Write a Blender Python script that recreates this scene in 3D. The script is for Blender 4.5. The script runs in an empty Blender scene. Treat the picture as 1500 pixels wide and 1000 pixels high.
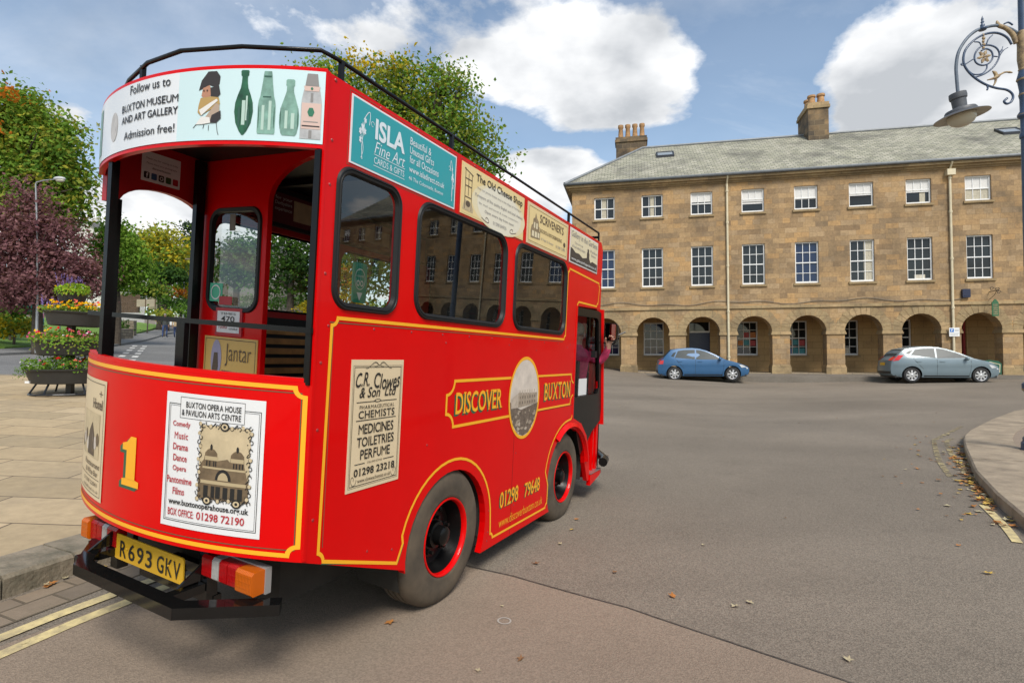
import bpy, bmesh, math, random
from mathutils import Vector, Matrix, geometry, noise as mn
R_ = math.radians
rnd = random.Random(7)
scene = bpy.context.scene
COL = scene.collection

# ------------------------------------------------------------------ camera
cam_d = bpy.data.cameras.new("camera")
cam_d.sensor_width = 36.0
cam_d.lens = 19.696
cam_d.clip_end = 3000
cam = bpy.data.objects.new("camera", cam_d)
cam.location = (0, 0, 1.52)
cam.rotation_euler = (R_(90 + 1.745), 0, 0)
COL.objects.link(cam)
scene.camera = cam

# ------------------------------------------------------------------ exposure
scene.view_settings.view_transform = 'Standard'
scene.view_settings.look = 'None'
scene.view_settings.gamma = 1
scene.view_settings.exposure = 0.95

# ------------------------------------------------------------------ sun and sky
SUN_EL, SUN_AZ = 48.0, 166.0     # azimuth clockwise from +Y
sd = bpy.data.lights.new("sun", 'SUN')
sd.energy = 1.9
sd.angle = R_(20)
sd.color = (1.0, 0.95, 0.87)
sun = bpy.data.objects.new("sun", sd)
sdir = Vector((math.sin(R_(SUN_AZ)) * math.cos(R_(SUN_EL)), math.cos(R_(SUN_AZ)) * math.cos(R_(SUN_EL)), math.sin(R_(SUN_EL))))
sun.rotation_euler = (-sdir).to_track_quat('-Z', 'Y').to_euler()
sun.location = (0, -20, 40)
COL.objects.link(sun)

world = bpy.data.worlds.new("World")
scene.world = world
world.use_nodes = True
nt = world.node_tree
nt.nodes.clear()
def wn(t, **k):
    n = nt.nodes.new(t)
    for a, b in k.items():
        setattr(n, a, b)
    return n
def wmath(op, a, b=None, c=None):
    n = wn('ShaderNodeMath', operation=op)
    for i, v in enumerate((a, b, c)):
        if v is None: continue
        if isinstance(v, (int, float)): n.inputs[i].default_value = v
        else: nt.links.new(v, n.inputs[i])
    return n.outputs[0]
sky = wn('ShaderNodeTexSky', sky_type='NISHITA', sun_disc=False)
sky.sun_elevation = R_(SUN_EL)
sky.sun_rotation = R_(SUN_AZ)
sky.air_density = 1.0; sky.dust_density = 0.6; sky.ozone_density = 1.1
tc = wn('ShaderNodeTexCoord')
sep = wn('ShaderNodeSeparateXYZ')
nt.links.new(tc.outputs['Generated'], sep.inputs[0])
# cloud deck: the view direction projected on a plane above the town
zz = wmath('MAXIMUM', sep.outputs[2], 0.0)
zs = wmath('ADD', zz, 0.22)
cx = wmath('DIVIDE', sep.outputs[0], zs)
cy = wmath('DIVIDE', sep.outputs[1], zs)
comb = wn('ShaderNodeCombineXYZ')
nt.links.new(cx, comb.inputs[0]); nt.links.new(cy, comb.inputs[1])
n1 = wn('ShaderNodeTexNoise'); n1.inputs['Scale'].default_value = 1.9; n1.inputs['Detail'].default_value = 9; n1.inputs['Roughness'].default_value = 0.6; n1.inputs['Distortion'].default_value = 0.15
nt.links.new(comb.outputs[0], n1.inputs['Vector'])
# cloud banks that stand at given bearings, broken up by the noise
def lobe(px, py, rx, ry, amp):
    """a soft cloud bank centred on a bearing / elevation (tangent units from due north)"""
    tx, tz = (px - 750) / 820.7, (525 - py) / 820.7
    yy = wmath('MAXIMUM', sep.outputs[1], 0.05)
    ux = wmath('DIVIDE', sep.outputs[0], yy); uz = wmath('DIVIDE', sep.outputs[2], yy)
    dx = wmath('DIVIDE', wmath('SUBTRACT', ux, tx), rx / 820.7)
    dz = wmath('DIVIDE', wmath('SUBTRACT', uz, tz), ry / 820.7)
    r2 = wmath('ADD', wmath('MULTIPLY', dx, dx), wmath('MULTIPLY', dz, dz))
    return wmath('MULTIPLY', wmath('EXPONENT', wmath('MULTIPLY', r2, -1.0)), amp)
tot = n1.outputs[0]
LOBES = [(860, 70, 150, 85, .26), (985, 110, 75, 55, .2), (720, 90, 90, 55, .16), (815, 250, 80, 50, .36), (940, 172, 70, 20, .12), (740, 195, 90, 26, -.26), (900, 205, 90, 18, -.2), (1400, 120, 170, 90, .42),
         (1290, 180, 60, 50, .22), (200, 330, 260, 75, .36), (500, 30, 110, 50, .10), (90, 170, 60, 40, .10),
         (1130, 120, 95, 150, -.32), (330, 130, 230, 90, -.16), (1130, 290, 160, 60, -.22), (1150, 20, 90, 60, -.2), (60, 50, 160, 50, -.10), (70, 175, 55, 35, .16), (560, 60, 60, 40, .16), (620, 170, 110, 60, -.1)]
for L in LOBES:
    tot = wmath('ADD', tot, lobe(*L))
ramp = wn('ShaderNodeValToRGB')
ramp.color_ramp.elements[0].position = 0.515; ramp.color_ramp.elements[0].color = (0, 0, 0, 1)
ramp.color_ramp.elements[1].position = 0.605; ramp.color_ramp.elements[1].color = (1, 1, 1, 1)
nt.links.new(tot, ramp.inputs[0])
# cloud tone: bright tops, grey undersides, from a second noise
n2 = wn('ShaderNodeTexNoise'); n2.inputs['Scale'].default_value = 2.6; n2.inputs['Detail'].default_value = 6
nt.links.new(comb.outputs[0], n2.inputs['Vector'])
cr = wn('ShaderNodeValToRGB')
cr.color_ramp.elements[0].position = 0.36; cr.color_ramp.elements[0].color = (0.30, 0.315, 0.335, 1)
cr.color_ramp.elements[1].position = 0.62; cr.color_ramp.elements[1].color = (0.66, 0.662, 0.663, 1)
nt.links.new(n2.outputs[0], cr.inputs[0])
sks = wn('ShaderNodeMixRGB', blend_type='MULTIPLY'); sks.inputs[0].default_value = 1
nt.links.new(sky.outputs[0], sks.inputs[1]); sks.inputs[2].default_value = (0.104, 0.1, 0.091, 1)
mx = wn('ShaderNodeMixRGB')
n3 = wn('ShaderNodeTexNoise'); n3.inputs['Scale'].default_value = 0.8; n3.inputs['Detail'].default_value = 8; n3.inputs['Roughness'].default_value = 0.62; n3.inputs['Distortion'].default_value = 0.6
mp3 = wn('ShaderNodeMapping'); mp3.inputs['Location'].default_value = (3.1, 1.7, 0); mp3.inputs['Scale'].default_value = (1.0, 1.7, 1); nt.links.new(comb.outputs[0], mp3.inputs[0]); nt.links.new(mp3.outputs[0], n3.inputs['Vector'])
r3 = wn('ShaderNodeValToRGB'); r3.color_ramp.elements[0].position = 0.44; r3.color_ramp.elements[1].position = 0.75; r3.color_ramp.elements[1].color = (.42, .42, .42, 1)
nt.links.new(n3.outputs[0], r3.inputs[0])
veil = wmath('MAXIMUM', wmath('MAXIMUM', ramp.outputs[0], r3.outputs[0]), wmath('MULTIPLY', wmath('SUBTRACT', 1.0, zz), 0.09))
nt.links.new(veil, mx.inputs[0]); nt.links.new(sks.outputs[0], mx.inputs[1]); nt.links.new(cr.outputs[0], mx.inputs[2])
bg = wn('ShaderNodeBackground'); bg.inputs[1].default_value = 1.0
wo = wn('ShaderNodeOutputWorld')
nt.links.new(mx.outputs[0], bg.inputs[0]); nt.links.new(bg.outputs[0], wo.inputs[0])

# ------------------------------------------------------------------ materials
def mat(name, col, rough=0.6, metal=0.0, coat=0.0, var=0.0, vscale=4.0, bump=0.0, bscale=40.0, dark=None, spec=0.5, trans=0.0, vdetail=5):
    m = bpy.data.materials.new(name); m.use_nodes = True
    t = m.node_tree; b = t.nodes['Principled BSDF']
    b.inputs['Base Color'].default_value = (*col, 1); b.inputs['Roughness'].default_value = rough
    b.inputs['Metallic'].default_value = metal; b.inputs['Coat Weight'].default_value = coat
    b.inputs['Coat Roughness'].default_value = 0.06
    b.inputs['Specular IOR Level'].default_value = spec
    if var or bump:
        c = t.nodes.new('ShaderNodeTexCoord')
    if var:
        n = t.nodes.new('ShaderNodeTexNoise'); n.inputs['Scale'].default_value = vscale; n.inputs['Detail'].default_value = vdetail
        n.inputs['Roughness'].default_value = 0.65
        t.links.new(c.outputs['Object'], n.inputs['Vector'])
        r = t.nodes.new('ShaderNodeValToRGB')
        d = dark or tuple(x * (1 - var) for x in col)
        r.color_ramp.elements[0].position = 0.32; r.color_ramp.elements[0].color = (*d, 1)
        r.color_ramp.elements[1].position = 0.68; r.color_ramp.elements[1].color = (*(min(1, x * (1 + var * .5)) for x in col), 1)
        t.links.new(n.outputs[0], r.inputs[0]); t.links.new(r.outputs[0], b.inputs['Base Color'])
    if bump:
        n = t.nodes.new('ShaderNodeTexNoise'); n.inputs['Scale'].default_value = bscale; n.inputs['Detail'].default_value = 4
        t.links.new(c.outputs['Object'], n.inputs['Vector'])
        bp = t.nodes.new('ShaderNodeBump'); bp.inputs['Strength'].default_value = bump; bp.inputs['Distance'].default_value = 0.02
        t.links.new(n.outputs[0], bp.inputs['Height']); t.links.new(bp.outputs[0], b.inputs['Normal'])
    return m

def nd(t, typ, **k):
    n = t.nodes.new(typ)
    for a, v in k.items():
        if a in n.inputs.keys() if hasattr(n.inputs, 'keys') else False:
            n.inputs[a].default_value = v
        else:
            setattr(n, a, v)
    return n

def leafmat(name, col, trans=0.35):
    m = bpy.data.materials.new(name); m.use_nodes = True
    t = m.node_tree; t.nodes.clear()
    o = t.nodes.new('ShaderNodeOutputMaterial'); d = t.nodes.new('ShaderNodeBsdfDiffuse'); tr = t.nodes.new('ShaderNodeBsdfTranslucent')
    mxs = t.nodes.new('ShaderNodeMixShader'); mxs.inputs[0].default_value = trans
    d.inputs[0].default_value = (*col, 1)
    tr.inputs[0].default_value = (min(1, col[0] * 1.3), min(1, col[1] * 1.35), col[2] * .8, 1)
    t.links.new(d.outputs[0], mxs.inputs[1]); t.links.new(tr.outputs[0], mxs.inputs[2]); t.links.new(mxs.outputs[0], o.inputs[0])
    return m

def glassmat(name, tint=(0.8, 0.84, 0.83), refl=1.0, ior=1.6):
    m = bpy.data.materials.new(name); m.use_nodes = True
    t = m.node_tree; t.nodes.clear()
    o = t.nodes.new('ShaderNodeOutputMaterial'); tr = t.nodes.new('ShaderNodeBsdfTransparent'); g = t.nodes.new('ShaderNodeBsdfGlossy')
    g.inputs['Roughness'].default_value = 0.01; tr.inputs[0].default_value = (*tint, 1); g.inputs[0].default_value = (refl, refl, refl, 1)
    f = t.nodes.new('ShaderNodeFresnel'); f.inputs[0].default_value = ior
    mxs = t.nodes.new('ShaderNodeMixShader')
    t.links.new(f.outputs[0], mxs.inputs[0]); t.links.new(tr.outputs[0], mxs.inputs[1]); t.links.new(g.outputs[0], mxs.inputs[2]); t.links.new(mxs.outputs[0], o.inputs[0])
    return m

def brickmat(name, cols, bw, bh, mortar=(0.2, 0.17, 0.13), msize=0.012, rough=0.85, soot=0.5, bump=0.25, axes='xz', sootcol=(0.05, 0.045, 0.04), squash=1.0, nscale=.7, zmul=1.0, fine=.25, rot=0.0, offset=.5, lo=.5, hi=.72):
    m = bpy.data.materials.new(name); m.use_nodes = True
    t = m.node_tree; b = t.nodes['Principled BSDF']; b.inputs['Roughness'].default_value = rough; b.inputs['Specular IOR Level'].default_value = 0.3
    c = t.nodes.new('ShaderNodeTexCoord'); s = t.nodes.new('ShaderNodeSeparateXYZ'); t.links.new(c.outputs['Object'], s.inputs[0])
    cb = t.nodes.new('ShaderNodeCombineXYZ')
    a1 = t.nodes.new('ShaderNodeMath'); a1.operation = 'ADD'
    if axes == 'xz':
        t.links.new(s.outputs[0], a1.inputs[0]); t.links.new(s.outputs[1], a1.inputs[1])
        t.links.new(a1.outputs[0], cb.inputs[0]); t.links.new(s.outputs[2], cb.inputs[1])
    else:
        t.links.new(s.outputs[0], cb.inputs[0]); mm = t.nodes.new('ShaderNodeMath'); mm.operation = 'MULTIPLY'; mm.inputs[1].default_value = zmul
        t.links.new(s.outputs[1], mm.inputs[0]); t.links.new(mm.outputs[0], cb.inputs[1])
    mp = t.nodes.new('ShaderNodeMapping'); mp.inputs['Rotation'].default_value = (0, 0, rot); t.links.new(cb.outputs[0], mp.inputs[0])
    br = t.nodes.new('ShaderNodeTexBrick')
    br.inputs['Color1'].default_value = (0, 0, 0, 1); br.inputs['Color2'].default_value = (1, 1, 1, 1); br.inputs['Mortar'].default_value = (0.5, 0.5, 0.5, 1)
    br.inputs['Scale'].default_value = 1.0; br.inputs['Brick Width'].default_value = bw; br.inputs['Row Height'].default_value = bh
    br.inputs['Mortar Size'].default_value = msize; br.inputs['Mortar Smooth'].default_value = 0.3; br.offset = offset; br.squash = squash; br.squash_frequency = 3
    t.links.new(mp.outputs[0], br.inputs['Vector'])
    r = t.nodes.new('ShaderNodeValToRGB'); e = r.color_ramp.elements
    e[0].position = 0; e[0].color = (*cols[0], 1); e[1].position = 1; e[1].color = (*cols[-1], 1)
    for i, cc in enumerate(cols[1:-1]):
        q = e.new((i + 1) / (len(cols) - 1)); q.color = (*cc, 1)
    t.links.new(br.outputs['Color'], r.inputs[0])
    mo = t.nodes.new('ShaderNodeMixRGB'); t.links.new(br.outputs['Fac'], mo.inputs[0]); t.links.new(r.outputs[0], mo.inputs[1]); mo.inputs[2].default_value = (*mortar, 1)
    # fine grain
    n1 = t.nodes.new('ShaderNodeTexNoise'); n1.inputs['Scale'].default_value = 9; n1.inputs['Detail'].default_value = 8; n1.inputs['Roughness'].default_value = .7
    t.links.new(c.outputs['Object'], n1.inputs['Vector'])
    m1 = t.nodes.new('ShaderNodeMixRGB'); m1.blend_type = 'OVERLAY'; m1.inputs[0].default_value = fine
    t.links.new(mo.outputs[0], m1.inputs[1]); t.links.new(n1.outputs[0], m1.inputs[2])
    # soot / weather stains
    n2 = t.nodes.new('ShaderNodeTexNoise'); n2.inputs['Scale'].default_value = nscale; n2.inputs['Detail'].default_value = 9; n2.inputs['Roughness'].default_value = .68
    t.links.new(c.outputs['Object'], n2.inputs['Vector'])
    r2 = t.nodes.new('ShaderNodeValToRGB'); r2.color_ramp.elements[0].position = lo; r2.color_ramp.elements[1].position = hi
    r2.color_ramp.elements[1].color = (soot, soot, soot, 1)
    t.links.new(n2.outputs[0], r2.inputs[0])
    m2 = t.nodes.new('ShaderNodeMixRGB'); t.links.new(r2.outputs[0], m2.inputs[0]); t.links.new(m1.outputs[0], m2.inputs[1]); m2.inputs[2].default_value = (*sootcol, 1)
    t.links.new(m2.outputs[0], b.inputs['Base Color'])
    bp = t.nodes.new('ShaderNodeBump'); bp.inputs['Strength'].default_value = bump; bp.inputs['Distance'].default_value = 0.02; bp.invert = True
    ad = t.nodes.new('ShaderNodeMath'); ad.operation = 'MULTIPLY_ADD'; ad.inputs[1].default_value = -.6
    t.links.new(n1.outputs[0], ad.inputs[0]); t.links.new(br.outputs['Fac'], ad.inputs[2])
    t.links.new(ad.outputs[0], bp.inputs['Height']); t.links.new(bp.outputs[0], b.inputs['Normal'])
    return m

def groundmat(name, c_lo, c_hi, speck, big=.35, bump=.3, stain=.5, rough=.9):
    """tarmac: fine stone speckle, broad worn patches, dark stains"""
    m = bpy.data.materials.new(name); m.use_nodes = True
    t = m.node_tree; b = t.nodes['Principled BSDF']; b.inputs['Roughness'].default_value = rough; b.inputs['Specular IOR Level'].default_value = .35
    c = t.nodes.new('ShaderNodeTexCoord')
    v = t.nodes.new('ShaderNodeTexVoronoi'); v.inputs['Scale'].default_value = 130; t.links.new(c.outputs['Object'], v.inputs['Vector'])
    vs = t.nodes.new('ShaderNodeSeparateXYZ'); t.links.new(v.outputs['Color'], vs.inputs[0])
    n = t.nodes.new('ShaderNodeTexNoise'); n.inputs['Scale'].default_value = big; n.inputs['Detail'].default_value = 9; n.inputs['Roughness'].default_value = .68; n.inputs['Distortion'].default_value = .4
    t.links.new(c.outputs['Object'], n.inputs['Vector'])
    r = t.nodes.new('ShaderNodeValToRGB'); r.color_ramp.elements[0].position = .3; r.color_ramp.elements[1].position = .72
    r.color_ramp.elements[0].color = (*c_lo, 1); r.color_ramp.elements[1].color = (*c_hi, 1); t.links.new(n.outputs[0], r.inputs[0])
    o = t.nodes.new('ShaderNodeMixRGB'); o.blend_type = 'OVERLAY'; o.inputs[0].default_value = speck
    t.links.new(r.outputs[0], o.inputs[1]); t.links.new(vs.outputs[0], o.inputs[2])
    nb = t.nodes.new('ShaderNodeTexNoise'); nb.inputs['Scale'].default_value = .11; nb.inputs['Detail'].default_value = 3; nb.inputs['Distortion'].default_value = 1.2
    mb_ = t.nodes.new('ShaderNodeMapping'); mb_.inputs['Rotation'].default_value = (0, 0, R_(-60)); mb_.inputs['Scale'].default_value = (1, 3.2, 1); t.links.new(c.outputs['Object'], mb_.inputs[0]); t.links.new(mb_.outputs[0], nb.inputs['Vector'])
    ob = t.nodes.new('ShaderNodeMixRGB'); ob.blend_type = 'OVERLAY'; ob.inputs[0].default_value = .32; t.links.new(o.outputs[0], ob.inputs[1]); t.links.new(nb.outputs[0], ob.inputs[2]); o = ob
    n3 = t.nodes.new('ShaderNodeTexNoise'); n3.inputs['Scale'].default_value = 1.9; n3.inputs['Detail'].default_value = 10; n3.inputs['Roughness'].default_value = .75
    t.links.new(c.outputs['Object'], n3.inputs['Vector'])
    r3 = t.nodes.new('ShaderNodeValToRGB'); r3.color_ramp.elements[0].position = .56; r3.color_ramp.elements[1].position = .78; r3.color_ramp.elements[1].color = (stain, stain, stain, 1)
    t.links.new(n3.outputs[0], r3.inputs[0])
    m3 = t.nodes.new('ShaderNodeMixRGB'); t.links.new(r3.outputs[0], m3.inputs[0]); t.links.new(o.outputs[0], m3.inputs[1]); m3.inputs[2].default_value = (c_lo[0] * .55, c_lo[1] * .55, c_lo[2] * .55, 1)
    t.links.new(m3.outputs[0], b.inputs['Base Color'])
    bp = t.nodes.new('ShaderNodeBump'); bp.inputs['Strength'].default_value = bump; bp.inputs['Distance'].default_value = .01
    t.links.new(v.outputs['Distance'], bp.inputs['Height']); t.links.new(bp.outputs[0], b.inputs['Normal'])
    return m

# ------------------------------------------------------------------ mesh helpers
class MB:
    def __init__(s): s.v = []; s.f = []; s.m = []
    def add(s, vs, fs, mi=0):
        o = len(s.v); s.v += [tuple(p) for p in vs]; s.f += [tuple(i + o for i in f) for f in fs]; s.m += [mi] * len(fs)
    def box(s, x0, x1, y0, y1, z0, z1, mi=0):
        s.add([(x0, y0, z0), (x1, y0, z0), (x1, y1, z0), (x0, y1, z0), (x0, y0, z1), (x1, y0, z1), (x1, y1, z1), (x0, y1, z1)],
              [(0, 3, 2, 1), (4, 5, 6, 7), (0, 1, 5, 4), (1, 2, 6, 5), (2, 3, 7, 6), (3, 0, 4, 7)], mi)
    def quad(s, a, b, c, d, mi=0): s.add([a, b, c, d], [(0, 1, 2, 3)], mi)
    def tube(s, pts, r, n=8, mi=0, closed=False, caps=True):
        pts = [Vector(p) for p in pts]; N = len(pts)
        rs = r if isinstance(r, (list, tuple)) else [r] * N
        rings = []; prev = None
        for i, p in enumerate(pts):
            if closed: d = pts[(i + 1) % N] - pts[i - 1]
            else: d = (pts[min(i + 1, N - 1)] - pts[max(i - 1, 0)])
            d.normalize()
            if prev is None:
                up = Vector((0, 0, 1)) if abs(d.z) < .9 else Vector((1, 0, 0))
                a = d.cross(up).normalized()
            else:
                a = (prev - d * prev.dot(d)).normalized()
            prev = a; b = d.cross(a)
            rings.append([p + (a * math.cos(2 * math.pi * k / n) + b * math.sin(2 * math.pi * k / n)) * rs[i] for k in range(n)])
        vs = [q for ring in rings for q in ring]; fs = []
        M = N if closed else N - 1
        for i in range(M):
            j = (i + 1) % N
            for k in range(n):
                l = (k + 1) % n; fs.append((i * n + k, i * n + l, j * n + l, j * n + k))
        if caps and not closed:
            fs.append(tuple(range(n - 1, -1, -1))); fs.append(tuple((N - 1) * n + k for k in range(n)))
        s.add(vs, fs, mi)
    def lathe(s, prof, c=(0, 0, 0), axis='z', n=24, mi=0):
        vs = []; fs = []
        for (r, h) in prof:
            for k in range(n):
                a = 2 * math.pi * k / n; x, y = r * math.cos(a), r * math.sin(a)
                p = {'z': (x, y, h), 'x': (h, x, y), 'y': (x, h, y)}[axis]
                vs.append((p[0] + c[0], p[1] + c[1], p[2] + c[2]))
        for i in range(len(prof) - 1):
            for k in range(n):
                l = (k + 1) % n; fs.append((i * n + k, i * n + l, (i + 1) * n + l, (i + 1) * n + k))
        s.add(vs, fs, mi)
    def disc(s, c, r, axis='z', n=24, mi=0, flip=False):
        s.lathe([(0.0001, 0), (r, 0)] if not flip else [(r, 0), (0.0001, 0)], c, axis, n, mi)
    def sphere(s, c, r, n=10, m=6, mi=0):
        rr = r if isinstance(r, (tuple, list)) else (r, r, r)
        vs = []; fs = []
        for i in range(m + 1):
            t = math.pi * i / m
            for k in range(n):
                a = 2 * math.pi * k / n
                vs.append((c[0] + rr[0] * math.sin(t) * math.cos(a), c[1] + rr[1] * math.sin(t) * math.sin(a), c[2] + rr[2] * math.cos(t)))
        for i in range(m):
            for k in range(n):
                l = (k + 1) % n; fs.append((i * n + k, (i + 1) * n + k, (i + 1) * n + l, i * n + l))
        s.add(vs, fs, mi)
    def poly(s, loops, fn, mi=0, flip=False):
        """2D polygon (outer loop, then holes) filled and mapped to 3D by fn"""
        L = [[Vector((p[0], p[1], 0)) for p in lp] for lp in loops]
        tris = geometry.tessellate_polygon(L); flat = [p for lp in loops for p in lp]
        out = []
        for t in tris:
            a, b, c = (flat[i] for i in t)
            ar = (b[0] - a[0]) * (c[1] - a[1]) - (b[1] - a[1]) * (c[0] - a[0])
            if abs(ar) < 1e-12: continue
            out.append(tuple(t) if (ar > 0) != flip else (t[0], t[2], t[1]))
        s.add([fn(*p) for p in flat], out, mi)
    def slab(s, loops, fn0, fn1, mi=0, mi_edge=None):
        """polygon with holes given a thickness between the maps fn0 (front) and fn1 (back)"""
        s.poly(loops, fn0, mi); s.poly(loops, fn1, mi, True)
        for lp in loops:
            n = len(lp)
            for i in range(n):
                a, b = lp[i], lp[(i + 1) % n]
                s.add([fn0(*a), fn0(*b), fn1(*b), fn1(*a)], [(0, 3, 2, 1)], mi if mi_edge is None else mi_edge)
    def build(s, name, mats, parent=None, smooth=False, angle=None, recalc=False):
        me = bpy.data.meshes.new(name); me.from_pydata(s.v, [], s.f)
        if not isinstance(mats, (list, tuple)): mats = [mats]
        for m in mats: me.materials.append(m)
        me.polygons.foreach_set('material_index', s.m)
        if recalc:
            bm = bmesh.new(); bm.from_mesh(me); bmesh.ops.remove_doubles(bm, verts=bm.verts, dist=1e-5); bmesh.ops.recalc_face_normals(bm, faces=bm.faces); bm.to_mesh(me); bm.free()
        if smooth:
            me.polygons.foreach_set('use_smooth', [True] * len(me.polygons))
            if angle: me.set_sharp_from_angle(angle=R_(angle))
        me.update()
        o = bpy.data.objects.new(name, me); COL.objects.link(o)
        if parent: o.parent = parent
        return o

def thing(name, label, cat, loc=(0, 0, 0), rz=0, group=None):
    o = bpy.data.objects.new(name, None); COL.objects.link(o); o.location = loc; o.rotation_euler = (0, 0, rz)
    o.empty_display_size = .2
    return tag(o, label, cat, group)
def tag(o, label, cat, group=None):
    o['label'] = label; o['category'] = cat
    if group: o['group'] = group
    return o
def struct(o, kind='structure'):
    o['kind'] = kind; return o
def copytree(o, parent=None):
    c = o.copy(); COL.objects.link(c)
    if parent: c.parent = parent
    for ch in o.children: copytree(ch, c)
    return c
def rrect(x0, x1, y0, y1, r, n=6):
    out = []
    for cx_, cy_, a0 in ((x1 - r, y0 + r, -90), (x1 - r, y1 - r, 0), (x0 + r, y1 - r, 90), (x0 + r, y0 + r, 180)):
        for k in range(n + 1):
            a = R_(a0 + 90 * k / n); out.append((cx_ + r * math.cos(a), cy_ + r * math.sin(a)))
    return out
def rect(x0, x1, y0, y1): return [(x0, y0), (x1, y0), (x1, y1), (x0, y1)]
def ell(cx_, cy_, rx, ry, n=32, a0=0, a1=360):
    full = abs(a1 - a0 - 360) < 1e-6
    return [(cx_ + rx * math.cos(R_(a0 + (a1 - a0) * k / (n if full else n - 1))), cy_ + ry * math.sin(R_(a0 + (a1 - a0) * k / (n if full else n - 1)))) for k in range(n)]
def sp(x): return math.log1p(math.exp(-abs(x))) + max(x, 0)
RC = (-0.429, 3.524); AX = (0.446, 0.895)
def g(x, y):
    """height of the ground: the street climbs to the left and away"""
    dx, dy = x - RC[0], y - RC[1]
    s = -dx * AX[1] + dy * AX[0]; a = dx * AX[0] + dy * AX[1]
    k = .4
    return .065 * k * sp((s + .9) / k) + .02 * k * sp((-s - .9) / k) + .048 * sp((a - 7) / 2) - .0615

def patch(name, poly, h, m, step=1.0, thick=0.0, hfn=None):
    bm = bmesh.new()
    f = bm.faces.new([bm.verts.new((p[0], p[1], 0)) for p in poly])
    if f.normal.z < 0 or sum(poly[i][0] * poly[(i + 1) % len(poly)][1] - poly[(i + 1) % len(poly)][0] * poly[i][1] for i in range(len(poly))) < 0:
        f.normal_flip()
    x0, x1 = min(p[0] for p in poly), max(p[0] for p in poly); y0, y1 = min(p[1] for p in poly), max(p[1] for p in poly)
    x = x0 + step
    while x < x1:
        bmesh.ops.bisect_plane(bm, geom=bm.verts[:] + bm.edges[:] + bm.faces[:], plane_co=(x, 0, 0), plane_no=(1, 0, 0)); x += step
    y = y0 + step
    while y < y1:
        bmesh.ops.bisect_plane(bm, geom=bm.verts[:] + bm.edges[:] + bm.faces[:], plane_co=(0, y, 0), plane_no=(0, 1, 0)); y += step
    for v in bm.verts: v.co.z = g(v.co.x, v.co.y) + (hfn(v.co.x, v.co.y) if hfn else h)
    bmesh.ops.triangulate(bm, faces=bm.faces[:])
    if thick:
        be = [e for e in bm.edges if len(e.link_faces) == 1]
        r = bmesh.ops.extrude_edge_only(bm, edges=be)
        for v in r['geom']:
            if isinstance(v, bmesh.types.BMVert): v.co.z -= thick
        bmesh.ops.recalc_face_normals(bm, faces=bm.faces[:])
    me = bpy.data.meshes.new(name); bm.to_mesh(me); bm.free(); me.materials.append(m)
    o = bpy.data.objects.new(name, me); COL.objects.link(o)
    return o
def ribbon(pts, w):
    """2D polygon following a polyline with a width"""
    L = []; Rr = []
    for i, p in enumerate(pts):
        a = Vector(pts[max(i - 1, 0)][:2]); b = Vector(pts[min(i + 1, len(pts) - 1)][:2]); d = (b - a).normalized()
        n = Vector((-d.y, d.x)) * w / 2
        L.append((p[0] + n.x, p[1] + n.y)); Rr.append((p[0] - n.x, p[1] - n.y))
    return L + Rr[::-1]
def spline(pts, n=6):
    out = []
    P = [Vector(p) for p in pts]
    for i in range(len(P) - 1):
        p0, p1, p2, p3 = P[max(i - 1, 0)], P[i], P[i + 1], P[min(i + 2, len(P) - 1)]
        for k in range(n):
            t = k / n
            out.append(.5 * ((2 * p1) + (p2 - p0) * t + (2 * p0 - 5 * p1 + 4 * p2 - p3) * t * t + (3 * p1 - p0 - 3 * p2 + p3) * t ** 3))
    out.append(P[-1]); return out

# lettering: built in vector font turned into flat polygons, fitted to a box
_tc = {}
HX = .45
SERIF = {'DISCOVER', 'BUXTON', '01298', '79648', 'PHARMACEUTICAL', 'CHEMISTS', '01298 23218', '01298 72190', 'BOX OFFICE:', 'www.buxtonoperahouse.org.uk', 'Comedy', 'Music', 'Drama', 'Dance', 'Opera', 'Pantomime', 'Films', 'Hotel', 'Restaurant', '& Wine Bar', 'www.cloweschemist.co.uk', 'BOOKS & BOOKBINDING', 'Gallery in the Gardens'}
def glyphs(s, bold=0.0, shear=0.0, ser=None):
    if ser is None: ser = s in SERIF
    if 'M' in s and bold > 0: bold = 0.0
    key = (s, bold, shear, ser)
    if key not in _tc:
        cu = bpy.data.curves.new('txt', 'FONT'); cu.body = s; cu.offset = bold; cu.shear = shear; cu.resolution_u = 3; cu.size = 1
        ob = bpy.data.objects.new('txt', cu); COL.objects.link(ob)
        bpy.context.view_layer.update()
        me = bpy.data.meshes.new_from_object(ob.evaluated_get(bpy.context.evaluated_depsgraph_get()))
        vs = [(v.co.x, v.co.y) for v in me.vertices]; fs = [tuple(p.vertices) for p in me.polygons]
        if ser:
            bm = bmesh.new(); bm.from_mesh(me); ys_ = (0.0, max(p[1] for p in vs) if not s.islower() else .682) + ((HX,) if any(c.islower() for c in s) else ())
            for e in bm.edges:
                if len(e.link_faces) != 1: continue
                a, b = e.verts[0].co, e.verts[1].co
                if abs(a.y - b.y) > .004 or not .035 < abs(a.x - b.x) < .24: continue
                y = (a.y + b.y) / 2; cy_ = e.link_faces[0].calc_center_median().y
                if not any(abs(y - q) < .035 for q in ys_): continue
                x0, x1 = min(a.x, b.x), max(a.x, b.x); d = .038 if cy_ > y else -.038; w = .055
                for u0, u1 in ((x0 - w, x0), (x1, x1 + w)):
                    o = len(vs); q = [(u0, y), (u1, y), (u1, y + d), (u0, y + d)]
                    vs += q if d > 0 else q[::-1]; fs.append((o, o + 1, o + 2, o + 3))
            bm.free()
        bpy.data.objects.remove(ob); bpy.data.curves.remove(cu); bpy.data.meshes.remove(me)
        _tc[key] = (vs, fs)
    return _tc[key]
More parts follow.
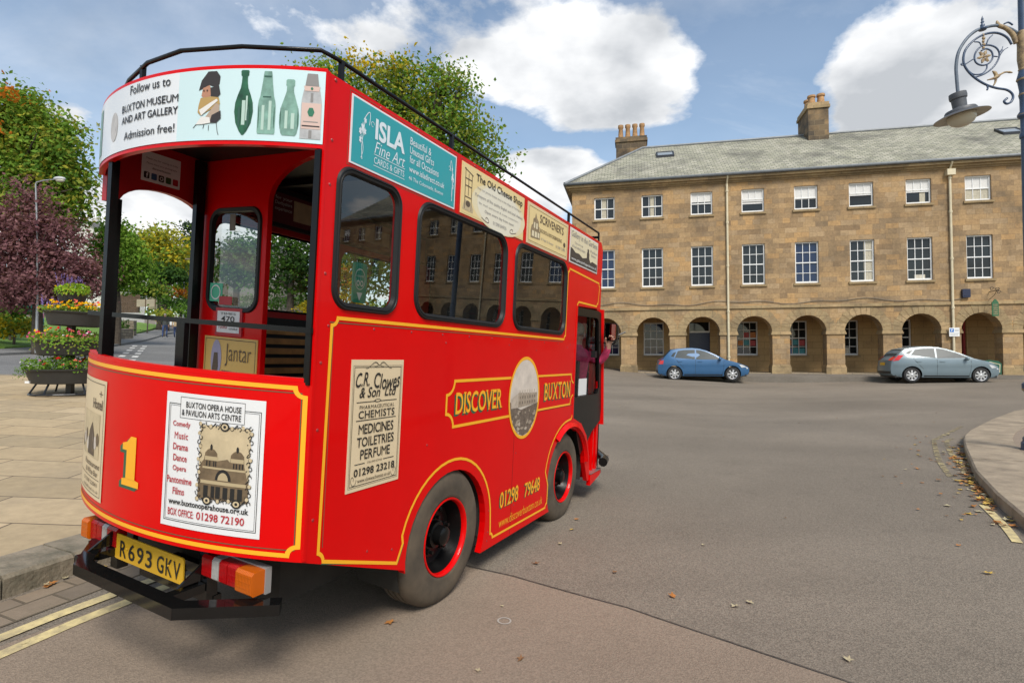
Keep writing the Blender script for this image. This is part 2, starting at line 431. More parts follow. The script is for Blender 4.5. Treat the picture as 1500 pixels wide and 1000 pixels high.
def word(s, bold=0.0, shear=0.0):
    """set letter by letter when a line needs a plain round U or an even weight beside its Ms"""
    if 'U' not in s and not ('M' in s and bold > 0): return glyphs(s, bold, shear)
    vs, fs, x = [], [], 0.0
    ser = s in SERIF
    for c in s:
        if c == ' ': x += .27; continue
        if c == 'U':
            t = .088 + 1.6 * bold; w = .56; r = w / 2; ri = r - t; n = 10
            out = [(w / 2 - r * math.cos(math.pi * k / n), r * .85 - r * .85 * math.sin(math.pi * k / n)) for k in range(n + 1)]
            inn = [(w / 2 - ri * math.cos(math.pi * k / n), r * .85 - (r * .85 - t * .9) * math.sin(math.pi * k / n)) for k in range(n + 1)]
            out = [(0, .682)] + out + [(w, .682)]; inn = [(t, .682)] + inn + [(w - t, .682)]
            v = out + inn; m = len(out); f = [(k, k + 1, m + k + 1, m + k) for k in range(m - 1)]
            if ser:
                for a, b in ((-.055, 0), (t, t + .055), (w - t - .055, w - t), (w, w + .055)):
                    o = len(v); v = v + [(a, .644), (b, .644), (b, .682), (a, .682)]; f = f + [(o, o + 1, o + 2, o + 3)]
        else: v, f = glyphs(c, bold, shear, ser)
        a0, a1 = min(p[0] for p in v), max(p[0] for p in v); o = len(vs)
        vs += [(p[0] - a0 + x, p[1]) for p in v]; fs += [tuple(q + o for q in t_) for t_ in f]; x += a1 - a0 + .075
    return vs, fs
def add_text(mb, s, u0, u1, v0, v1, fn, mi=0, bold=0.0, shear=0.0, warp=None):
    vs, fs = word(s, bold, shear)
    a0, a1 = min(p[0] for p in vs), max(p[0] for p in vs); b0, b1 = min(p[1] for p in vs), max(p[1] for p in vs)
    q = []
    for x, y in vs:
        u = u0 + (x - a0) / (a1 - a0) * (u1 - u0); v = v0 + (y - b0) / (b1 - b0) * (v1 - v0)
        if warp: u, v = warp(u, v)
        q.append(fn(u, v))
    mb.add(q, fs, mi)
def add_line(mb, pts, w, fn, mi=0, closed=False, step=.04):
    """painted line of width w through 2D points"""
    P = [Vector(p[:2]) for p in pts]
    if closed: P.append(P[0])
    Q = []
    for i in range(len(P) - 1):
        n = max(1, int((P[i + 1] - P[i]).length / step))
        for k in range(n): Q.append(P[i].lerp(P[i + 1], k / n))
    Q.append(P[-1])
    N = len(Q); vs = []
    for i, p in enumerate(Q):
        if closed and i in (0, N - 1): a, b = Q[N - 2], Q[1]
        else: a, b = Q[max(i - 1, 0)], Q[min(i + 1, N - 1)]
        d1 = (p - a); d2 = (b - p)
        if d1.length < 1e-9: d1 = d2
        if d2.length < 1e-9: d2 = d1
        d1.normalize(); d2.normalize(); d = (d1 + d2)
        if d.length < 1e-6: d = d1
        d.normalize(); c = max(.5, d.dot(d1)); nn = Vector((-d.y, d.x)) * (w / 2 / c)
        vs += [fn(*(p - nn)), fn(*(p + nn))]
    mb.add(vs, [(2 * i, 2 * i + 2, 2 * i + 3, 2 * i + 1) for i in range(N - 1)], mi)
def add_poly(mb, pts, fn, mi=0): mb.poly([pts], fn, mi)
def add_cut(mb, poly, fn, mi=0, step=.06):
    """polygon sliced along u so that it can follow a curved surface"""
    bm = bmesh.new(); bm.faces.new([bm.verts.new((p[0], p[1], 0)) for p in poly])
    x0, x1 = min(p[0] for p in poly), max(p[0] for p in poly); x = x0 + step
    while x < x1:
        bmesh.ops.bisect_plane(bm, geom=bm.verts[:] + bm.edges[:] + bm.faces[:], plane_co=(x, 0, 0), plane_no=(1, 0, 0)); x += step
    bmesh.ops.triangulate(bm, faces=bm.faces[:]); bm.verts.index_update(); bm.normal_update()
    mb.add([fn(v.co.x, v.co.y) for v in bm.verts], [tuple(v.index for v in (f.verts if f.normal.z > 0 else reversed(f.verts[:]))) for f in bm.faces], mi); bm.free()

# ================================================================== GROUND
M_tar = groundmat('tarmac', (.163, .136, .105), (.222, .186, .144), .30, big=.22)
M_tar2 = groundmat('worn_tarmac', (.225, .173, .127), (.262, .204, .152), .18, big=.5, stain=.3)
M_road2 = groundmat('grey_tarmac', (.14, .138, .135), (.19, .186, .18), .4, big=.3)
M_flag = brickmat('flagstone', [(0.381, 0.286, 0.166), (0.448, 0.339, 0.202), (0.336, 0.260, 0.156), (0.482, 0.371, 0.230)], .95, .62, mortar=(.12, .09, .06), msize=.009, axes='xy', soot=.35, sootcol=(.2, .17, .13), bump=.2, rot=R_(-4), fine=.35)
M_flag2 = brickmat('pavement_slab', [(0.300, 0.237, 0.153), (0.360, 0.285, 0.187), (0.270, 0.218, 0.145), (0.330, 0.257, 0.170)], .9, .6, mortar=(.13, .11, .09), msize=.008, axes='xy', soot=.3, sootcol=(.16, .14, .11), bump=.2, rot=R_(-38), fine=.35)
M_kerb = mat('kerbstone', (.27, .22, .16), .85, var=.5, vscale=3, bump=.5, bscale=30, dark=(.10, .09, .06))
M_kerb2 = mat('pale_kerbstone', (.31, .245, .17), .85, var=.35, vscale=3, bump=.4, bscale=30)
M_sett = brickmat('stone_setts', [(.2, .155, .11), (.26, .2, .14), (.17, .135, .1), (.23, .18, .13)], .27, .17, mortar=(.12, .095, .065), msize=.009, axes='xy', soot=.5, sootcol=(.13, .105, .07), bump=.5, rot=R_(-69), nscale=2.5)
M_yellow = mat('worn_yellow_line', (.58, .47, .22), .8, var=.4, vscale=14, dark=(.33, .27, .16), vdetail=8)
M_ylfaint = mat('faded_yellow_line', (.34, .27, .13), .85, var=.6, vscale=10, dark=(.11, .1, .085), vdetail=8)
def worn(m, scale=7.0, lo=.42, hi=.62):
    t = m.node_tree; b = t.nodes['Principled BSDF']; o = t.nodes['Material Output']
    c = t.nodes.new('ShaderNodeTexCoord'); n = t.nodes.new('ShaderNodeTexNoise'); n.inputs['Scale'].default_value = scale; n.inputs['Detail'].default_value = 9; n.inputs['Roughness'].default_value = .75
    t.links.new(c.outputs['Object'], n.inputs['Vector']); r = t.nodes.new('ShaderNodeValToRGB'); r.color_ramp.elements[0].position = lo; r.color_ramp.elements[1].position = hi; t.links.new(n.outputs[0], r.inputs[0])
    tr = t.nodes.new('ShaderNodeBsdfTransparent'); mx_ = t.nodes.new('ShaderNodeMixShader'); t.links.new(r.outputs[0], mx_.inputs[0]); t.links.new(tr.outputs[0], mx_.inputs[1]); t.links.new(b.outputs[0], mx_.inputs[2]); t.links.new(mx_.outputs[0], o.inputs['Surface'])
worn(M_ylfaint, 5.0, .38, .60); worn(M_yellow, 16.0, .28, .42)
M_wline = mat('white_line', (.6, .59, .56), .8, var=.4, vscale=9)
M_grass = mat('grass', (.13, .24, .025), .9, var=.45, vscale=9, bump=1, bscale=60)

def axis_vals():
    v = []; x = -450.0
    while x < -60: v.append(x); x += 30
    while x < -12: v.append(x); x += 3
    while x < 16: v.append(x); x += .5
    while x < 60: v.append(x); x += 3
    while x < 460: v.append(x); x += 30
    return v
xs = axis_vals(); ys = [y for y in axis_vals() if y > -160]
mb = MB(); nx = len(xs)
mb.v = [(x, y, g(x, y)) for y in ys for x in xs]
mb.f = [(j * nx + i, j * nx + i + 1, (j + 1) * nx + i + 1, (j + 1) * nx + i) for j in range(len(ys) - 1) for i in range(nx - 1)]
mb.m = [0] * len(mb.f)
struct(mb.build('ground', M_tar, smooth=True))

struct(patch('road_repair', [(-1.9, 5.05), (-.3, 4.09), (0, 3.97), (.72, 3.54), (1.17, 3.14), (1.6, 2.74), (2.6, 1.5), (3.4, .2), (-2.6, -1.6), (-2.62, 2.6), (-1.95, 4.1)], .004, M_tar2, .5))
struct(patch('tar_seam', ribbon([(-1.9, 5.07), (-.3, 4.105), (0, 3.985), (.72, 3.553), (1.17, 3.153), (1.6, 2.753), (2.6, 1.51)], .010), .007, mat('tar', (.085, .068, .052), .8, var=.5, vscale=20), .4))
mb = MB(); a_, b_ = ell(-.045, 3.33, .042, .042, 22), ell(-.045, 3.33, .032, .032, 22)
mb.add([(x, y, g(x, y) + .008) for x, y in a_ + b_], [(k, (k + 1) % 22, 22 + (k + 1) % 22, 22 + k) for k in range(22)])
struct(mb.build('chalk_ring', mat('chalk_mark', (.36, .33, .29), .9)))
# plaza on the left with its kerb
kd = (.34, .94)
kerb_in = [(-4.4, -1.1), (-2.98, 3.10), (-2.93, 3.26), (-2.80, 3.63), (-2.3, 4.9), (-.2, 9.2), (.3, 10.6), (-.1, 12.4), (-1.2, 14.0), (-3.2, 15.6), (-6.0, 16.4), (-9.2, 16.3), (-10.7, 14.5), (-12.6, 13.75), (-19, 12.4), (-40, 9.5)]
kin = [Vector(p) for p in kerb_in]
off = []
for i, p in enumerate(kin):
    d = (kin[min(i + 1, len(kin) - 1)] - kin[max(i - 1, 0)]).normalized(); off.append((p.x - d.y * .33, p.y + d.x * .33))
plaza = off + [(-42, -14), (-4.6, -14)]
struct(patch('plaza_paving', plaza, .13, M_flag, 1.0))
kb = MB(); acc = 0
for i in range(len(kin) - 1):
    a, b = kin[i], kin[i + 1]; L = (b - a).length; n = max(1, round(L / .95))
    for k in range(n):
        t0, t1 = k / n + .006 / L, (k + 1) / n - .006 / L
        p0, p1 = a.lerp(b, t0), a.lerp(b, t1); q0, q1 = Vector(off[i]).lerp(Vector(off[i + 1]), t0), Vector(off[i]).lerp(Vector(off[i + 1]), t1)
        hz = .135 + rnd.uniform(-.003, .003)
        vs = []
        for (p, h) in ((p0, -.1), (p1, -.1), (q1, -.1), (q0, -.1)): vs.append((p.x, p.y, g(p.x, p.y) + h))
        e = .02
        d = (p1 - p0).normalized(); nr = Vector((-d.y, d.x)) * e
        for (p, h) in ((p0, hz - e), (p1, hz - e), (q1, hz), (q0, hz), (p0 + nr, hz), (p1 + nr, hz)): vs.append((p.x, p.y, g(p.x, p.y) + h))
        kb.add(vs, [(0, 1, 5, 4), (4, 5, 9, 8), (8, 9, 6, 7), (1, 2, 6, 9, 5), (0, 4, 8, 7, 3), (3, 7, 6, 2)])
struct(kb.build('plaza_kerb', M_kerb))
struct(patch('gutter_setts', ribbon([(-4.2, -1.15), (-2.86, 2.9), (-2.62, 3.55), (-2.1, 4.9), (-.1, 9.0)], .30), .004, M_sett, .4))
for nm, pts in (('yellow_line', [(-3.98, -1.5), (-2.62, 2.78), (-2.5, 3.12), (-2.29, 3.6), (-1.75, 4.9), (.3, 9.0)]), ('yellow_line', [(-3.82, -1.55), (-2.47, 2.7), (-2.35, 3.06), (-2.14, 3.55), (-1.6, 4.85), (.45, 8.95)])):
    struct(patch(nm, ribbon(pts, .075), .008, M_yellow, .5))
# pavement on the right with a rounded corner
rk = [(12.5, 13.4), (11.4, 12.77), (9.75, 11.47), (8.32, 10.23), (7.72, 9.62), (7.3, 9.1), (6.86, 8.52), (5.69, 6.92), (5.01, 5.84), (4.53, 5.0), (3.9, 3.7), (2.8, .5), (2.2, -4)]
rkv = [Vector(p) for p in rk]; rof = []
for i, p in enumerate(rkv):
    d = (rkv[min(i + 1, len(rkv) - 1)] - rkv[max(i - 1, 0)]).normalized(); rof.append((p.x - d.y * .62, p.y + d.x * .62))
struct(patch('pavement_tarmac', rof + [(20, -4), (30, 4), (26, 12)], .122, M_tar2, .6))
kb = MB()
for i in range(len(rkv) - 1):
    a, b = rkv[i], rkv[i + 1]; L = (b - a).length; n = max(1, round(L / 1.1))
    for k in range(n):
        t0, t1 = k / n + .004 / L, (k + 1) / n - .004 / L
        p0, p1 = a.lerp(b, t0), a.lerp(b, t1); q0, q1 = Vector(rof[i]).lerp(Vector(rof[i + 1]), t0), Vector(rof[i]).lerp(Vector(rof[i + 1]), t1)
        hz = .128 + rnd.uniform(-.003, .003); e = .02; d = (p1 - p0).normalized(); nr = Vector((-d.y, d.x)) * e; vs = []
        for (p, h) in ((p0, -.1), (p1, -.1), (q1, -.1), (q0, -.1), (p0, hz - e), (p1, hz - e), (q1, hz), (q0, hz), (p0 + nr, hz), (p1 + nr, hz)): vs.append((p.x, p.y, g(p.x, p.y) + h))
        kb.add(vs, [(0, 1, 5, 4), (4, 5, 9, 8), (8, 9, 6, 7), (1, 2, 6, 9, 5), (0, 4, 8, 7, 3), (3, 7, 6, 2)])
struct(kb.build('pavement_kerb', M_kerb2))
for pts, m in (([(9.2, 11.5), (7.62, 10.1), (7.35, 9.8), (6.25, 8.25), (5.56, 7.15)], M_ylfaint), ([(7.9, 10.1), (7.45, 9.65), (6.45, 8.2), (5.7, 7.0), (5.2, 6.2)], M_ylfaint), ([(4.86, 5.83), (4.47, 5.14), (4.17, 4.67)], M_yellow)):
    struct(patch('yellow_line', ribbon(spline([(*p, 0) for p in pts], 5), .07), .008, m, .4))
# far left: road, pavement, lawn
road = [(-12.9, 14.0), (-10.9, 14.75), (-9.3, 16.6), (-6, 17.0), (-3, 16), (-1, 30), (-14, 60), (-40, 110), (-70, 150), (-84, 150), (-43.2, 73.5), (-34.9, 57.9), (-24.3, 37.1), (-21.2, 29.8), (-19.9, 26.3), (-19.3, 23.8), (-19.1, 20.9), (-21, 18.5), (-42, 14.5), (-42, 9.8), (-19, 12.75)]
struct(patch('side_road', road, .006, M_road2, 2.5))
pave = [(-42, 14.5), (-21, 18.5), (-19.1, 20.9), (-19.3, 23.8), (-19.9, 26.3), (-21.2, 29.8), (-24.3, 37.1), (-34.9, 57.9), (-43.2, 73.5), (-84, 150), (-86.5, 149), (-46, 73.5), (-37.4, 58.2), (-26.6, 37.9), (-23.5, 30.6), (-22, 26.6), (-21, 22.5), (-23.2, 20.2), (-42, 16.9)]
struct(patch('far_pavement', pave, .1, M_road2, 2.5, thick=.2))
struct(patch('lawn', [(-21.2, 23.4), (-22.1, 26.6), (-23.6, 30.6), (-26.7, 37.9), (-37.5, 58.2), (-46.1, 73.5), (-70, 90), (-60, 50), (-40, 30), (-60, 24), (-60, 19.8), (-42, 17), (-23.4, 20.4)], .15, M_grass, 3.0, thick=.2,
      hfn=lambda x, y: .15 + .05 * max(0, min(8, ((-x - 21) - (y - 24) * .42))) ))
for q in range(6):
    x0, y0 = -15.1 - q * 1.15, 21.4 + q * 1.9
    for d in (0, .55):
        struct(patch('give_way_mark', ribbon([(x0 + d, y0), (x0 + d - .5, y0 + .85)], .22), .012, M_wline, 1))

# ================================================================== TERRACE BUILDING
M_stone = brickmat('gritstone_ashlar', [(0.243, 0.161, 0.088), (0.352, 0.233, 0.117), (0.407, 0.272, 0.139), (0.297, 0.200, 0.108), (0.443, 0.272, 0.120), (0.376, 0.251, 0.127), (0.264, 0.182, 0.103), (0.419, 0.290, 0.160), (0.346, 0.241, 0.136)], .56, .25, mortar=(.22, .15, .085), msize=.005, soot=.9, sootcol=(.075, .06, .045), bump=.35, nscale=.42, squash=.62, fine=.6, lo=.46, hi=.78)
M_stone2 = brickmat('dressed_gritstone', [(0.277, 0.200, 0.105), (0.374, 0.273, 0.144), (0.317, 0.232, 0.124), (0.430, 0.303, 0.161)], .9, .36, mortar=(.10, .08, .055), msize=.006, soot=.7, sootcol=(.06, .05, .04), bump=.25, nscale=.8, fine=.5, lo=.46, hi=.76)
M_inner = brickmat('arcade_inner_stone', [(0.342, 0.222, 0.103), (0.441, 0.290, 0.133), (0.387, 0.256, 0.120)], .8, .345, mortar=(.12, .09, .055), msize=.006, soot=.4, bump=.2, nscale=.6)
M_slate = brickmat('stone_slate', [(0.230, 0.226, 0.168), (0.346, 0.335, 0.259), (0.288, 0.281, 0.207), (0.404, 0.383, 0.304), (0.217, 0.212, 0.168)], .33, .21, mortar=(.085, .085, .07), msize=.016, axes='xy', zmul=1.24, soot=.75, sootcol=(.07, .068, .06), bump=.5, nscale=.55, rough=.8, fine=.4, lo=.48, hi=.7)
M_chim = brickmat('chimney_stone', [(0.119, 0.091, 0.060), (0.272, 0.181, 0.093), (0.085, 0.069, 0.051), (0.187, 0.132, 0.075)], .52, .3, mortar=(.2, .15, .09), msize=.02, soot=.8, sootcol=(.035, .03, .026), bump=.4, nscale=1.2, lo=.42, hi=.68)
M_pot = mat('chimney_pot_clay', (.42, .24, .11), .85, var=.4, vscale=6)
M_lead = mat('lead', (.20, .215, .225), .5, var=.2, vscale=5)
M_cream = mat('cream_paint', (.62, .54, .37), .5, var=.12, vscale=4)
M_white = mat('white_paint', (.78, .78, .76), .4, var=.06, vscale=5)
M_dglass = mat('dark_window_glass', (.014, .017, .018), .04, spec=.42)
M_bglass = mat('blue_tinted_window_glass', (.014, .028, .07), .04, spec=.42)
M_blind = mat('white_blind', (.66, .65, .62), .8, var=.12, vscale=14)
M_curtain = mat('cream_curtain', (.48, .44, .34), .9, var=.25, vscale=14)
M_navy = mat('navy_door_paint', (.012, .018, .055), .35)
M_black = mat('black_paint', (.012, .012, .013), .32, var=.3, vscale=9)
M_dark = mat('dark_interior', (.02, .016, .013), .8)
M_poster = [mat('paper_' + n, c, .6, var=.3, vscale=18) for n, c in (('red', (.4, .05, .05)), ('teal', (.05, .25, .28)), ('orange', (.5, .17, .04)), ('cream', (.55, .5, .4)), ('blue', (.05, .1, .3)))]

TH = R_(12.2)
bld = thing('terrace_building', 'long three storey honey stone terrace with arcade and grey slate roof', 'building', (9.73, 28.5, 0), -TH)
BAY = 2.46; NB = 19; A0, A1 = -6.65, 40.6
centers = [-4.93 + BAY * i for i in range(NB)]
ZB, ZT = .3, 10.42
wall = MB()
fr = lambda a, z: (a, 0, z)
# upper wall as cells around the window openings
WW = .535; Z1, Z2, Z3, Z4 = 5.23, 7.27, 8.88, 10.06
ea = [A0]
for c in centers: ea += [c - WW, c + WW]
ea.append(A1)
ez = [3.95, Z1, Z2, Z3, Z4, ZT]
for i in range(len(ea) - 1):
    for j in range(len(ez) - 1):
        if i % 2 == 1 and j in (1, 3): continue
        wall.quad(fr(ea[i], ez[j]), fr(ea[i + 1], ez[j]), fr(ea[i + 1], ez[j + 1]), fr(ea[i], ez[j + 1]))
RV = .16
for c in centers:
    for z0, z1 in ((Z1, Z2), (Z3, Z4)):
        l, r = c - WW, c + WW
        wall.add([(l, 0, z0), (r, 0, z0), (r, 0, z1), (l, 0, z1), (l, RV, z0), (r, RV, z0), (r, RV, z1), (l, RV, z1)], [(0, 1, 5, 4), (1, 2, 6, 5), (2, 3, 7, 6), (3, 0, 4, 7)])
# arcade: piers and round arches
AR, SPR, TK = .83, 2.82, .62
edges = [A0] + [(centers[i] + centers[i + 1]) / 2 for i in range(NB - 1)] + [A1]
for i, c in enumerate(centers):
    l, r = edges[i], edges[i + 1]
    arch = [(c + AR * math.cos(R_(a)), SPR + AR * math.sin(R_(a))) for a in range(0, 181, 10)]
    poly = [(l, ZB), (c - AR, ZB)] + arch[::-1] + [(c + AR, ZB), (r, ZB), (r, 3.95), (l, 3.95)]
    wall.poly([poly], fr)
    wall.poly([poly], lambda a, z: (a, TK, z), 0, True)
    pr = [(c - AR, ZB)] + arch[::-1] + [(c + AR, ZB)]
    for k in range(len(pr) - 1):
        a, b = pr[k], pr[k + 1]
        wall.add([(a[0], 0, a[1]), (b[0], 0, b[1]), (b[0], TK, b[1]), (a[0], TK, a[1])], [(0, 1, 2, 3)])
# end walls and back
DEP = 10.6
wall.quad((A0, DEP, ZB), (A0, 0, ZB), (A0, 0, ZT), (A0, DEP, ZT)); wall.quad((A1, 0, ZB), (A1, DEP, ZB), (A1, DEP, ZT), (A1, 0, ZT))
wall.quad((A1, DEP, ZB), (A0, DEP, ZB), (A0, DEP, ZT), (A1, DEP, ZT))
wall.build('wall', M_stone, bld, recalc=False)
# voussoir ring, imposts, plinths, string course, cornice
for i, c in enumerate(centers):
    tr = MB()
    for k in range(13):
        a0, a1 = R_(k * 180 / 13 + .6), R_((k + 1) * 180 / 13 - .6)
        ro = AR + .40 + .04 * (k % 2)
        pts = [(AR + .002, a0), (ro, a0), (ro, a1), (AR + .002, a1)]
        q = [(c + r * math.cos(a), SPR + r * math.sin(a)) for r, a in pts]
        tr.add([(p[0], -.012, p[1]) for p in q] + [(p[0], .05, p[1]) for p in q], [(0, 1, 2, 3), (0, 4, 5, 1), (1, 5, 6, 2), (2, 6, 7, 3), (3, 7, 4, 0)])
    tr.build('arch_ring', M_stone2, bld)
pier_edges = [(A0, centers[0] - AR)] + [(centers[i] + AR, centers[i + 1] - AR) for i in range(NB - 1)] + [(centers[-1] + AR, A1)]
for l, r in pier_edges:
    tr = MB(); tr.box(l - .06, r + .06, -.06, TK + .05, 2.70, 2.78); tr.box(l - .035, r + .035, -.035, TK + .03, 2.779, 2.87); tr.build('impost', M_stone2, bld)
    tr = MB(); tr.box(l - .05, r + .05, -.05, TK + .04, .3, 1.12); tr.box(l - .025, r + .025, -.025, TK + .02, 1.119, 1.2); tr.build('plinth', M_stone2, bld)
s = MB(); s.box(A0 - .07, A1, -.07, .1, 4.03, 4.17); s.build('string_course', M_stone2, bld)
s = MB(); s.box(A0 - .06, A1, -.06, .1, ZT, 10.5); s.box(A0 - .16, A1, -.16, .1, 10.503, 10.60); s.box(A0 - .30, A1, -.30, .1, 10.603, 10.72)
s.box(A0 - .30, A0 + .0, .1, DEP, 10.603, 10.72); s.build('cornice', M_stone2, bld)
s = MB(); s.tube([(A0 - .36, -.36, 10.79), (A1, -.36, 10.79)], .075, 8); s.tube([(A0 - .36, -.36, 10.79), (A0 - .36, DEP, 10.79)], .075, 8); s.build('gutter', M_lead, bld, smooth=True)
# roof
rz, rb, ra = 14.45, 5.2, -2.85
rf = MB(); e = .36
rf.add([(A0 - e, -e, 10.78), (A1, -e, 10.78), (A1, rb, rz), (ra, rb, rz), (A0 - e, DEP + e, 10.78), (A1, DEP + e, 10.78)], [(0, 1, 2, 3), (0, 3, 4), (4, 3, 2, 5)])
roof = rf.build('roof', M_slate, bld)
s = MB(); s.tube([(A0 - e, -e, 10.82), (ra, rb, rz + .03), (A1, rb, rz + .03)], .09, 6); s.build('ridge_flashing', M_lead, roof)
def chimney(a0, a1, b0, b1, z0, z1, pots, cap=True):
    m = MB(); m.box(a0, a1, b0, b1, z0, z1 - .34); o = m.build('chimney', M_chim, roof)
    m = MB(); m.box(a0 - .07, a1 + .07, b0 - .07, b1 + .07, z1 - .337, z1 - .17); m.box(a0 - .03, a1 + .03, b0 - .03, b1 + .03, z1 - .167, z1); m.build('chimney_cap', M_chim if not cap else M_stone2, o)
    for (pa, pb, ph, pr) in pots:
        m = MB(); m.lathe([(pr * 1.1, z1), (pr * 1.05, z1 + ph * .2), (pr * .85, z1 + ph * .75), (pr * 1.15, z1 + ph * .82), (pr * 1.1, z1 + ph), (pr * .7, z1 + ph), (pr * .6, z1 + ph * .5)], (pa, pb, 0), 'z', 12)
        m.build('chimney_pot', M_pot, o, smooth=True, angle=40)
    m = MB(); m.box(a0 - .05, a1 + .05, b0 - .05, b0 + .05, z0 + (b0 - 3.0) * .0, z0 + .0 + .02); return o
chimney(-4.5, -2.55, 7.2, 8.1, 12.0, 16.05, [(-4.2 + k * .46, 7.65, .95, .16) for k in range(4)], False)
chimney(6.3, 7.36, 4.3, 6.3, 12.9, 16.0, [(6.6, 4.7, .55, .2), (7.1, 4.75, .62, .2), (6.6, 5.4, .6, .2), (7.08, 5.9, .6, .2)])
chimney(21.5, 22.6, 4.3, 6.3, 12.9, 16.0, [(21.8, 4.7, .55, .2), (22.3, 4.75, .62, .2)])
m = MB(); m.box(6.22, 7.44, 4.2, 4.29, 13.55, 13.78); m.build('chimney_flashing', M_lead, roof)
sl = (rz - 10.78) / (rb + e)
for a, b in ((-1.6, 3.5), (15.4, 3.1)):
    m = MB(); z = 10.78 + (b + e) * sl
    P = lambda x, y, h: (x, y, 10.78 + (y + e) * sl + h)
    for (x0, x1, y0, y1) in ((a - .5, a + .5, b - .38, b - .3), (a - .5, a + .5, b + .3, b + .38), (a - .5, a - .42, b - .3, b + .3), (a + .42, a + .5, b - .3, b + .3)):
        m.add([P(x0, y0, 0), P(x1, y0, 0), P(x1, y1, 0), P(x0, y1, 0), P(x0, y0, .13), P(x1, y0, .13), P(x1, y1, .13), P(x0, y1, .13)], [(4, 5, 6, 7), (0, 1, 5, 4), (1, 2, 6, 5), (2, 3, 7, 6), (3, 0, 4, 7)])
    w = m.build('skylight', M_black, roof)
    m = MB(); m.quad(P(a - .42, b - .3, .09), P(a + .42, b - .3, .09), P(a + .42, b + .3, .09), P(a - .42, b + .3, .09)); m.build('skylight_pane', mat('skylight_glass', (.25, .28, .3), .08, spec=.8), w)
# sash windows -------------------------------------------------------------
def sash(name, w, h, cols, rows, glass, blind=0, curtain=None, opened=0.0, sill=True, things=None):
    """window with its own origin at bottom centre of the opening, front of the wall at y = 0"""
    fb = MB(); y0, y1 = RV - .07, RV
    fw = .06
    fb.box(-w, -w + fw, y0, y1, 0, h); fb.box(w - fw, w, y0, y1, 0, h); fb.box(-w + fw, w - fw, y0, y1, h - fw, h); fb.box(-w + fw, w - fw, y0, y1, 0, fw + .03)
    mid = h * .5
    fb.box(-w + fw, w - fw, y0 + .01, y1, mid - .025, mid + .025)
    bw = .013
    zlo = fw + .03 + opened
    for k in range(1, cols):
        x = -w + fw + (2 * w - 2 * fw) * k / cols
        fb.box(x - bw, x + bw, y0 + .02, y1, mid + .025, h - fw)
        if not opened: fb.box(x - bw, x + bw, y0 + .03, y1, fw + .03, mid - .025)
    for k in range(1, rows):
        z = h * k / rows
        if abs(z - mid) < .05: continue
        if opened and z < mid: continue
        fb.box(-w + fw, w - fw, y0 + .023, y1 - .003, z - bw, z + bw)
    if opened: fb.box(-w + fw, w - fw, y0 - .03, y0 + .0, mid + .06 - .0, mid + .1)
    o = fb.build(name, M_white)
    m = MB(); m.quad((-w, RV - .01, 0), (w, RV - .01, 0), (w, RV - .01, h), (-w, RV - .01, h)); m.build('pane', glass if not opened else M_dglass, o)
    if blind:
        m = MB(); m.box(-w + fw, w - fw, RV - .022, RV - .013, h * (1 - blind), h - fw); m.build('blind', M_blind, o)
    if curtain:
        m = MB(); n = 8
        a, b = curtain
        for k in range(n):
            x0 = -w + fw + (2 * w - 2 * fw) * (a + (b - a) * k / n); x1 = -w + fw + (2 * w - 2 * fw) * (a + (b - a) * (k + 1) / n)
            m.quad((x0, RV - .013 - .008 * (k % 2), fw), (x1, RV - .013 - .008 * ((k + 1) % 2), fw), (x1, RV - .013 - .008 * ((k + 1) % 2), h - fw), (x0, RV - .013 - .008 * (k % 2), h - fw))
        m.build('curtain', M_curtain, o)
    if things:
        m = MB(); r2 = random.Random(len(things) * 7 + 3)
        for (u, v, ww, hh, ci) in things:
            x0 = -w + fw + (2 * w - 2 * fw) * u
            m.box(x0, x0 + ww, RV - .018, RV - .012, h * v, h * v + hh, ci)
        m.build('poster', M_poster, o)
    if sill:
        m = MB(); m.box(-w - .08, w + .08, -.07, RV - .07, -.11, -.003); m.build('sill', M_stone2, o)
    return o
def put(o, a, b, z):
    o.parent = bld; o.location = (a, b, z); return o
topspec = [dict(curtain=(.35, .6)), dict(curtain=(.4, .6)), dict(blind=.42), dict(blind=.62, opened=.02), dict(blind=.55), dict(blind=.52, opened=.25), dict(blind=.52, opened=.3, curtain=(.6, .85)), dict(blind=.5, curtain=(0, 1))]
g1 = [M_bglass, M_dglass, M_dglass, M_dglass, M_bglass, M_dglass, M_dglass, M_dglass]
f1spec = [{}, {}, {}, {}, {}, dict(curtain=(.62, 1)), dict(things=[(.3, .03, .45, .22, 3)]), {}]
tops, firsts = [], []
for i, c in enumerate(centers):
    if i < 8:
        o = sash('window', WW, Z4 - Z3, 3, 2, M_dglass, **topspec[i]); tops.append(o)
        p = sash('window', WW, Z2 - Z1, 3, 4, g1[i], **f1spec[i]); firsts.append(p)
    else:
        o = copytree(tops[i % 4]); p = copytree(firsts[i % 4])
    put(o, c, 0, Z3); put(p, c, 0, Z1)
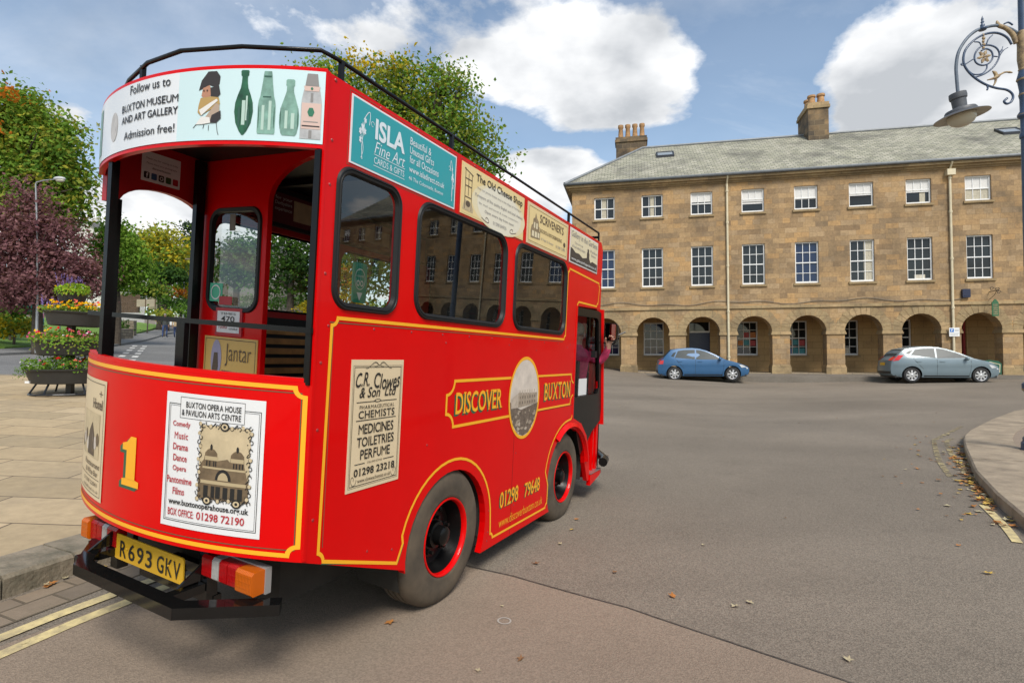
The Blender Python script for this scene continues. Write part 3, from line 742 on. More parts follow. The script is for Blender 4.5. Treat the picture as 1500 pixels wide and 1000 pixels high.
# inner arcade: floor, back wall with windows, ceiling
IB = 2.55
iw = MB()
icent = [c + .12 for c in centers]
W2 = .55; IZ0, IZ1 = 1.7, 3.53
cellx = [A0]
kinds = []
for i, c in enumerate(icent):
    kinds.append('door' if i == 2 else ('open' if i in (7, 12) else 'win'))
    hw = W2
    cellx += [c - hw, c + hw]
cellx.append(A1)
for i in range(len(cellx) - 1):
    if i % 2 == 0: iw.quad((cellx[i], IB, .5), (cellx[i + 1], IB, .5), (cellx[i + 1], IB, 3.9), (cellx[i], IB, 3.9))
    else:
        k = kinds[i // 2]; z0 = IZ0 if k == 'win' else .8
        if k == 'win': iw.quad((cellx[i], IB, .5), (cellx[i + 1], IB, .5), (cellx[i + 1], IB, z0), (cellx[i], IB, z0))
        iw.quad((cellx[i], IB, IZ1), (cellx[i + 1], IB, IZ1), (cellx[i + 1], IB, 3.9), (cellx[i], IB, 3.9))
        l, r = cellx[i], cellx[i + 1]; dd = .16 if k != 'open' else .5
        iw.add([(l, IB, z0), (r, IB, z0), (r, IB, IZ1), (l, IB, IZ1), (l, IB + dd, z0), (r, IB + dd, z0), (r, IB + dd, IZ1), (l, IB + dd, IZ1)], [(0, 1, 5, 4), (1, 2, 6, 5), (2, 3, 7, 6), (3, 0, 4, 7)])
iw.quad((A0, TK, 3.9), (A0, IB, 3.9), (A1, IB, 3.9), (A1, TK, 3.9))
iw.quad((A1, TK, .5), (A1, IB, .5), (A1, IB, 3.9), (A1, TK, 3.9)); iw.quad((A0, IB, .5), (A0, TK, .5), (A0, TK, 3.9), (A0, IB, 3.9))
iw.build('arcade_wall', M_inner, bld)
m = MB(); m.box(A0, A1, TK - .6, IB + .5, .3, .815); m.build('arcade_floor', M_flag2, bld)
shop = [(.02, .05, .3, .28, 4), (.38, .05, .24, .3, 1), (.66, .28, .3, .3, 0), (.36, .3, .26, .28, 1), (.04, .3, .26, .26, 2), (.68, .05, .28, .28, 1), (.36, .53, .26, .28, 0), (.69, .52, .28, .3, 2)]
ispec = [{}, {}, None, dict(things=shop[2:5] + shop[6:]), dict(things=shop[:6]), dict(things=[(.04, .05, .26, .3, 3), (.37, .05, .26, .3, 3), (.05, .32, .2, .2, 3)]), {}, None]
inners = []
for i, c in enumerate(icent):
    if kinds[i] != 'win': continue
    sp_ = ispec[i] if i < 8 else {}
    o = sash('window', W2, IZ1 - IZ0, 3, 4, M_bglass if i < 2 else M_dglass, sill=True, **sp_)
    put(o, c, IB, IZ0)
dm = MB(); c = icent[2]
dm.box(c - W2, c + W2, IB + .08, IB + .12, .82, 2.95)
for x0, x1 in ((c - .47, c - .06), (c + .06, c + .47)):
    for z0, z1 in ((.95, 1.6), (1.75, 2.3), (2.4, 2.85)):
        dm.box(x0, x1, IB + .06, IB + .08, z0, z1)
d = dm.build('door', M_navy, bld)
m = MB(); m.box(c - W2, c + W2, IB + .05, IB + .13, 2.953, 3.04); m.box(c - W2, c - W2 + .05, IB + .05, IB + .13, 3.043, IZ1); m.box(c + W2 - .05, c + W2, IB + .05, IB + .13, 3.043, IZ1); m.build('door_frame', M_white, d)
m = MB(); m.quad((c - W2, IB + .11, 3.04), (c + W2, IB + .11, 3.04), (c + W2, IB + .11, IZ1), (c - W2, IB + .11, IZ1)); m.build('fanlight', M_dglass, d)
m = MB(); m.sphere((c + .03, IB + .05, 1.85), .035); m.build('door_knob', mat('brass', (.6, .4, .15), .3, 1.0), d)
for i in (7, 12):
    c = icent[i]
    m = MB(); m.box(c - W2, c + W2, IB + 1.2, IB + 1.25, .82, IZ1, 0); m.box(c - W2, c - W2 + .06, IB + .1, IB + .3, .82, IZ1, 1); m.box(c + W2 - .09, c + W2, IB + .1, IB + .3, .82, IZ1, 1); m.box(c - W2, c + W2, IB + .1, IB + .3, 3.0, 3.07, 1)
    m.box(c - .3, c + .1, IB + .9, IB + 1.15, .82, 2.0, 2); m.box(c - .35, c + .15, IB + 1.0, IB + 1.18, 2.3, 2.9, 3)
    m.build('shop_doorway', [M_dark, M_poster[0], M_poster[1], M_poster[2]], bld)
for a in (1.21, 11.1, 21.2, 31.2):
    m = MB(); m.tube([(a, -.09, .82), (a, -.09, 10.35)], .055, 8)
    for z in (1.6, 3.9, 6.2, 8.4, 10.0): m.tube([(a, -.09, z - .05), (a, -.09, z + .05)], .075, 8)
    m.box(a - .17, a + .17, -.26, -.005, 10.1, 10.38) if a > 5 else None
    m.tube([(a, -.09, 10.35), (a, -.34, 10.7)], .045, 8)
    m.build('downpipe', M_cream, bld, smooth=True, angle=40)
# sagging cable along the string course
m = MB(); pts = []
for k in range(61):
    a = -6.4 + k * .3; pts.append((a, -.035, 4.33 + .07 * math.sin(a * 1.1) + .05 * math.sin(a * 2.7)))
m.tube(pts, .014, 5); m.build('cable', mat('grey_cable', (.17, .15, .12), .7), bld)
# pavement in front of the terrace
def fw(a, b): return (9.73 + a * math.cos(TH) + b * math.sin(TH), 28.5 - a * math.sin(TH) + b * math.cos(TH))
zf = .78
pv = MB(); M_pv = groundmat('worn_pavement', (.13, .112, .09), (.18, .158, .13), .3, big=.6)
ks = [-30, -12, -6, 0, 6, 12, 18, 24, 30, 36, 44]
for i in range(len(ks) - 1):
    for b0, b1, z0, z1 in ((-1.75, .65, .70, .80), (-1.95, -1.75, .69, .70)):
        P = []
        for a, b, z in ((ks[i], b0, z0), (ks[i + 1], b0, z0), (ks[i + 1], b1, z1), (ks[i], b1, z1)):
            x, y = fw(a, b); P.append((x, y, z))
        pv.add(P, [(0, 1, 2, 3)])
    x0, y0 = fw(ks[i], -1.95); x1, y1 = fw(ks[i + 1], -1.95)
    pv.add([(x0, y0, .2), (x1, y1, .2), (x1, y1, .69), (x0, y0, .69)], [(0, 1, 2, 3)])
struct(pv.build('terrace_pavement', M_pv))

# ================================================================== THE BUS
BW, BS, SHR = 1.765, .2275, .0327
BR = (BW * BW / 4 + BS * BS) / (2 * BS)
def arc(x): return (BR - BS) - math.sqrt(max(1e-9, BR * BR - (x + BW / 2) ** 2))
def rearmap(off=0.0, inset=0.0):
    def fn(x, z):
        nx_, ny_ = (x + BW / 2) / BR, (arc(x) - (BR - BS)) / BR
        return (x + nx_ * off, arc(x) + ny_ * off, z)
    return fn
def sidemap(off=0.0): return lambda y, z: (off, y, z)
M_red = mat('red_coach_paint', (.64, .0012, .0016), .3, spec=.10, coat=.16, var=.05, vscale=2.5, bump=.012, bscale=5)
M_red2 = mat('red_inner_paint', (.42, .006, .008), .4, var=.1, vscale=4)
M_gold = mat('gold_line_paint', (.86, .40, .015), .35)
M_green = mat('green_shadow_paint', (.02, .10, .05), .4)
M_blk = mat('black_gloss_paint', (.0045, .0045, .0045), .28, spec=.25, bump=.04, bscale=30)
M_rub = mat('black_rubber', (.011, .011, .011), .5, spec=.3)
M_tyre = mat('dusty_tyre_rubber', (.094, .070, .046), .85, var=.35, vscale=5, dark=(.055, .043, .03))
M_chassis = mat('dirty_chassis', (.02, .018, .015), .8, var=.4, vscale=6)
M_glass = glassmat('coach_glass', (.86, .89, .88), 1.0, 1.72)
M_ceil = mat('black_ceiling', (.012, .012, .012), .5)
M_wood = mat('varnished_slat', (.55, .27, .09), .4, var=.35, vscale=6)
M_alu = mat('aluminium_trim', (.45, .44, .42), .35, .8)
M_lred = mat('red_lamp_lens', (.36, .004, .005), .2, spec=.35, coat=.25)
M_lor = mat('amber_lamp_lens', (.50, .10, .003), .25, spec=.3, coat=.15)
M_lwh = mat('clear_lamp_lens', (.40, .385, .36), .2, coat=.4)
for m_ in (M_lred, M_lor, M_lwh):
    t_ = m_.node_tree; c_ = t_.nodes.new('ShaderNodeTexCoord'); w_ = t_.nodes.new('ShaderNodeTexWave'); w_.bands_direction = 'X'; w_.inputs['Scale'].default_value = 34; w_.inputs['Distortion'].default_value = .4
    b_ = t_.nodes.new('ShaderNodeBump'); b_.inputs['Strength'].default_value = .5; b_.inputs['Distance'].default_value = .004; t_.links.new(c_.outputs['Object'], w_.inputs['Vector']); t_.links.new(w_.outputs['Fac'], b_.inputs['Height']); t_.links.new(b_.outputs[0], t_.nodes['Principled BSDF'].inputs['Normal'])
M_plate = mat('yellow_plate', (.66, .38, .02), .35)
M_ink = mat('black_ink', (.014, .013, .012), .5)
M_ired = mat('red_ink', (.42, .02, .03), .5)
M_paperw = mat('white_poster', (.70, .70, .69), .4)
M_paperc = mat('cream_poster', (.66, .53, .34), .4)
M_paperc2 = mat('pale_cream_poster', (.70, .62, .42), .4)
M_paperk = mat('yellow_cream_poster', (.74, .58, .28), .4)
M_sepia = mat('sepia_tone', (.16, .11, .06), .6, var=.35, vscale=20)
M_sepl = mat('pale_sepia', (.55, .44, .27), .6, var=.2, vscale=9)
M_phot = mat('photo_sky', (.62, .54, .46), .6, var=.2, vscale=7)
M_grey = mat('grey_print', (.30, .29, .28), .6)
M_brown = mat('brown_print', (.10, .07, .045), .6)
M_teal = mat('teal_sign', (.012, .30, .33), .3, coat=.3)
M_tealw = mat('pale_print', (.66, .74, .78), .4)
M_pale = mat('pale_blue_banner', (.56, .72, .73), .3, coat=.3)
M_palew = mat('white_banner', (.72, .74, .75), .3, coat=.3)
bus = thing('tour_bus', 'red and gold open deck replica tram bus with round back, parked in the road', 'bus')
bus.matrix_world = Matrix(((.893855, .445943, .046461, -.944322), (-.445645, .895045, -.017161, 2.490333), (-.049238, -.005365, .998773, .003147), (0, 0, 0, 1)))
def B(mb, name, mats, parent=bus, smooth=False, angle=None, recalc=False, shear=True):
    if shear: mb.v = [(x, y, z - SHR * x) for x, y, z in mb.v]
    return mb.build(name, mats, parent, smooth, angle, recalc)

# --- right side ---------------------------------------------------------------
ZTOP = 2.79
wins = [(.084, .560, 1.745, 2.42, .10), (.703, 1.800, 1.745, 2.42, .13), (1.931, 3.018, 1.745, 2.42, .13)]
holes = [rrect(a + .012, b - .012, c + .012, d - .012, r, 6) for a, b, c, d, r in wins]
rarch = [(1.2 + .455 * math.cos(R_(a)), .385 + .435 * math.sin(R_(a))) for a in range(188, -29, -9)]
farch = [(3.26 + .50 * math.cos(R_(a)), .40 + .465 * math.sin(R_(a))) for a in range(205, -1, -9)]
side = [(0, .625), (.735, .348)] + rarch + [(1.655, .180), (2.83, .176)] + farch + [(3.86, .25), (3.93, .25), (3.90, .50), (3.78, .74), (3.60, .88), (3.36, .955), (3.345, 2.05), (4.06, 2.075), (4.055, 2.72), (4.0, ZTOP), (0, ZTOP)]
m = MB(); m.slab([side] + holes, sidemap(0), sidemap(-.045))
B(m, 'side_panel', M_red)
# edging strip over the rear corner, and panel joints
m = MB()
m.box(-.012, .006, -.004, .012, .63, ZTOP)
B(m, 'corner_moulding', M_red)
m = MB(); m.box(-.01, .004, 3.315, 3.345, .96, 2.05); B(m, 'door_moulding', M_red)
m = MB()
M_joint = mat('dark_joint', (.10, .004, .004), .6)
for ya, yb2, za, zb2 in ((2.0535, 2.0565, .19, 1.087), (1.6, 3.33, 1.088, 1.091), (3.0225, 3.0255, 1.74, ZTOP - .02)):
    m = MB(); m.box(0, .0012, ya, yb2, za, zb2); B(m, 'panel_joint', M_joint)
m = MB()
for y in [.05 + .31 * k for k in range(13)]:
    m.sphere((.0005, y, 2.772), (.004, .009, .009), 8, 4); m.sphere((.0005, y + .03, 1.668), (.003, .007, .007), 8, 4)
for z in (.8, 1.2, 1.5, 1.9, 2.3, 2.5): m.sphere((.0005, .045, z), (.003, .008, .008), 8, 4)
for y, z in ((.9, 1.02), (1.05, 1.62), (.42, .55), (1.7, .30), (1.7, .45), (2.1, .4), (2.1, .8), (2.79, .3), (2.79, .6), (1.69, .24), (.62, .5), (3.1, 1.64), (2.4, 1.6), (1.9, 1.63)): m.sphere((.0005, y, z), (.003, .007, .007), 8, 4)
B(m, 'rivets', mat('painted_rivet', (.30, .02, .02), .4))
# left side
lw = [(.72, 1.80, 1.745, 2.36, .12), (1.93, 3.02, 1.745, 2.36, .12)]
lholes = [rrect(a, b, c, d, r, 5) for a, b, c, d, r in lw]
lpoly = [(.02, ZTOP), (.02, 2.30), (.09, 2.30)] + [(.36 - .27 * math.cos(R_(t)), 2.30 + .135 * math.sin(R_(t))) for t in range(12, 180, 12)] + [(.63, 2.30), (.63, .40), (.75, .36)] + rarch + [(1.655, .18), (2.83, .176)] + farch + [(4.3, .3), (4.35, .9), (4.06, 2.075), (4.0, ZTOP)]
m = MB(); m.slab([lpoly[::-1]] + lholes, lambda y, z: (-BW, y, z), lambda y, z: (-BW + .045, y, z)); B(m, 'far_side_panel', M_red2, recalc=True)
# windows
def window(a, b, c, d, r, x, sgn, nm='window'):
    m = MB(); o = rrect(a, b, c, d, r, 8); i = rrect(a + .03, b - .03, c + .03, d - .03, r - .025, 8); i2 = rrect(a + .038, b - .038, c + .038, d - .038, r - .03, 8)
    n = len(o)
    L = [[(x + sgn * .0, *p) for p in o], [(x + sgn * .012, p[0], p[1]) for p in rrect(a + .005, b - .005, c + .005, d - .005, r, 8)], [(x + sgn * .013, *p) for p in rrect(a + .013, b - .013, c + .013, d - .013, r - .01, 8)],
         [(x + sgn * .008, *p) for p in rrect(a + .016, b - .016, c + .016, d - .016, r - .012, 8)], [(x + sgn * .012, *p) for p in rrect(a + .02, b - .02, c + .02, d - .02, r - .015, 8)], [(x + sgn * .010, *p) for p in i], [(x - sgn * .012, *p) for p in i2]]
    vs = [q for l in L for q in l]; fs = []
    for k in range(len(L) - 1):
        for j in range(n): fs.append((k * n + j, k * n + (j + 1) % n, (k + 1) * n + (j + 1) % n, (k + 1) * n + j))
    m.add(vs, fs); w = B(m, nm, M_rub, smooth=True, angle=50)
    m = MB(); m.poly([i2], lambda y, z: (x - sgn * .010, y, z)); B(m, 'pane', M_glass, w)
    return w
for a, b, c, d, r in wins: window(a, b, c, d, r, 0, 1)
for a, b, c, d, r in lw: window(a - .02, b + .02, c - .02, d + .02, r, -BW, -1)
# rear: lower panel, roof band
NX = 36
def band(mb, z0, z1, off, th, x0=-BW, x1=0.0, mi=0):
    xs_ = [x0 + (x1 - x0) * k / NX for k in range(NX + 1)]; f, bk = rearmap(off), rearmap(off - th)
    vs = []
    for x in xs_: vs += [f(x, z0), f(x, z1), bk(x, z1), bk(x, z0)]
    fs = []
    for k in range(NX):
        for q in range(4): fs.append((4 * k + q, 4 * (k + 1) + q, 4 * (k + 1) + (q + 1) % 4, 4 * k + (q + 1) % 4))
    fs += [(0, 1, 2, 3), (4 * NX + 3, 4 * NX + 2, 4 * NX + 1, 4 * NX)]
    mb.add(vs, fs, mi)
m = MB(); band(m, .625, 1.41, 0, .03, -BW + .002, -.001); rp = B(m, 'rear_panel', M_red, smooth=True, angle=30, recalc=True)
m = MB(); band(m, 1.4105, 1.428, -.004, .03, -BW + .01, -.01); B(m, 'panel_capping', M_red, smooth=True, angle=30, recalc=True)
m = MB(); band(m, 2.445, ZTOP + .012, 0, .03, -BW + .002, -.001); B(m, 'roof_band', M_red, smooth=True, angle=30, recalc=True)
# roof, ceiling, floor, chassis
def outline(inset, n=24):
    pts = [(-BW + inset + (BW - 2 * inset) * k / n, arc(-BW + (BW) * k / n) + inset) for k in range(n + 1)]
    return pts
m = MB(); rl = outline(.03) + [(-.03, 4.02), (-BW + .03, 4.02)]
m.slab([rl], lambda x, y: (x, y, 2.76), lambda x, y: (x, y, 2.715)); B(m, 'roof', M_ceil)
m = MB()
for y in (.22, 1.1, 1.9, 2.7): m.box(-BW + .06, -.06, y - .025, y + .025, 2.665, 2.714)
m.box(-BW + .05, -BW + .09, .66, 3.3, 2.40, 2.70); m.box(-.09, -.05, .62, 3.3, 2.43, 2.70)
B(m, 'roof_rib', M_ceil)
m = MB(); m.slab([outline(.035) + [(-.05, .60), (-BW + .05, .60)]], lambda x, y: (x, y, .66), lambda x, y: (x, y, .62)); m.box(-BW + .05, -.05, .601, 3.32, .80, .84); B(m, 'floor', M_chassis)
m = MB(); m.box(-BW + .30, -.30, .15, 4.2, .30, .61); m.box(-BW + .05, -.05, 1.68, 2.80, .24, .60); m.box(-.42, -.06, .62, .72, .40, .8); m.box(-.42, -.06, 1.66, 1.70, .2, .8)
m.tube([(-.10, 1.2, .40), (-1.66, 1.2, .40)], .09, 10); m.tube([(-.10, 3.2, .40), (-1.66, 3.2, .40)], .06, 10)
for y in (.8, 1.62): m.box(-.28, -.20, y - .05, y + .05, .3, .62)
m.tube([(-.24, .72, .46), (-.24, .95, .38), (-.24, 1.2, .34), (-.24, 1.45, .38), (-.24, 1.68, .46)], .035, 6)
B(m, 'chassis', M_chassis)
for cy_, c0, ry, rz in ((1.2, .385, .47, .45), (3.26, .40, .515, .48)):
    m = MB(); pr = [(cy_ + ry * math.cos(R_(a)), c0 + rz * math.sin(R_(a))) for a in range(205, -26, -11)]
    for k in range(len(pr) - 1): m.add([(-.046, *pr[k]), (-.046, *pr[k + 1]), (-.36, *pr[k + 1]), (-.36, *pr[k])], [(0, 1, 2, 3)])
    m.poly([pr], lambda y, z: (-.36, y, z))
    B(m, 'wheel_arch_liner', M_chassis, smooth=True, angle=40)
# arch lip on the front wing
m = MB(); pts = [(3.26 + .56 * math.cos(R_(a)), .415 + .51 * math.sin(R_(a))) for a in range(128, 2, -6)]
inn = [(3.26 + .50 * math.cos(R_(a)), .40 + .465 * math.sin(R_(a))) for a in range(128, 2, -6)]
n = len(pts); vs = [(.003, *p) for p in pts] + [(.032, p[0] * .35 + q[0] * .65, p[1] * .35 + q[1] * .65) for p, q in zip(pts, inn)] + [(-.02, *q) for q in inn]
m.add(vs, [(r * n + k, r * n + k + 1, (r + 1) * n + k + 1, (r + 1) * n + k) for r in range(2) for k in range(n - 1)])
B(m, 'front_wing', M_red, smooth=True, angle=60)
# --- wheels ------------------------------------------------------------------
def wheel():
    w = bpy.data.objects.new('wheel', None); COL.objects.link(w); w.parent = bus
    m = MB(); r = .42
    m.lathe([(.232, -.004), (.245, .010), (.262, .014), (.285, .011), (.30, .014), (.33, .012), (.36, .008), (.385, -.001), (.400, -.014), (.412, -.030), (r, -.050), (r, -.078), (r - .009, -.081), (r - .009, -.090), (r, -.093), (r + .002, -.115), (r - .008, -.118), (r - .008, -.128), (r + .002, -.131), (r, -.155), (r - .009, -.158), (r - .009, -.167), (r, -.170), (r, -.19), (.40, -.22), (.36, -.245), (.25, -.245)], (0, 0, 0), 'x', 56)
    m.build('tyre', M_tyre, w, smooth=True, angle=35)
    m = MB(); m.lathe([(.236, -.012), (.240, .004), (.237, .012), (.230, .012), (.224, .006), (.220, -.02)], (0, 0, 0), 'x', 48); m.build('rim', M_red, w, smooth=True, angle=50)
    m = MB(); m.lathe([(.221, -.018), (.21, -.06), (.19, -.11), (.15, -.115), (.14, -.095), (.085, -.092), (.08, -.06), (.062, -.055), (.058, -.005), (.04, .006), (.0001, .008)], (0, 0, 0), 'x', 40)
    for k in range(5):
        a = R_(72 * k + 20); c_, s_ = math.cos(a), math.sin(a)
        m.lathe([(.019, -.10), (.019, -.07), (.012, -.068), (.011, -.045), (.0001, -.045)], (0, .112 * c_, .112 * s_), 'x', 8)
        m.lathe([(.012, -.02), (.012, .0), (.0001, .0)], (0, .047 * c_, .047 * s_), 'x', 6)
    for k in range(4):
        a = R_(90 * k + 50); m.sphere((-.108, .168 * math.cos(a), .168 * math.sin(a)), (.006, .016, .022), 8, 4)
    m.build('hub', M_blk, w, smooth=True, angle=40)
    return w
w0 = wheel(); w0.location = (-.012, 1.165, .415)
w1 = copytree(w0); w1.location = (-.03, 3.215, .410)
for y in (1.165, 3.215):
    q = copytree(w0); q.location = (-BW + .02, y, .43); q.rotation_euler = (0, 0, math.pi)
# --- rear platform -----------------------------------------------------------
YB = .62
dc, dh = -.585, .505
door_hole = [(dc + dh, .84), (dc + dh, 2.42)] + [(dc + dh * math.cos(R_(a)), 2.42 + .27 * math.sin(R_(a))) for a in range(10, 171, 10)] + [(dc - dh, 2.42), (dc - dh, .84)]
m = MB(); m.slab([[(-BW + .046, .66), (dc - dh, .66), (dc - dh, .84)] + door_hole[::-1][1:-1] + [(dc + dh, .84), (dc + dh, .66), (-.046, .66), (-.046, 2.714), (-BW + .046, 2.714)], rrect(-1.63, -1.145, 1.72, 2.385, .09, 6)], lambda x, z: (x, YB, z), lambda x, z: (x, YB + .035, z)); bulk = B(m, 'bulkhead', M_red)
def ringpart(a, b, c, d, r, y, nm):
    m = MB(); o = rrect(a, b, c, d, r, 8); i = rrect(a + .03, b - .03, c + .03, d - .03, r - .022, 8); n = len(o)
    L = [[(p[0], y, p[1]) for p in o], [(p[0], y - .012, p[1]) for p in rrect(a + .006, b - .006, c + .006, d - .006, r, 8)], [(p[0], y - .010, p[1]) for p in i], [(p[0], y + .02, p[1]) for p in i]]
    m.add([q for l in L for q in l], [(k * n + j, k * n + (j + 1) % n, (k + 1) * n + (j + 1) % n, (k + 1) * n + j) for k in range(3) for j in range(n)])
    w = B(m, nm, M_rub, smooth=True, angle=50)
    m = MB(); m.poly([i], lambda x, z: (x, y + .015, z)); B(m, 'pane', M_glass, w); return w
ringpart(-1.64, -1.135, 1.71, 2.395, .10, YB, 'window')
m = MB(); m.box(-.040, -.006, -.014, .012, 1.4, 2.44); B(m, 'post', M_blk)
m = MB(); px_ = -1.375; py_ = arc(px_) + .03
m.box(px_ - .017, px_ + .017, py_ - .015, py_ + .025, 1.40, 2.46); B(m, 'post', M_blk)
m = MB(); m.box(-BW + .05, -BW + .09, YB - .08, YB - .02, .7, 2.70); B(m, 'post', M_blk)
m = MB(); m.box(-.925, -.86, -.03, -.004, .66, 1.628); B(m, 'post', M_blk)
m = MB(); m.box(-BW + .01, .0, -.024, -.008, 1.628, 1.652); B(m, 'grab_rail', M_blk)
m = MB(); m.box(-BW + .03, -BW + .07, .045, .095, .66, 2.32); B(m, 'post', M_blk)
# top rail
m = MB(); inn = .07
rp_ = [(-.05, 4.05, 2.815), (-.05, 4.04, 2.906), (-.05, .10, 2.902), (-.07, .02, 2.905), (-.40, -.13, 2.915), (-.74, -.195, 2.93), (-1.02, -.185, 2.93), (-1.30, -.115, 2.925), (-1.66, .02, 2.91), (-BW + .05, .14, 2.905), (-BW + .05, 4.04, 2.906), (-BW + .05, 4.05, 2.815)]
rp_ = [(x, y, z + SHR * x * (1 if -1.7 < x < -.1 else 0)) for x, y, z in rp_]
m.tube(rp_, .0105, 8); m.tube([(-.05, 4.045, 2.86), (-BW + .05, 4.045, 2.86)], .014, 6)
for x, y in ((-.05, 1.08), (-.05, 3.12), (-.05, .13), (-1.10, -.16), (-BW + .05, 1.08), (-BW + .05, 3.12)): m.box(x - .0105, x + .0105, y - .0105, y + .0105, 2.75, 2.905)
B(m, 'roof_rail', M_blk, smooth=True, angle=50)
# slatted bench, interior partition, posters over the far windows
m = MB(); m.box(-BW + .08, -BW + .10, .70, 2.7, .9, 1.70); m.box(-BW + .10, -BW + .45, .70, 2.7, .9, 1.18); b_ = B(m, 'bench', M_ceil)
m = MB()
for k in range(6): m.box(-BW + .101, -BW + .125, .70, 2.7, 1.20 + .075 * k, 1.245 + .075 * k)
for k in range(4): m.box(-BW + .11 + .085 * k, -BW + .175 + .085 * k, .70, 2.7, 1.181, 1.205)
B(m, 'slats', M_wood, b_)
m = MB(); m.box(-.48, -.10, .70, 2.7, .9, 1.18); m.box(-.10, -.08, .7, 2.7, .9, 1.6); b_ = B(m, 'bench', M_ceil)
m = MB(); m.box(-BW + .05, -.05, 3.285, 3.315, .84, 2.714); B(m, 'cab_partition', M_ceil)
def lettering(name, lines, fn, mats, parent, cut=False):
    """lines: (text, u0, u1, v0, v1, material index, bold, shear, warp)"""
    m = MB()
    for L in lines:
        s, u0, u1, v0, v1, mi = L[:6]; add_text(m, s, u0, u1, v0, v1, fn, mi, L[6] if len(L) > 6 else 0, L[7] if len(L) > 7 else 0, L[8] if len(L) > 8 else None)
    return B(m, name, mats, parent)
intf = lambda u, v: (-BW + .10 + 0, u, v)
m = MB(); m.box(-BW + .091, -BW + .0995, .75, 3.1, 2.43, 2.66); ip = B(m, 'interior_poster', mat('maroon_poster', (.13, .02, .025), .5))
m = MB(); m.box(-BW + .1, -BW + .102, 1.33, 1.62, 2.47, 2.63, 0); m.box(-BW + .1, -BW + .102, 1.66, 1.9, 2.45, 2.52, 0); m.box(-BW + .1, -BW + .102, 2.1, 2.5, 2.47, 2.6, 0)
B(m, 'print', M_sepl, ip)
lettering('lettering', [('for your', 1.15, 1.31, 2.60, 2.635, 0), ('Derbyshire', 1.15, 1.31, 2.56, 2.595, 0), ('experience', 1.15, 1.31, 2.515, 2.55, 0)], lambda u, v: (-BW + .103, u, v), [M_paperw], ip)
# notices on the bulkhead and over the entrance
def bm_(off): return lambda x, z: (x, YB - off, z)
m = MB(); m.box(-1.625, -1.115, YB - .006, YB - .0005, 1.22, 1.545); jt = B(m, 'notice', mat('mustard_notice', (.62, .40, .11), .45))
m = MB(); f = bm_(.008); add_line(m, rect(-1.61, -1.13, 1.235, 1.53), .004, f, 0, True); m.poly([ell(-1.50, 1.40, .052, .125, 20)], f, 1); m.poly([[(-1.52, 1.44), (-1.485, 1.44), (-1.475, 1.35), (-1.49, 1.28), (-1.52, 1.28), (-1.535, 1.33)]], bm_(.0095), 0); m.poly([[(-1.44, 1.33), (-1.15, 1.325), (-1.14, 1.29), (-1.20, 1.275), (-1.38, 1.28), (-1.45, 1.295)]], f, 0)
B(m, 'print', [M_brown, mat('lilac_print', (.32, .3, .42), .5)], jt)
lettering('lettering', [('Jantar', -1.41, -1.165, 1.36, 1.505, 0, -.01)], bm_(.010), [M_brown], jt)
m = MB(); m.box(-1.50, -1.285, YB - .014, YB - .0005, 1.575, 1.715); m.box(-1.52, -1.265, YB - .012, YB - .0004, 1.555, 1.735, 1); nt_ = B(m, 'notice', [M_paperw, M_ired])
lettering('lettering', [('TIMES', -1.47, -1.32, 1.69, 1.705, 1), ('470', -1.46, -1.33, 1.645, 1.682, 1, .01), ('TOURS', -1.485, -1.40, 1.60, 1.63, 0, .01), ('adult', -1.38, -1.30, 1.615, 1.63, 1), ('child', -1.38, -1.30, 1.595, 1.608, 1)], bm_(.016), [M_ired, M_ink], nt_)
m = MB(); m.box(-1.60, -1.475, YB - .006, YB - .003, 1.775, 1.895, 0); m.box(-1.50, -1.375, YB - .008, YB - .005, 1.755, 1.81, 1); m.box(-1.44, -1.385, YB - .004, YB - .002, 2.24, 2.35, 2)
st = B(m, 'window_sticker', [mat('green_sticker', (.06, .42, .25), .4), M_ired, mat('brown_tag', (.15, .13, .11), .6)])
m = MB(); f = bm_(.009); add_line(m, ell(-1.5375, 1.835, .045, .045, 24), .008, f, 0, True); B(m, 'print', M_paperw, st)
lf = lambda off: (lambda y, z: (-BW + .046 + off, y, z))
m = MB(); m.box(-BW + .0455, -BW + .05, .205, .445, 2.475, 2.66); nw = B(m, 'notice', M_paperw)
m = MB(); f = lf(.006)
for k, (c, mi) in enumerate(((.235, 0), (.28, 1), (.325, 0), (.37, 2), (.415, 3))): m.poly([rrect(c - .017, c + .017, 2.492, 2.532, .006, 3)], f, mi)
B(m, 'print', [M_ink, mat('blue_print', (.03, .09, .2), .5), mat('dark_green_print', (.03, .09, .03), .5), M_ired], nw)
m = MB(); f = lf(.008); add_line(m, ell(.325, 2.512, .009, .010, 14), .004, f, 0, True); B(m, 'icon', M_paperw, nw)
lettering('lettering', [('f', .23, .243, 2.497, 2.527, 1, .02), ('Thank you for visiting us today', .225, .425, 2.608, 2.622, 0), ('Please share your photographs', .23, .42, 2.58, 2.592, 0), ('discoverbuxton', .265, .38, 2.555, 2.568, 0, .01)], lf(.0085), [M_ink, M_paperw], nw)
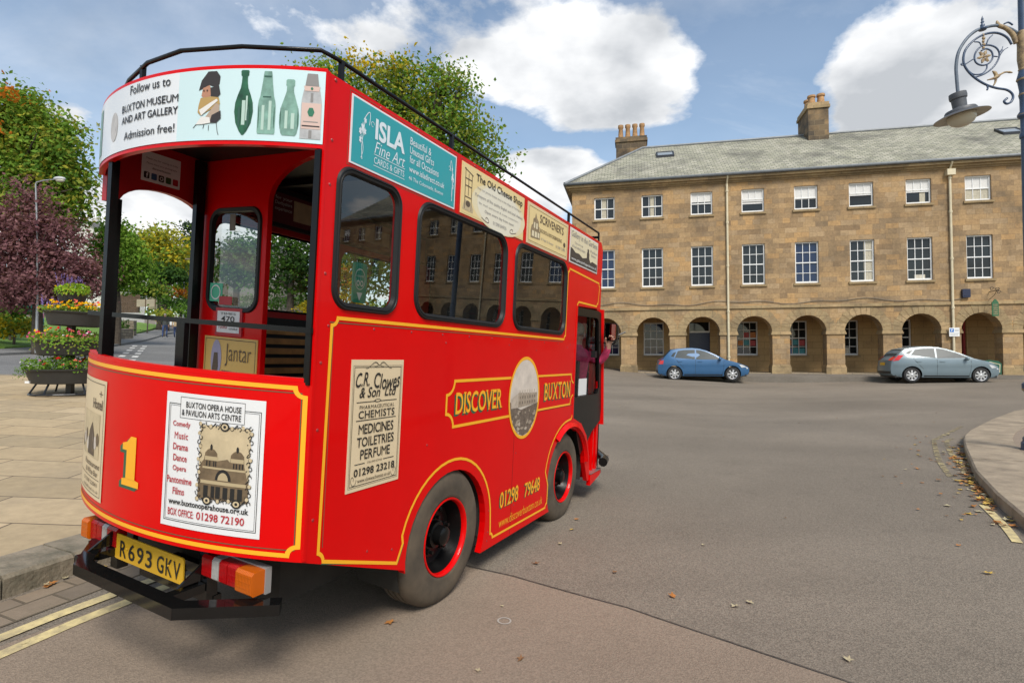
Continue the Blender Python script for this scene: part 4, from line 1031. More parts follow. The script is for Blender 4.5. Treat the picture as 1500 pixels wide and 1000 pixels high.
# --- lights, plate, bumper ---------------------------------------------------
for x0, x1, z0, flip in ((-.52, -.165, .470, 1), (-1.50, -1.20, .435, -1)):
    yb_ = -.120; yf = -.055
    m = MB(); m.box(x0, x1 + .006 * (flip > 0), yf, yf + .03, z0 - .006, z0 + .110); lo = B(m, 'rear_lamp', mat('lamp_housing', (.25, .24, .23), .5))
    w = x1 - x0; segs = [(0, .20, M_lred), (.20, .34, M_lwh), (.34, .50, M_lred), (.50, .70, M_lred), (.70, 1.0, M_lor)]
    for a, b, mt in segs:
        if flip < 0: a, b = {0: (.72, 1.0), .20: (.56, .72), .34: (.40, .56), .50: (.21, .40), .70: (0, .21)}[a]
        bulge = .014 if mt is M_lor else 0
        q = MB(); xa, xb = x0 + w * a + .0015, x0 + w * b - .0015; yfr = yb_ + .01 - bulge; zt = z0 + .104
        e = .012
        q.add([(xa, yf, z0), (xb, yf, z0), (xb, yf, zt), (xa, yf, zt), (xa, yfr + e, z0), (xb, yfr + e, z0), (xb, yfr + e, zt), (xa, yfr + e, zt), (xa + .001, yfr, z0 + e), (xb - .001, yfr, z0 + e), (xb - .001, yfr, zt - e), (xa + .001, yfr, zt - e)],
              [(0, 1, 5, 4), (1, 2, 6, 5), (2, 3, 7, 6), (3, 0, 4, 7), (4, 5, 9, 8), (5, 6, 10, 9), (6, 7, 11, 10), (7, 4, 8, 11), (8, 9, 10, 11)])
        for k in range(3):
            zz_ = z0 + .03 + k * .026; q.box(xa + .006, xb - .006, yfr - .0012, yfr + .002, zz_, zz_ + .004)
        B(q, 'lens', mt, lo)
m = MB(); m.slab([rrect(-1.215, -.655, .392, .518, .015, 3)], lambda x, z: (x, -.105, z), lambda x, z: (x, -.098, z)); pl = B(m, 'number_plate', M_plate)
f = lambda x, z: (x, -.1075, z)
q = MB()
chars = [('R', -1.165, -1.112), ('6', -1.092, -1.039), ('9', -1.020, -.967), ('3', -.948, -.896), ('G', -.855, -.802), ('K', -.786, -.735), ('V', -.728, -.675)]
for c, a, b in chars: add_text(q, c, a, b, .409, .492, f, 0, .012)
B(q, 'lettering', M_ink, pl)
m = MB()
for x in (-1.105, -.765): m.sphere((x, -.1065, .46), .006, 8, 4)
B(m, 'screw', M_plate, pl)
m = MB()
def bar(p0, p1, th, z0, z1):
    a, b = Vector(p0), Vector(p1); d = (b - a).normalized(); n = Vector((-d.y, d.x)) * th
    v = [(a.x, a.y), (b.x, b.y), (b.x + n.x, b.y + n.y), (a.x + n.x, a.y + n.y)]
    m.add([(x, y, z0) for x, y in v] + [(x, y, z1) for x, y in v], [(0, 3, 2, 1), (4, 5, 6, 7), (0, 1, 5, 4), (1, 2, 6, 5), (2, 3, 7, 6), (3, 0, 4, 7)])
bar((-1.125, -.335), (-.375, -.335), .07, .402, .452); bar((-.373, -.335), (-.055, -.065), .07, .404, .4525); bar((-1.40, -.12), (-1.127, -.335), .07, .404, .4515)
for x in (-1.235, -.525):
    m.box(x - .03, x + .03, -.095, -.04, .33, .65)
    m.add([(x - .006, -.22, .4525), (x - .006, -.10, .4525), (x - .006, -.10, .53), (x + .006, -.22, .4525), (x + .006, -.10, .4525), (x + .006, -.10, .53)], [(0, 1, 2), (3, 5, 4), (0, 3, 4, 1), (1, 4, 5, 2), (2, 5, 3, 0)])
    m.box(x - .025, x + .025, -.265, -.10, .40, .44)
m.box(-1.36, -1.30, -.04, .06, .41, .63); m.box(-1.43, -1.40, -.12, .08, .395, .432)
m.box(-1.07, -.49, .10, .14, .33, .38); m.box(-.83, -.76, -.06, -.02, .33, .44); m.box(-1.07, -.49, -.06, -.02, .325, .37)
B(m, 'rear_bumper', mat('black_enamel', (.005, .005, .005), .09, spec=.5, var=.2, vscale=12))
# --- cab ---------------------------------------------------------------------
dr = [(3.37, .72), (3.37, .98), (3.345, 2.04), (4.05, 2.055), (4.16, 2.055), (4.30, .96), (4.29, .82), (3.95, .72), (3.75, .62), (3.60, .60), (3.47, .62)]
glz = [(3.40, 1.155), (3.385, 1.96), (4.0, 1.975), (4.06, 1.945), (4.17, 1.22), (4.11, 1.155)]
dr = [(3.375, .98), (3.35, 2.04), (4.05, 2.055), (4.14, 2.04), (4.28, .98), (4.26, .85), (3.99, .76), (3.80, .64), (3.63, .56), (3.44, .90)]
m = MB(); m.slab([dr[::-1], glz], sidemap(-.012), sidemap(-.05)); do = B(m, 'cab_door', M_blk, recalc=True)
m = MB(); m.poly([glz], sidemap(-.035)); B(m, 'pane', glassmat('clear_door_glass', (.96, .97, .97), .8, 1.18), do)
m = MB(); m.box(-.04, .004, 3.93, 4.0, 1.55, 1.62); B(m, 'handle', M_rub, do)
m = MB(); m.box(-.034, -.030, 3.56, 3.80, 1.16, 1.33); B(m, 'paper_notice', M_paperw, do)
m = MB(); m.add([(-.055, 4.14, 2.08), (.006, 4.16, 2.08), (.006, 4.32, .80), (-.055, 4.30, .80), (-.055, 4.19, 2.08), (.006, 4.185, 2.08), (.006, 4.345, .80), (-.055, 4.35, .80)], [(0, 1, 2, 3), (4, 7, 6, 5), (1, 5, 6, 2), (0, 4, 5, 1), (3, 2, 6, 7)])
B(m, 'door_pillar', M_red)
m = MB(); m.box(-.12, -.06, 3.93, 4.30, .28, .95); m.box(-.058, -.03, 4.09, 4.12, .3, 1.0); m.box(-.058, -.03, 4.20, 4.26, .3, 1.0); B(m, 'step_panel', M_red)
m = MB(); m.box(-.14, .01, 3.94, 4.30, .26, .30); m.box(-.145, .012, 3.94, 4.30, .305, .315, 1); m.add([(.012, 3.93, .19), (.012, 4.26, .25), (.012, 4.26, .30), (.012, 3.93, .30), (-.03, 3.93, .19), (-.03, 4.26, .25), (-.03, 4.30, .30), (-.03, 3.93, .30)], [(0, 1, 2, 3), (4, 7, 6, 5), (0, 4, 5, 1), (3, 2, 6, 7), (0, 3, 7, 4)]); B(m, 'step', [M_red, M_alu])
# front end: a bowed nose like the back
fpl = [(-BW + .03, 4.30), (-BW + .10, 4.50), (-BW + .25, 4.66), (-BW + .5, 4.78), (-BW / 2, 4.85), (-.5, 4.78), (-.25, 4.66), (-.11, 4.50), (-.04, 4.34)]
def nose(mb, z0, z1, d0, d1, mi=0):
    n = len(fpl)
    mb.add([(x, y - d0, z0) for x, y in fpl] + [(x, y - d1, z1) for x, y in fpl], [(k, n + k, n + k + 1, k + 1) for k in range(n - 1)], mi)
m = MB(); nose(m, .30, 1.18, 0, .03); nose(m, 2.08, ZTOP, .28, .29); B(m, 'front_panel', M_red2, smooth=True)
m = MB(); nose(m, 1.18, 2.08, .03, .28); B(m, 'windscreen', M_glass)
m = MB(); m.box(-.19, -.155, 4.17, 4.2, .84, 2.08); m.box(-BW + .1, -BW + .16, 4.3, 4.35, .84, 2.08); B(m, 'cab_post', M_blk)
m = MB(); m.box(-.135, -.085, 4.17, 4.2, .84, 2.08); m.box(-.08, -.03, 4.16, 4.19, .84, 2.08); B(m, 'cab_post', M_red)
m = MB(); m.tube([(-1.5, 4.8, .41), (-.5, 4.86, .41), (-.16, 4.66, .41), (.02, 4.40, .40), (.055, 4.22, .40)], .05, 10); B(m, 'front_bumper', M_blk, smooth=True, angle=50)
m = MB(); m.slab([rrect(.055, .20, 1.74, 1.935, .03, 4)], lambda x, z: (x, 4.05 + (x - .08) * .05, z), lambda x, z: (x, 4.10 + (x - .08) * .05, z)); mi_ = B(m, 'door_mirror', M_blk)
m = MB(); m.poly([rrect(.067, .188, 1.752, 1.923, .02, 4)], lambda x, z: (x, 4.0475 + (x - .08) * .05, z)); B(m, 'mirror_glass', mat('mirror', (.3, .3, .3), .02, 1.0), mi_)
m = MB(); m.tube([(-.02, 4.22, 1.72), (.12, 4.2, 1.71), (.2, 4.13, 1.78)], .01, 6); m.tube([(.17, 4.13, 1.8), (.25, 4.2, 1.85)], .009, 6); B(m, 'mirror_arm', M_blk, mi_)
m = MB(); m.box(-.55, -.16, 3.86, 3.93, 1.1, 1.5); m.box(-.55, -.16, 3.9, 4.3, 1.0, 1.08); B(m, 'driver_seat', M_ceil)
m = MB(); pts = [(-.38 + .2 * math.cos(R_(a)), 4.56 + .06 * math.sin(R_(a)), 1.30 + .19 * math.sin(R_(a))) for a in range(0, 360, 20)]; m.tube(pts, .014, 6, closed=True); m.tube([(-.38, 4.56, 1.3), (-.38, 4.7, 1.0)], .02, 6); B(m, 'steering_wheel', M_rub)

# ------------------------------------------------------------------ lettering and signs on the bus
def fillet(pts, r=.05, inward=True):
    """closed path with little scooped corners, as coach painters line out panels"""
    out = []
    n = len(pts)
    for i in range(n):
        p0, p, p1 = Vector(pts[i - 1][:2]), Vector(pts[i][:2]), Vector(pts[(i + 1) % n][:2])
        if len(pts[i]) > 2:
            out.append((p.x, p.y)); continue
        a, b = (p0 - p).normalized(), (p1 - p).normalized()
        A, Bq = p + a * r, p + b * r
        for k in range(6):
            t = R_(90 * k / 5)
            q = p + a * r * math.cos(t) + b * r * math.sin(t)
            out.append((q.x, q.y))
    return out
F = sidemap
S = 's'
gp_ = [(.085, .605), (.665, .412, S), (.712, .505, S)] + [(1.2 + .525 * math.cos(R_(a)), .385 + .505 * math.sin(R_(a)), S) for a in range(161, 2, -8)] + [(1.728, .36, S), (1.735, .245), (2.768, .232), (2.775, .42, S)] + [(3.26 + .57 * math.cos(R_(a)), .42 + .53 * math.sin(R_(a)), S) for a in range(166, 88, -8)] + [(3.29, .955, S), (3.325, 1.0, S), (3.325, 2.06, S), (3.36, 2.09, S), (3.955, 2.095), (4.0, 2.345), (3.045, 2.375), (3.042, 1.712), (.10, 1.706)]
m = MB(); add_line(m, fillet(gp_, .035), .017, F(.002), 0, True); B(m, 'gold_line', M_gold)
m = MB(); add_line(m, [(p[0] + .022, p[1] - .02) for p in fillet([(.085, .605, S), (.655, .43, S), (.70, .52, S)], .03)], .004, F(.0016), 0, False)
add_line(m, [(.085, 1.685), (2.98, 1.690)], .004, F(.0016)); add_line(m, [(.11, .66), (.11, 1.68)], .003, F(.0016)); B(m, 'shadow_line', M_green)
rf_ = rearmap
gr = [(-BW + .06, .652), (-.022, .652), (-.022, 1.384), (-BW + .06, 1.384)]
m = MB(); add_line(m, fillet(gr, .04), .019, rf_(.002), 0, True); B(m, 'gold_line', M_gold)
m = MB(); add_line(m, [(x, z) for x, z in rect(-BW + .08, -.036, .676, 1.362)], .0035, rf_(.0016), 0, True); B(m, 'shadow_line', M_green)
# DISCOVER BUXTON
bx = [(1.085, 1.098), (3.325, 1.102), (3.325, 1.386), (1.085, 1.384)]
def scoop(pts, r):
    out = []; n = len(pts)
    for i in range(n):
        p0, p, p1 = Vector(pts[i - 1]), Vector(pts[i]), Vector(pts[(i + 1) % n]); a, b = (p0 - p).normalized(), (p1 - p).normalized()
        for k in range(7):
            t = R_(90 * k / 6); q = p + a * r * math.cos(t) + b * r * math.sin(t); out.append((q.x, q.y))
    return out
sc = scoop(bx, .085)
oc = (2.212, 1.222); orx, ory = .272, .312
m = MB()
segs_ = [[p for p in sc if p[0] < 1.99], [p for p in sc if p[0] > 2.43]]
L = sorted([p for p in sc if p[0] < 1.9], key=lambda p: 0)
# left and right halves of the scroll, stopping at the oval
left = sc[21 + 0:28] + sc[0:7]; right = sc[7:21]
add_line(m, [(1.96, 1.384)] + left + [(1.96, 1.098)], .019, F(.002)); add_line(m, [(2.455, 1.102)] + right + [(2.455, 1.386)], .017, F(.002))
add_line(m, ell(*oc, orx, ory, 48), .024, F(.0035), 0, True)
B(m, 'gold_line', M_gold)
m = MB(); m.poly([ell(*oc, orx - .008, ory - .008, 40)], F(.0025)); ov = B(m, 'oval_picture', M_phot)
m = MB()
def clipell(p):
    x, y = p[0] - oc[0], p[1] - oc[1]; k = math.hypot(x / (orx - .012), y / (ory - .012)); return (oc[0] + x / max(1, k), oc[1] + y / max(1, k))
def ovp(pts, mi, o): add_poly(m, [clipell(p) for p in pts], F(o), mi)
ovp([(1.94, 1.20)] + [(1.96, 1.1), (2.0, 1.03), (2.1, .95), (2.2, .92), (2.3, .94), (2.4, 1.02), (2.45, 1.1), (2.47, 1.17), (2.3, 1.15), (2.15, 1.13), (2.05, 1.16)], 0, .0034)
ovp([(2.09, 1.15), (2.45, 1.165), (2.45, 1.255), (2.09, 1.265)], 1, .0042); ovp([(1.97, 1.15), (2.09, 1.15), (2.09, 1.262), (1.97, 1.225)], 2, .0044)
for k in range(7): ovp(rect(2.11 + .045 * k, 2.125 + .045 * k, 1.25, 1.285), 2, .0046)
for k in range(7):
    for z in (1.175, 1.215): ovp(rect(2.115 + .046 * k, 2.13 + .046 * k, z, z + .022), 0, .0050)
r3 = random.Random(4)
for k in range(34):
    x, z = r3.uniform(1.99, 2.42), r3.uniform(.95, 1.12); ovp(ell(x, z, r3.uniform(.012, .035), r3.uniform(.008, .02), 9), r3.choice((1, 2, 0)), .0046 + k * .00002)
B(m, 'print', [mat('dark_sepia', (.16, .12, .09), .6, var=.5, vscale=30), mat('mid_sepia', (.36, .29, .22), .6, var=.3, vscale=25), mat('light_sepia', (.48, .40, .32), .6, var=.3, vscale=25)], ov)
def gold_text(s, u0, u1, v0, v1, dx=.014, dz=-.012, bold=.012):
    q = MB(); add_text(q, s, u0 - dx, u1 - dx, v0 + dz, v1 + dz, F(.002), 0, bold); B(q, 'shadow_lettering', M_green)
    q = MB(); add_text(q, s, u0, u1, v0, v1, F(.0035), 0, bold); B(q, 'lettering', M_gold)
gold_text('DISCOVER', 1.19, 1.825, 1.172, 1.312); gold_text('BUXTON', 2.60, 3.235, 1.172, 1.325)
gold_text('01298', 1.862, 2.17, .424, .545, .01, -.006); gold_text('79648', 2.29, 2.59, .415, .532, .01, -.006)
q = MB(); add_text(q, 'www.discoverbuxton.co.uk', 1.86, 2.66, .285, .352, F(.003), 0, -.004); B(q, 'lettering', M_gold)
# chemist's poster
m = MB(); m.slab([rect(.240, .640, .873, 1.515)], F(.003), F(.0002)); po = B(m, 'poster', M_paperc)
f = F(.0045); m = MB()
add_line(m, rect(.262, .618, .900, 1.478), .003, f, 0, True); add_line(m, rect(.254, .626, .892, 1.486), .0015, f, 0, True)
for z, a, b in ((1.306, .285, .593), (1.216, .288, .593), (1.003, .292, .365), (1.003, .505, .59)): add_line(m, [(a, z), (b, z)], .004, f)
for sx in (-1, 1):
    add_line(m, [(.44 + sx * t * .1, 1.487 + .015 * math.sin(t * 5)) for t in [k / 12 for k in range(13)]], .0022, F(.005)); add_line(m, [(.44 + sx * (.03 + .02 * math.cos(a)), 1.492 + .012 * math.sin(a)) for a in [k * .5 for k in range(11)]], .002, F(.005))
    add_line(m, [(.44 + sx * (.165 - .014 * math.cos(a) - a * .003), .925 + .022 * math.sin(a)) for a in [k * .5 for k in range(14)]], .0022, F(.005))
m.poly([ell(.44, 1.309, .026, .008, 14)], F(.005)); m.poly([ell(.44, 1.309, .018, .004, 14)], F(.0056), 1)
B(m, 'print', [M_ink, M_paperc], po)
wv = lambda a: (lambda u, v: (u, v + a * math.sin((u - .25) * 2 * math.pi / .36) * .012 + (u - .44) * .02))
lettering('lettering', [('C.R.', .272, .37, 1.375, 1.445, 0, .01, .25, wv(1)), ('Clowes', .405, .612, 1.372, 1.452, 0, .01, .25, wv(1)), ('& Son', .302, .455, 1.328, 1.380, 0, .01, .25), ('Ltd', .49, .585, 1.330, 1.380, 0, .01, .25),
    ('PHARMACEUTICAL', .306, .574, 1.273, 1.290, 0, .006), ('CHEMISTS', .302, .578, 1.226, 1.264, 0, .012), ('MEDICINES', .308, .574, 1.148, 1.198, 0, .012), ('TOILETRIES', .300, .582, 1.086, 1.134, 0, .012), ('PERFUME', .328, .555, 1.024, 1.072, 0, .012),
    ('TELEPHONE', .38, .495, .999, 1.008, 0), ('01298 23218', .288, .598, .944, .982, 0, .02), ('www.cloweschemist.co.uk', .315, .568, .912, .930, 0)], F(.006), [M_ink], po)
# signs along the top
def sign(y0, y1, z0, z1, m_edge, m_face, e=.012):
    m = MB(); m.slab([rect(y0, y1, z0, z1)], F(.004), F(.0003), 0); o = B(m, 'sign', m_edge)
    m = MB(); m.poly([rect(y0 + e, y1 - e, z0 + e, z1 - e)], F(.005)); B(m, 'sign_face', m_face, o); return o
m = MB()
for y0, y1 in ((.154, 1.064), (1.132, 2.04), (2.107, 2.985), (3.047, 3.873)): add_line(m, rect(y0 - .012, y1 + .012, 2.425, 2.772), .0022, F(.0016), 0, True)
B(m, 'shadow_line', M_green)
ZS0, ZS1 = 2.436, 2.759
sg = sign(.154, 1.064, ZS0, ZS1, M_palew, M_teal, .009)
f = F(.0065); m = MB()
def flower(x0, sx):
    P = lambda u, v: (x0 + sx * u, v)
    add_line(m, [P(.04 - .006 * math.sin(t * 5), 2.475 + .19 * t) for t in [k / 14 for k in range(15)]], .004, f); add_line(m, [P(.032 + .012 * math.sin(t * 4), 2.48 + .12 * t) for t in [k / 12 for k in range(13)]], .003, f)
    add_line(m, [P(.04 + .02 * math.sin(t * 3.1) + .04 * t, 2.665 + .05 * math.sin(t * 3.4)) for t in [k / 14 for k in range(15)]], .004, f)
    add_line(m, [P(.105 + .012 * math.cos(a), 2.667 + .012 * math.sin(a)) for a in [k * .5 for k in range(11)]], .0025, f)
    for (u, v, w, h, r) in ((.035, 2.625, .014, .03, 0), (.02, 2.605, .012, .02, 1), (.05, 2.612, .012, .02, -1), (.022, 2.565, .010, .02, 0), (.052, 2.665, .01, .016, 0)):
        m.poly([[P(u + w * math.cos(R_(a)) * (1 if a % 60 else .55), v + h * math.sin(R_(a)) * (1 if a % 60 else .6)) for a in (range(0, 360, 30) if sx > 0 else range(360, 0, -30))]], F(.007))
flower(.195, 1); flower(1.045, -.55)
for z in (2.528, 2.473): add_line(m, [(.318, z), (.565, z)], .003, f)
B(m, 'print', M_tealw, sg)
lettering('lettering', [('ISLA', .320, .555, 2.602, 2.706, 0, .03), ('Fine Art', .320, .562, 2.534, 2.594, 0, -.005, .3), ('CARDS & GIFTS', .320, .560, 2.484, 2.516, 0, 0), ('Beautiful &', .600, .795, 2.674, 2.715, 0, .004), ('Unusual Gifts', .600, .825, 2.626, 2.665, 0, .004), ('for all Occasions', .601, .876, 2.577, 2.617, 0, .004), ('www.isladirect.co.uk', .600, .940, 2.528, 2.561, 0, .006), ('46 The Colonnade, Buxton', .600, .930, 2.482, 2.506, 0)], F(.007), [M_tealw], sg)
sg = sign(1.132, 2.04, ZS0, ZS1, M_paperk, M_paperk, .01)
m = MB(); m.poly([ell(1.66, 2.56, .33, .15, 30)], F(.0056), 1); m.poly([ell(1.66, 2.56, .40, .155, 30)], F(.0053), 2)
for p in ([(1.175, 2.47), (1.175, 2.73)], [(1.255, 2.47), (1.255, 2.70)], [(1.16, 2.725), (1.27, 2.70)], [(1.175, 2.62), (1.255, 2.62)], [(1.175, 2.55), (1.255, 2.55)], [(1.215, 2.56), (1.215, 2.70)], [(1.17, 2.665), (1.26, 2.665)]): add_line(m, p, .006, F(.0065), 0)
m.poly([[(1.15, 2.465), (1.28, 2.462), (1.285, 2.485), (1.25, 2.525), (1.18, 2.53), (1.16, 2.50)]], F(.0063), 3); m.poly([ell(1.215, 2.508, .028, .02, 12)], F(.0070), 0)
for sx in (-1, 1): add_line(m, [(1.655 + sx * (.15 + .05 * math.cos(a) + .02 * a), 2.462 + .016 * math.sin(a * 1.3)) for a in [k * .45 for k in range(12)]], .005, F(.0066), 0)
B(m, 'print', [M_brown, mat('cream_glow', (.72, .68, .55), .4), mat('cream_mid', (.73, .64, .42), .4), M_sepl], sg)
lettering('lettering', [('The Old Cheese Shop', 1.305, 2.0, 2.668, 2.732, 0, .012), ('Visit our pretty cheese shop in the village of Hartington', 1.322, 1.985, 2.632, 2.652, 1), ('Purveyors of fine quality English and local cheeses', 1.30, 2.012, 2.580, 2.606, 1, .006), ('by mail, personal & trade customers', 1.355, 1.945, 2.543, 2.560, 1), ('Open every day from noon', 1.432, 1.87, 2.500, 2.524, 1, .006), ('01298 84935', 1.555, 1.755, 2.452, 2.476, 1)], F(.0075), [M_ink, M_grey], sg)
sg = sign(2.107, 2.985, ZS0, ZS1, M_paperc, M_paperk, .016)
m = MB(); add_line(m, rect(2.135, 2.957, 2.462, 2.733), .003, F(.0062), 0, True)
bl = [(2.175, 2.49), (2.355, 2.50), (2.355, 2.56), (2.34, 2.565), (2.34, 2.60), (2.32, 2.60), (2.32, 2.64), (2.285, 2.66), (2.26, 2.70), (2.245, 2.66), (2.215, 2.645), (2.21, 2.60), (2.185, 2.59), (2.17, 2.55)]
m.poly([bl], F(.0063), 1)
for a, b, c, d in ((2.195, 2.235, 2.505, 2.55), (2.25, 2.29, 2.505, 2.55), (2.305, 2.34, 2.51, 2.55), (2.225, 2.25, 2.575, 2.62), (2.27, 2.30, 2.575, 2.62)): m.poly([rect(a, b, c, d)], F(.007), 2)
m.poly([ell(2.90, 2.56, .028, .022, 10)], F(.0064), 0); add_line(m, [(2.90, 2.56), (2.89, 2.51)], .008, F(.0064), 0)
B(m, 'print', [M_brown, mat('brown_mid_print', (.28, .21, .12), .6, var=.4, vscale=40), M_paperc2], sg)
lettering('lettering', [("SCRIVENER'S", 2.342, 2.866, 2.640, 2.71, 0, .006), ('BOOKS & BOOKBINDING', 2.352, 2.832, 2.565, 2.594, 0, .004), ('42 High St, Buxton', 2.372, 2.64, 2.500, 2.525, 1), ('01298 73100', 2.70, 2.92, 2.500, 2.525, 1)], F(.0075), [M_brown, M_grey], sg)
sg = sign(3.047, 3.873, ZS0, ZS1, M_paperw, M_paperc2, .012)
m = MB(); hill = [(3.062, 2.448), (3.858, 2.448), (3.858, 2.525), (3.70, 2.535), (3.64, 2.515), (3.60, 2.55), (3.52, 2.545), (3.40, 2.525), (3.30, 2.55), (3.2, 2.545), (3.12, 2.57), (3.062, 2.575)]
m.poly([hill], F(.0062), 0); m.poly([[(3.525, 2.53), (3.60, 2.53), (3.60, 2.60), (3.585, 2.605), (3.585, 2.64), (3.54, 2.64), (3.54, 2.605), (3.525, 2.60)]], F(.0063), 0)
B(m, 'print', mat('dark_brown_print', (.055, .042, .032), .5), sg)
lettering('lettering', [('Gallery in the Gardens', 3.075, 3.84, 2.668, 2.738, 0), ('Open every day', 3.17, 3.40, 2.622, 2.648, 0), ('all local artists & makers', 3.10, 3.47, 2.585, 2.612, 0), ('Pavilion', 3.63, 3.84, 2.622, 2.648, 0), ('Buxton', 3.66, 3.8, 2.585, 2.61, 0), ('www.galleryinthegardens.co.uk', 3.09, 3.83, 2.460, 2.492, 1, .006)], F(.0075), [M_grey, M_paperw], sg)
# green sticker inside the first window
m = MB(); m.slab([rrect(.235, .335, 1.79, 1.985, .015, 3)], F(-.014), F(-.018)); st = B(m, 'window_sticker', mat('green_sign', (.015, .32, .20), .4))
m = MB(); add_line(m, ell(.285, 1.905, .036, .05, 24), .003, F(-.0125), 0, True)
for sx in (-1, 1): add_line(m, ell(.285 + sx * .013, 1.885, .009, .012, 14), .005, F(-.012), 0, True)
m.poly([[(.265, 1.84), (.305, 1.84), (.285, 1.80)]], F(-.012)); B(m, 'print', M_paperw, st)
lettering('lettering', [('EXCELLENCE', .26, .31, 1.915, 1.925, 0)], F(-.012), [M_paperw], st)
# --- rear: poster, figure 1, hotel poster, banner ------------------------------
RF = rearmap
m = MB(); add_cut(m, rect(-.668, -.176, .712, 1.316), RF(.003)); po = B(m, 'poster', M_paperw)
cu = lambda pts, mi, o: add_cut(m, pts, RF(o), mi)
m = MB(); X0, X1, V0, V1 = -.668, -.176, .712, 1.316
U = lambda a: X0 + (X1 - X0) * a
V = lambda b: V1 - (V1 - V0) * b
add_line(m, [(U(.17), V(.085)), (U(.04), V(.085)), (U(.04), V(.955)), (U(.965), V(.955)), (U(.965), V(.085)), (U(.82), V(.085))], .0028, RF(.0046)); add_line(m, [(U(.17), V(.098)), (U(.055), V(.098)), (U(.055), V(.943)), (U(.95), V(.943)), (U(.95), V(.098)), (U(.82), V(.098))], .0014, RF(.0046))
add_line(m, [(U(a), V(b)) for a, b in rect(.17, .82, .03, .185)], .0018, RF(.0046), 0, True)
B(m, 'border', M_ink, po)
m = MB()
U_ = U; U = lambda a: U_(a - .035)
V_ = V; V = lambda b: V_(.215 + (b - .235) * .955)
pic = [(U(a), V(b)) for a, b in ((.44, .235), (.92, .235), (.92, .80), (.44, .80))][::-1]
add_cut(m, pic, RF(.0046), 0); o1 = .0056
cu([(U(a), V(b)) for a, b in ((.44, .80), (.44, .60), (.47, .52), (.49, .50), (.50, .445), (.525, .42), (.56, .405), (.595, .42), (.62, .445), (.625, .50), (.72, .48), (.745, .50), (.75, .445), (.775, .42), (.81, .405), (.845, .42), (.87, .445), (.875, .52), (.90, .60), (.92, .64), (.92, .80))][::-1], 1, o1)
for a in (.56, .81): cu(ell(U(a), V(.40), .006, .014, 10), 2, .0060)
for a, b, c, d in ((.50, .63, .47, .50), (.75, .87, .47, .50), (.48, .89, .55, .565), (.46, .90, .655, .68)): cu([(U(x), V(y)) for x, y in rect(a, b, c, d)][::-1], 3, .0062)
cu([(U(.685 + .075 * math.cos(R_(t))), V(.645 - .085 * math.sin(R_(t)))) for t in range(0, 181, 15)], 2, .0062); cu([(U(.685 + .05 * math.cos(R_(t))), V(.645 - .06 * math.sin(R_(t)))) for t in range(0, 181, 20)], 3, .0066)
for a, b in ((.50, .545), (.575, .61), (.62, .665), (.69, .735), (.76, .80), (.825, .87)): cu([(U(x), V(y)) for x, y in rect(a, b, .695, .785)][::-1], 2, .0064)
for a in (.515, .545, .585, .605, .775, .80, .83, .855): cu([(U(x), V(y)) for x, y in rect(a, a + .012, .505, .545)][::-1], 2, .0064)
# ornate frame round the picture: scrolls and leaves
r5 = random.Random(11)
per = [(.44 + .48 * k / 14, .235, 0) for k in range(15)] + [(.92, .235 + .565 * k / 17, 1) for k in range(1, 18)] + [(.92 - .48 * k / 14, .80, 0) for k in range(1, 15)] + [(.44, .80 - .565 * k / 17, 1) for k in range(1, 17)]
for k, (a, b, w) in enumerate(per):
    s_ = 1 if k % 2 else -1; a += (.008 * s_ if w else 0); b += (0 if w else .006 * s_)
    add_line(m, [(U(a) + .008 * math.cos(t + k), V(b) + .009 * math.sin(t * s_ + k)) for t in [q * .6 for q in range(9)]], .0034, RF(.0068), 2)
    if k % 3 == 0: cu(ell(U(a), V(b), .0075, .009, 8), 0, .0071)
for a, b in ((.68, .235), (.54, .81), (.82, .81)): cu(ell(U(a), V(b), .022, .02, 14), 2, .0072); cu(ell(U(a), V(b), .015, .013, 12), 0, .0075); cu(ell(U(a), V(b), .007, .007, 8), 2, .0078)
B(m, 'print', [M_sepl, M_sepia, M_ink, mat('tan_sepia', (.42, .33, .19), .6)], po)
U = U_; V = V_
W_ = ['Comedy', 'Music', 'Drama', 'Dance', 'Opera', 'Pantomime', 'Films']
wl = [.2, .155, .17, .155, .155, .285, .135]
ln = [(s, U(.195 - wl[k] * .5), U(.195 + wl[k] * .5), V(.262 + .0825 * k), V(.212 + .0825 * k), 1, .012) for k, s in enumerate(W_)]
ln += [('BUXTON OPERA HOUSE', U(.235), U(.79), V(.105), V(.06), 0, .012), ('& PAVILION ARTS CENTRE', U(.19), U(.79), V(.165), V(.12), 0, .010), ('www.buxtonoperahouse.org.uk', U(.085), U(.90), V(.845), V(.79), 0, .02), ('BOX OFFICE:', U(.085), U(.375), V(.915), V(.862), 1, .012), ('01298 72190', U(.405), U(.865), V(.915), V(.858), 1, .014)]
lettering('lettering', ln, RF(.0060), [M_ink, M_ired], po)
# figure 1
def one(dx, dz): return [(x + dx, z + dz) for x, z in ((-.968, .838), (-.832, .838), (-.832, .868), (-.862, .874), (-.862, 1.074), (-.905, 1.074), (-.935, 1.045), (-.972, 1.036), (-.972, 1.005), (-.936, 1.005), (-.936, .874), (-.968, .868))]
q = MB(); q.poly([one(-.024, -.016)], RF(.002)); q.poly([one(-.012, -.008)], RF(.0021)); B(q, 'shadow_numeral', M_green)
q = MB(); q.poly([one(0, 0)], RF(.0035)); B(q, 'numeral', M_gold)
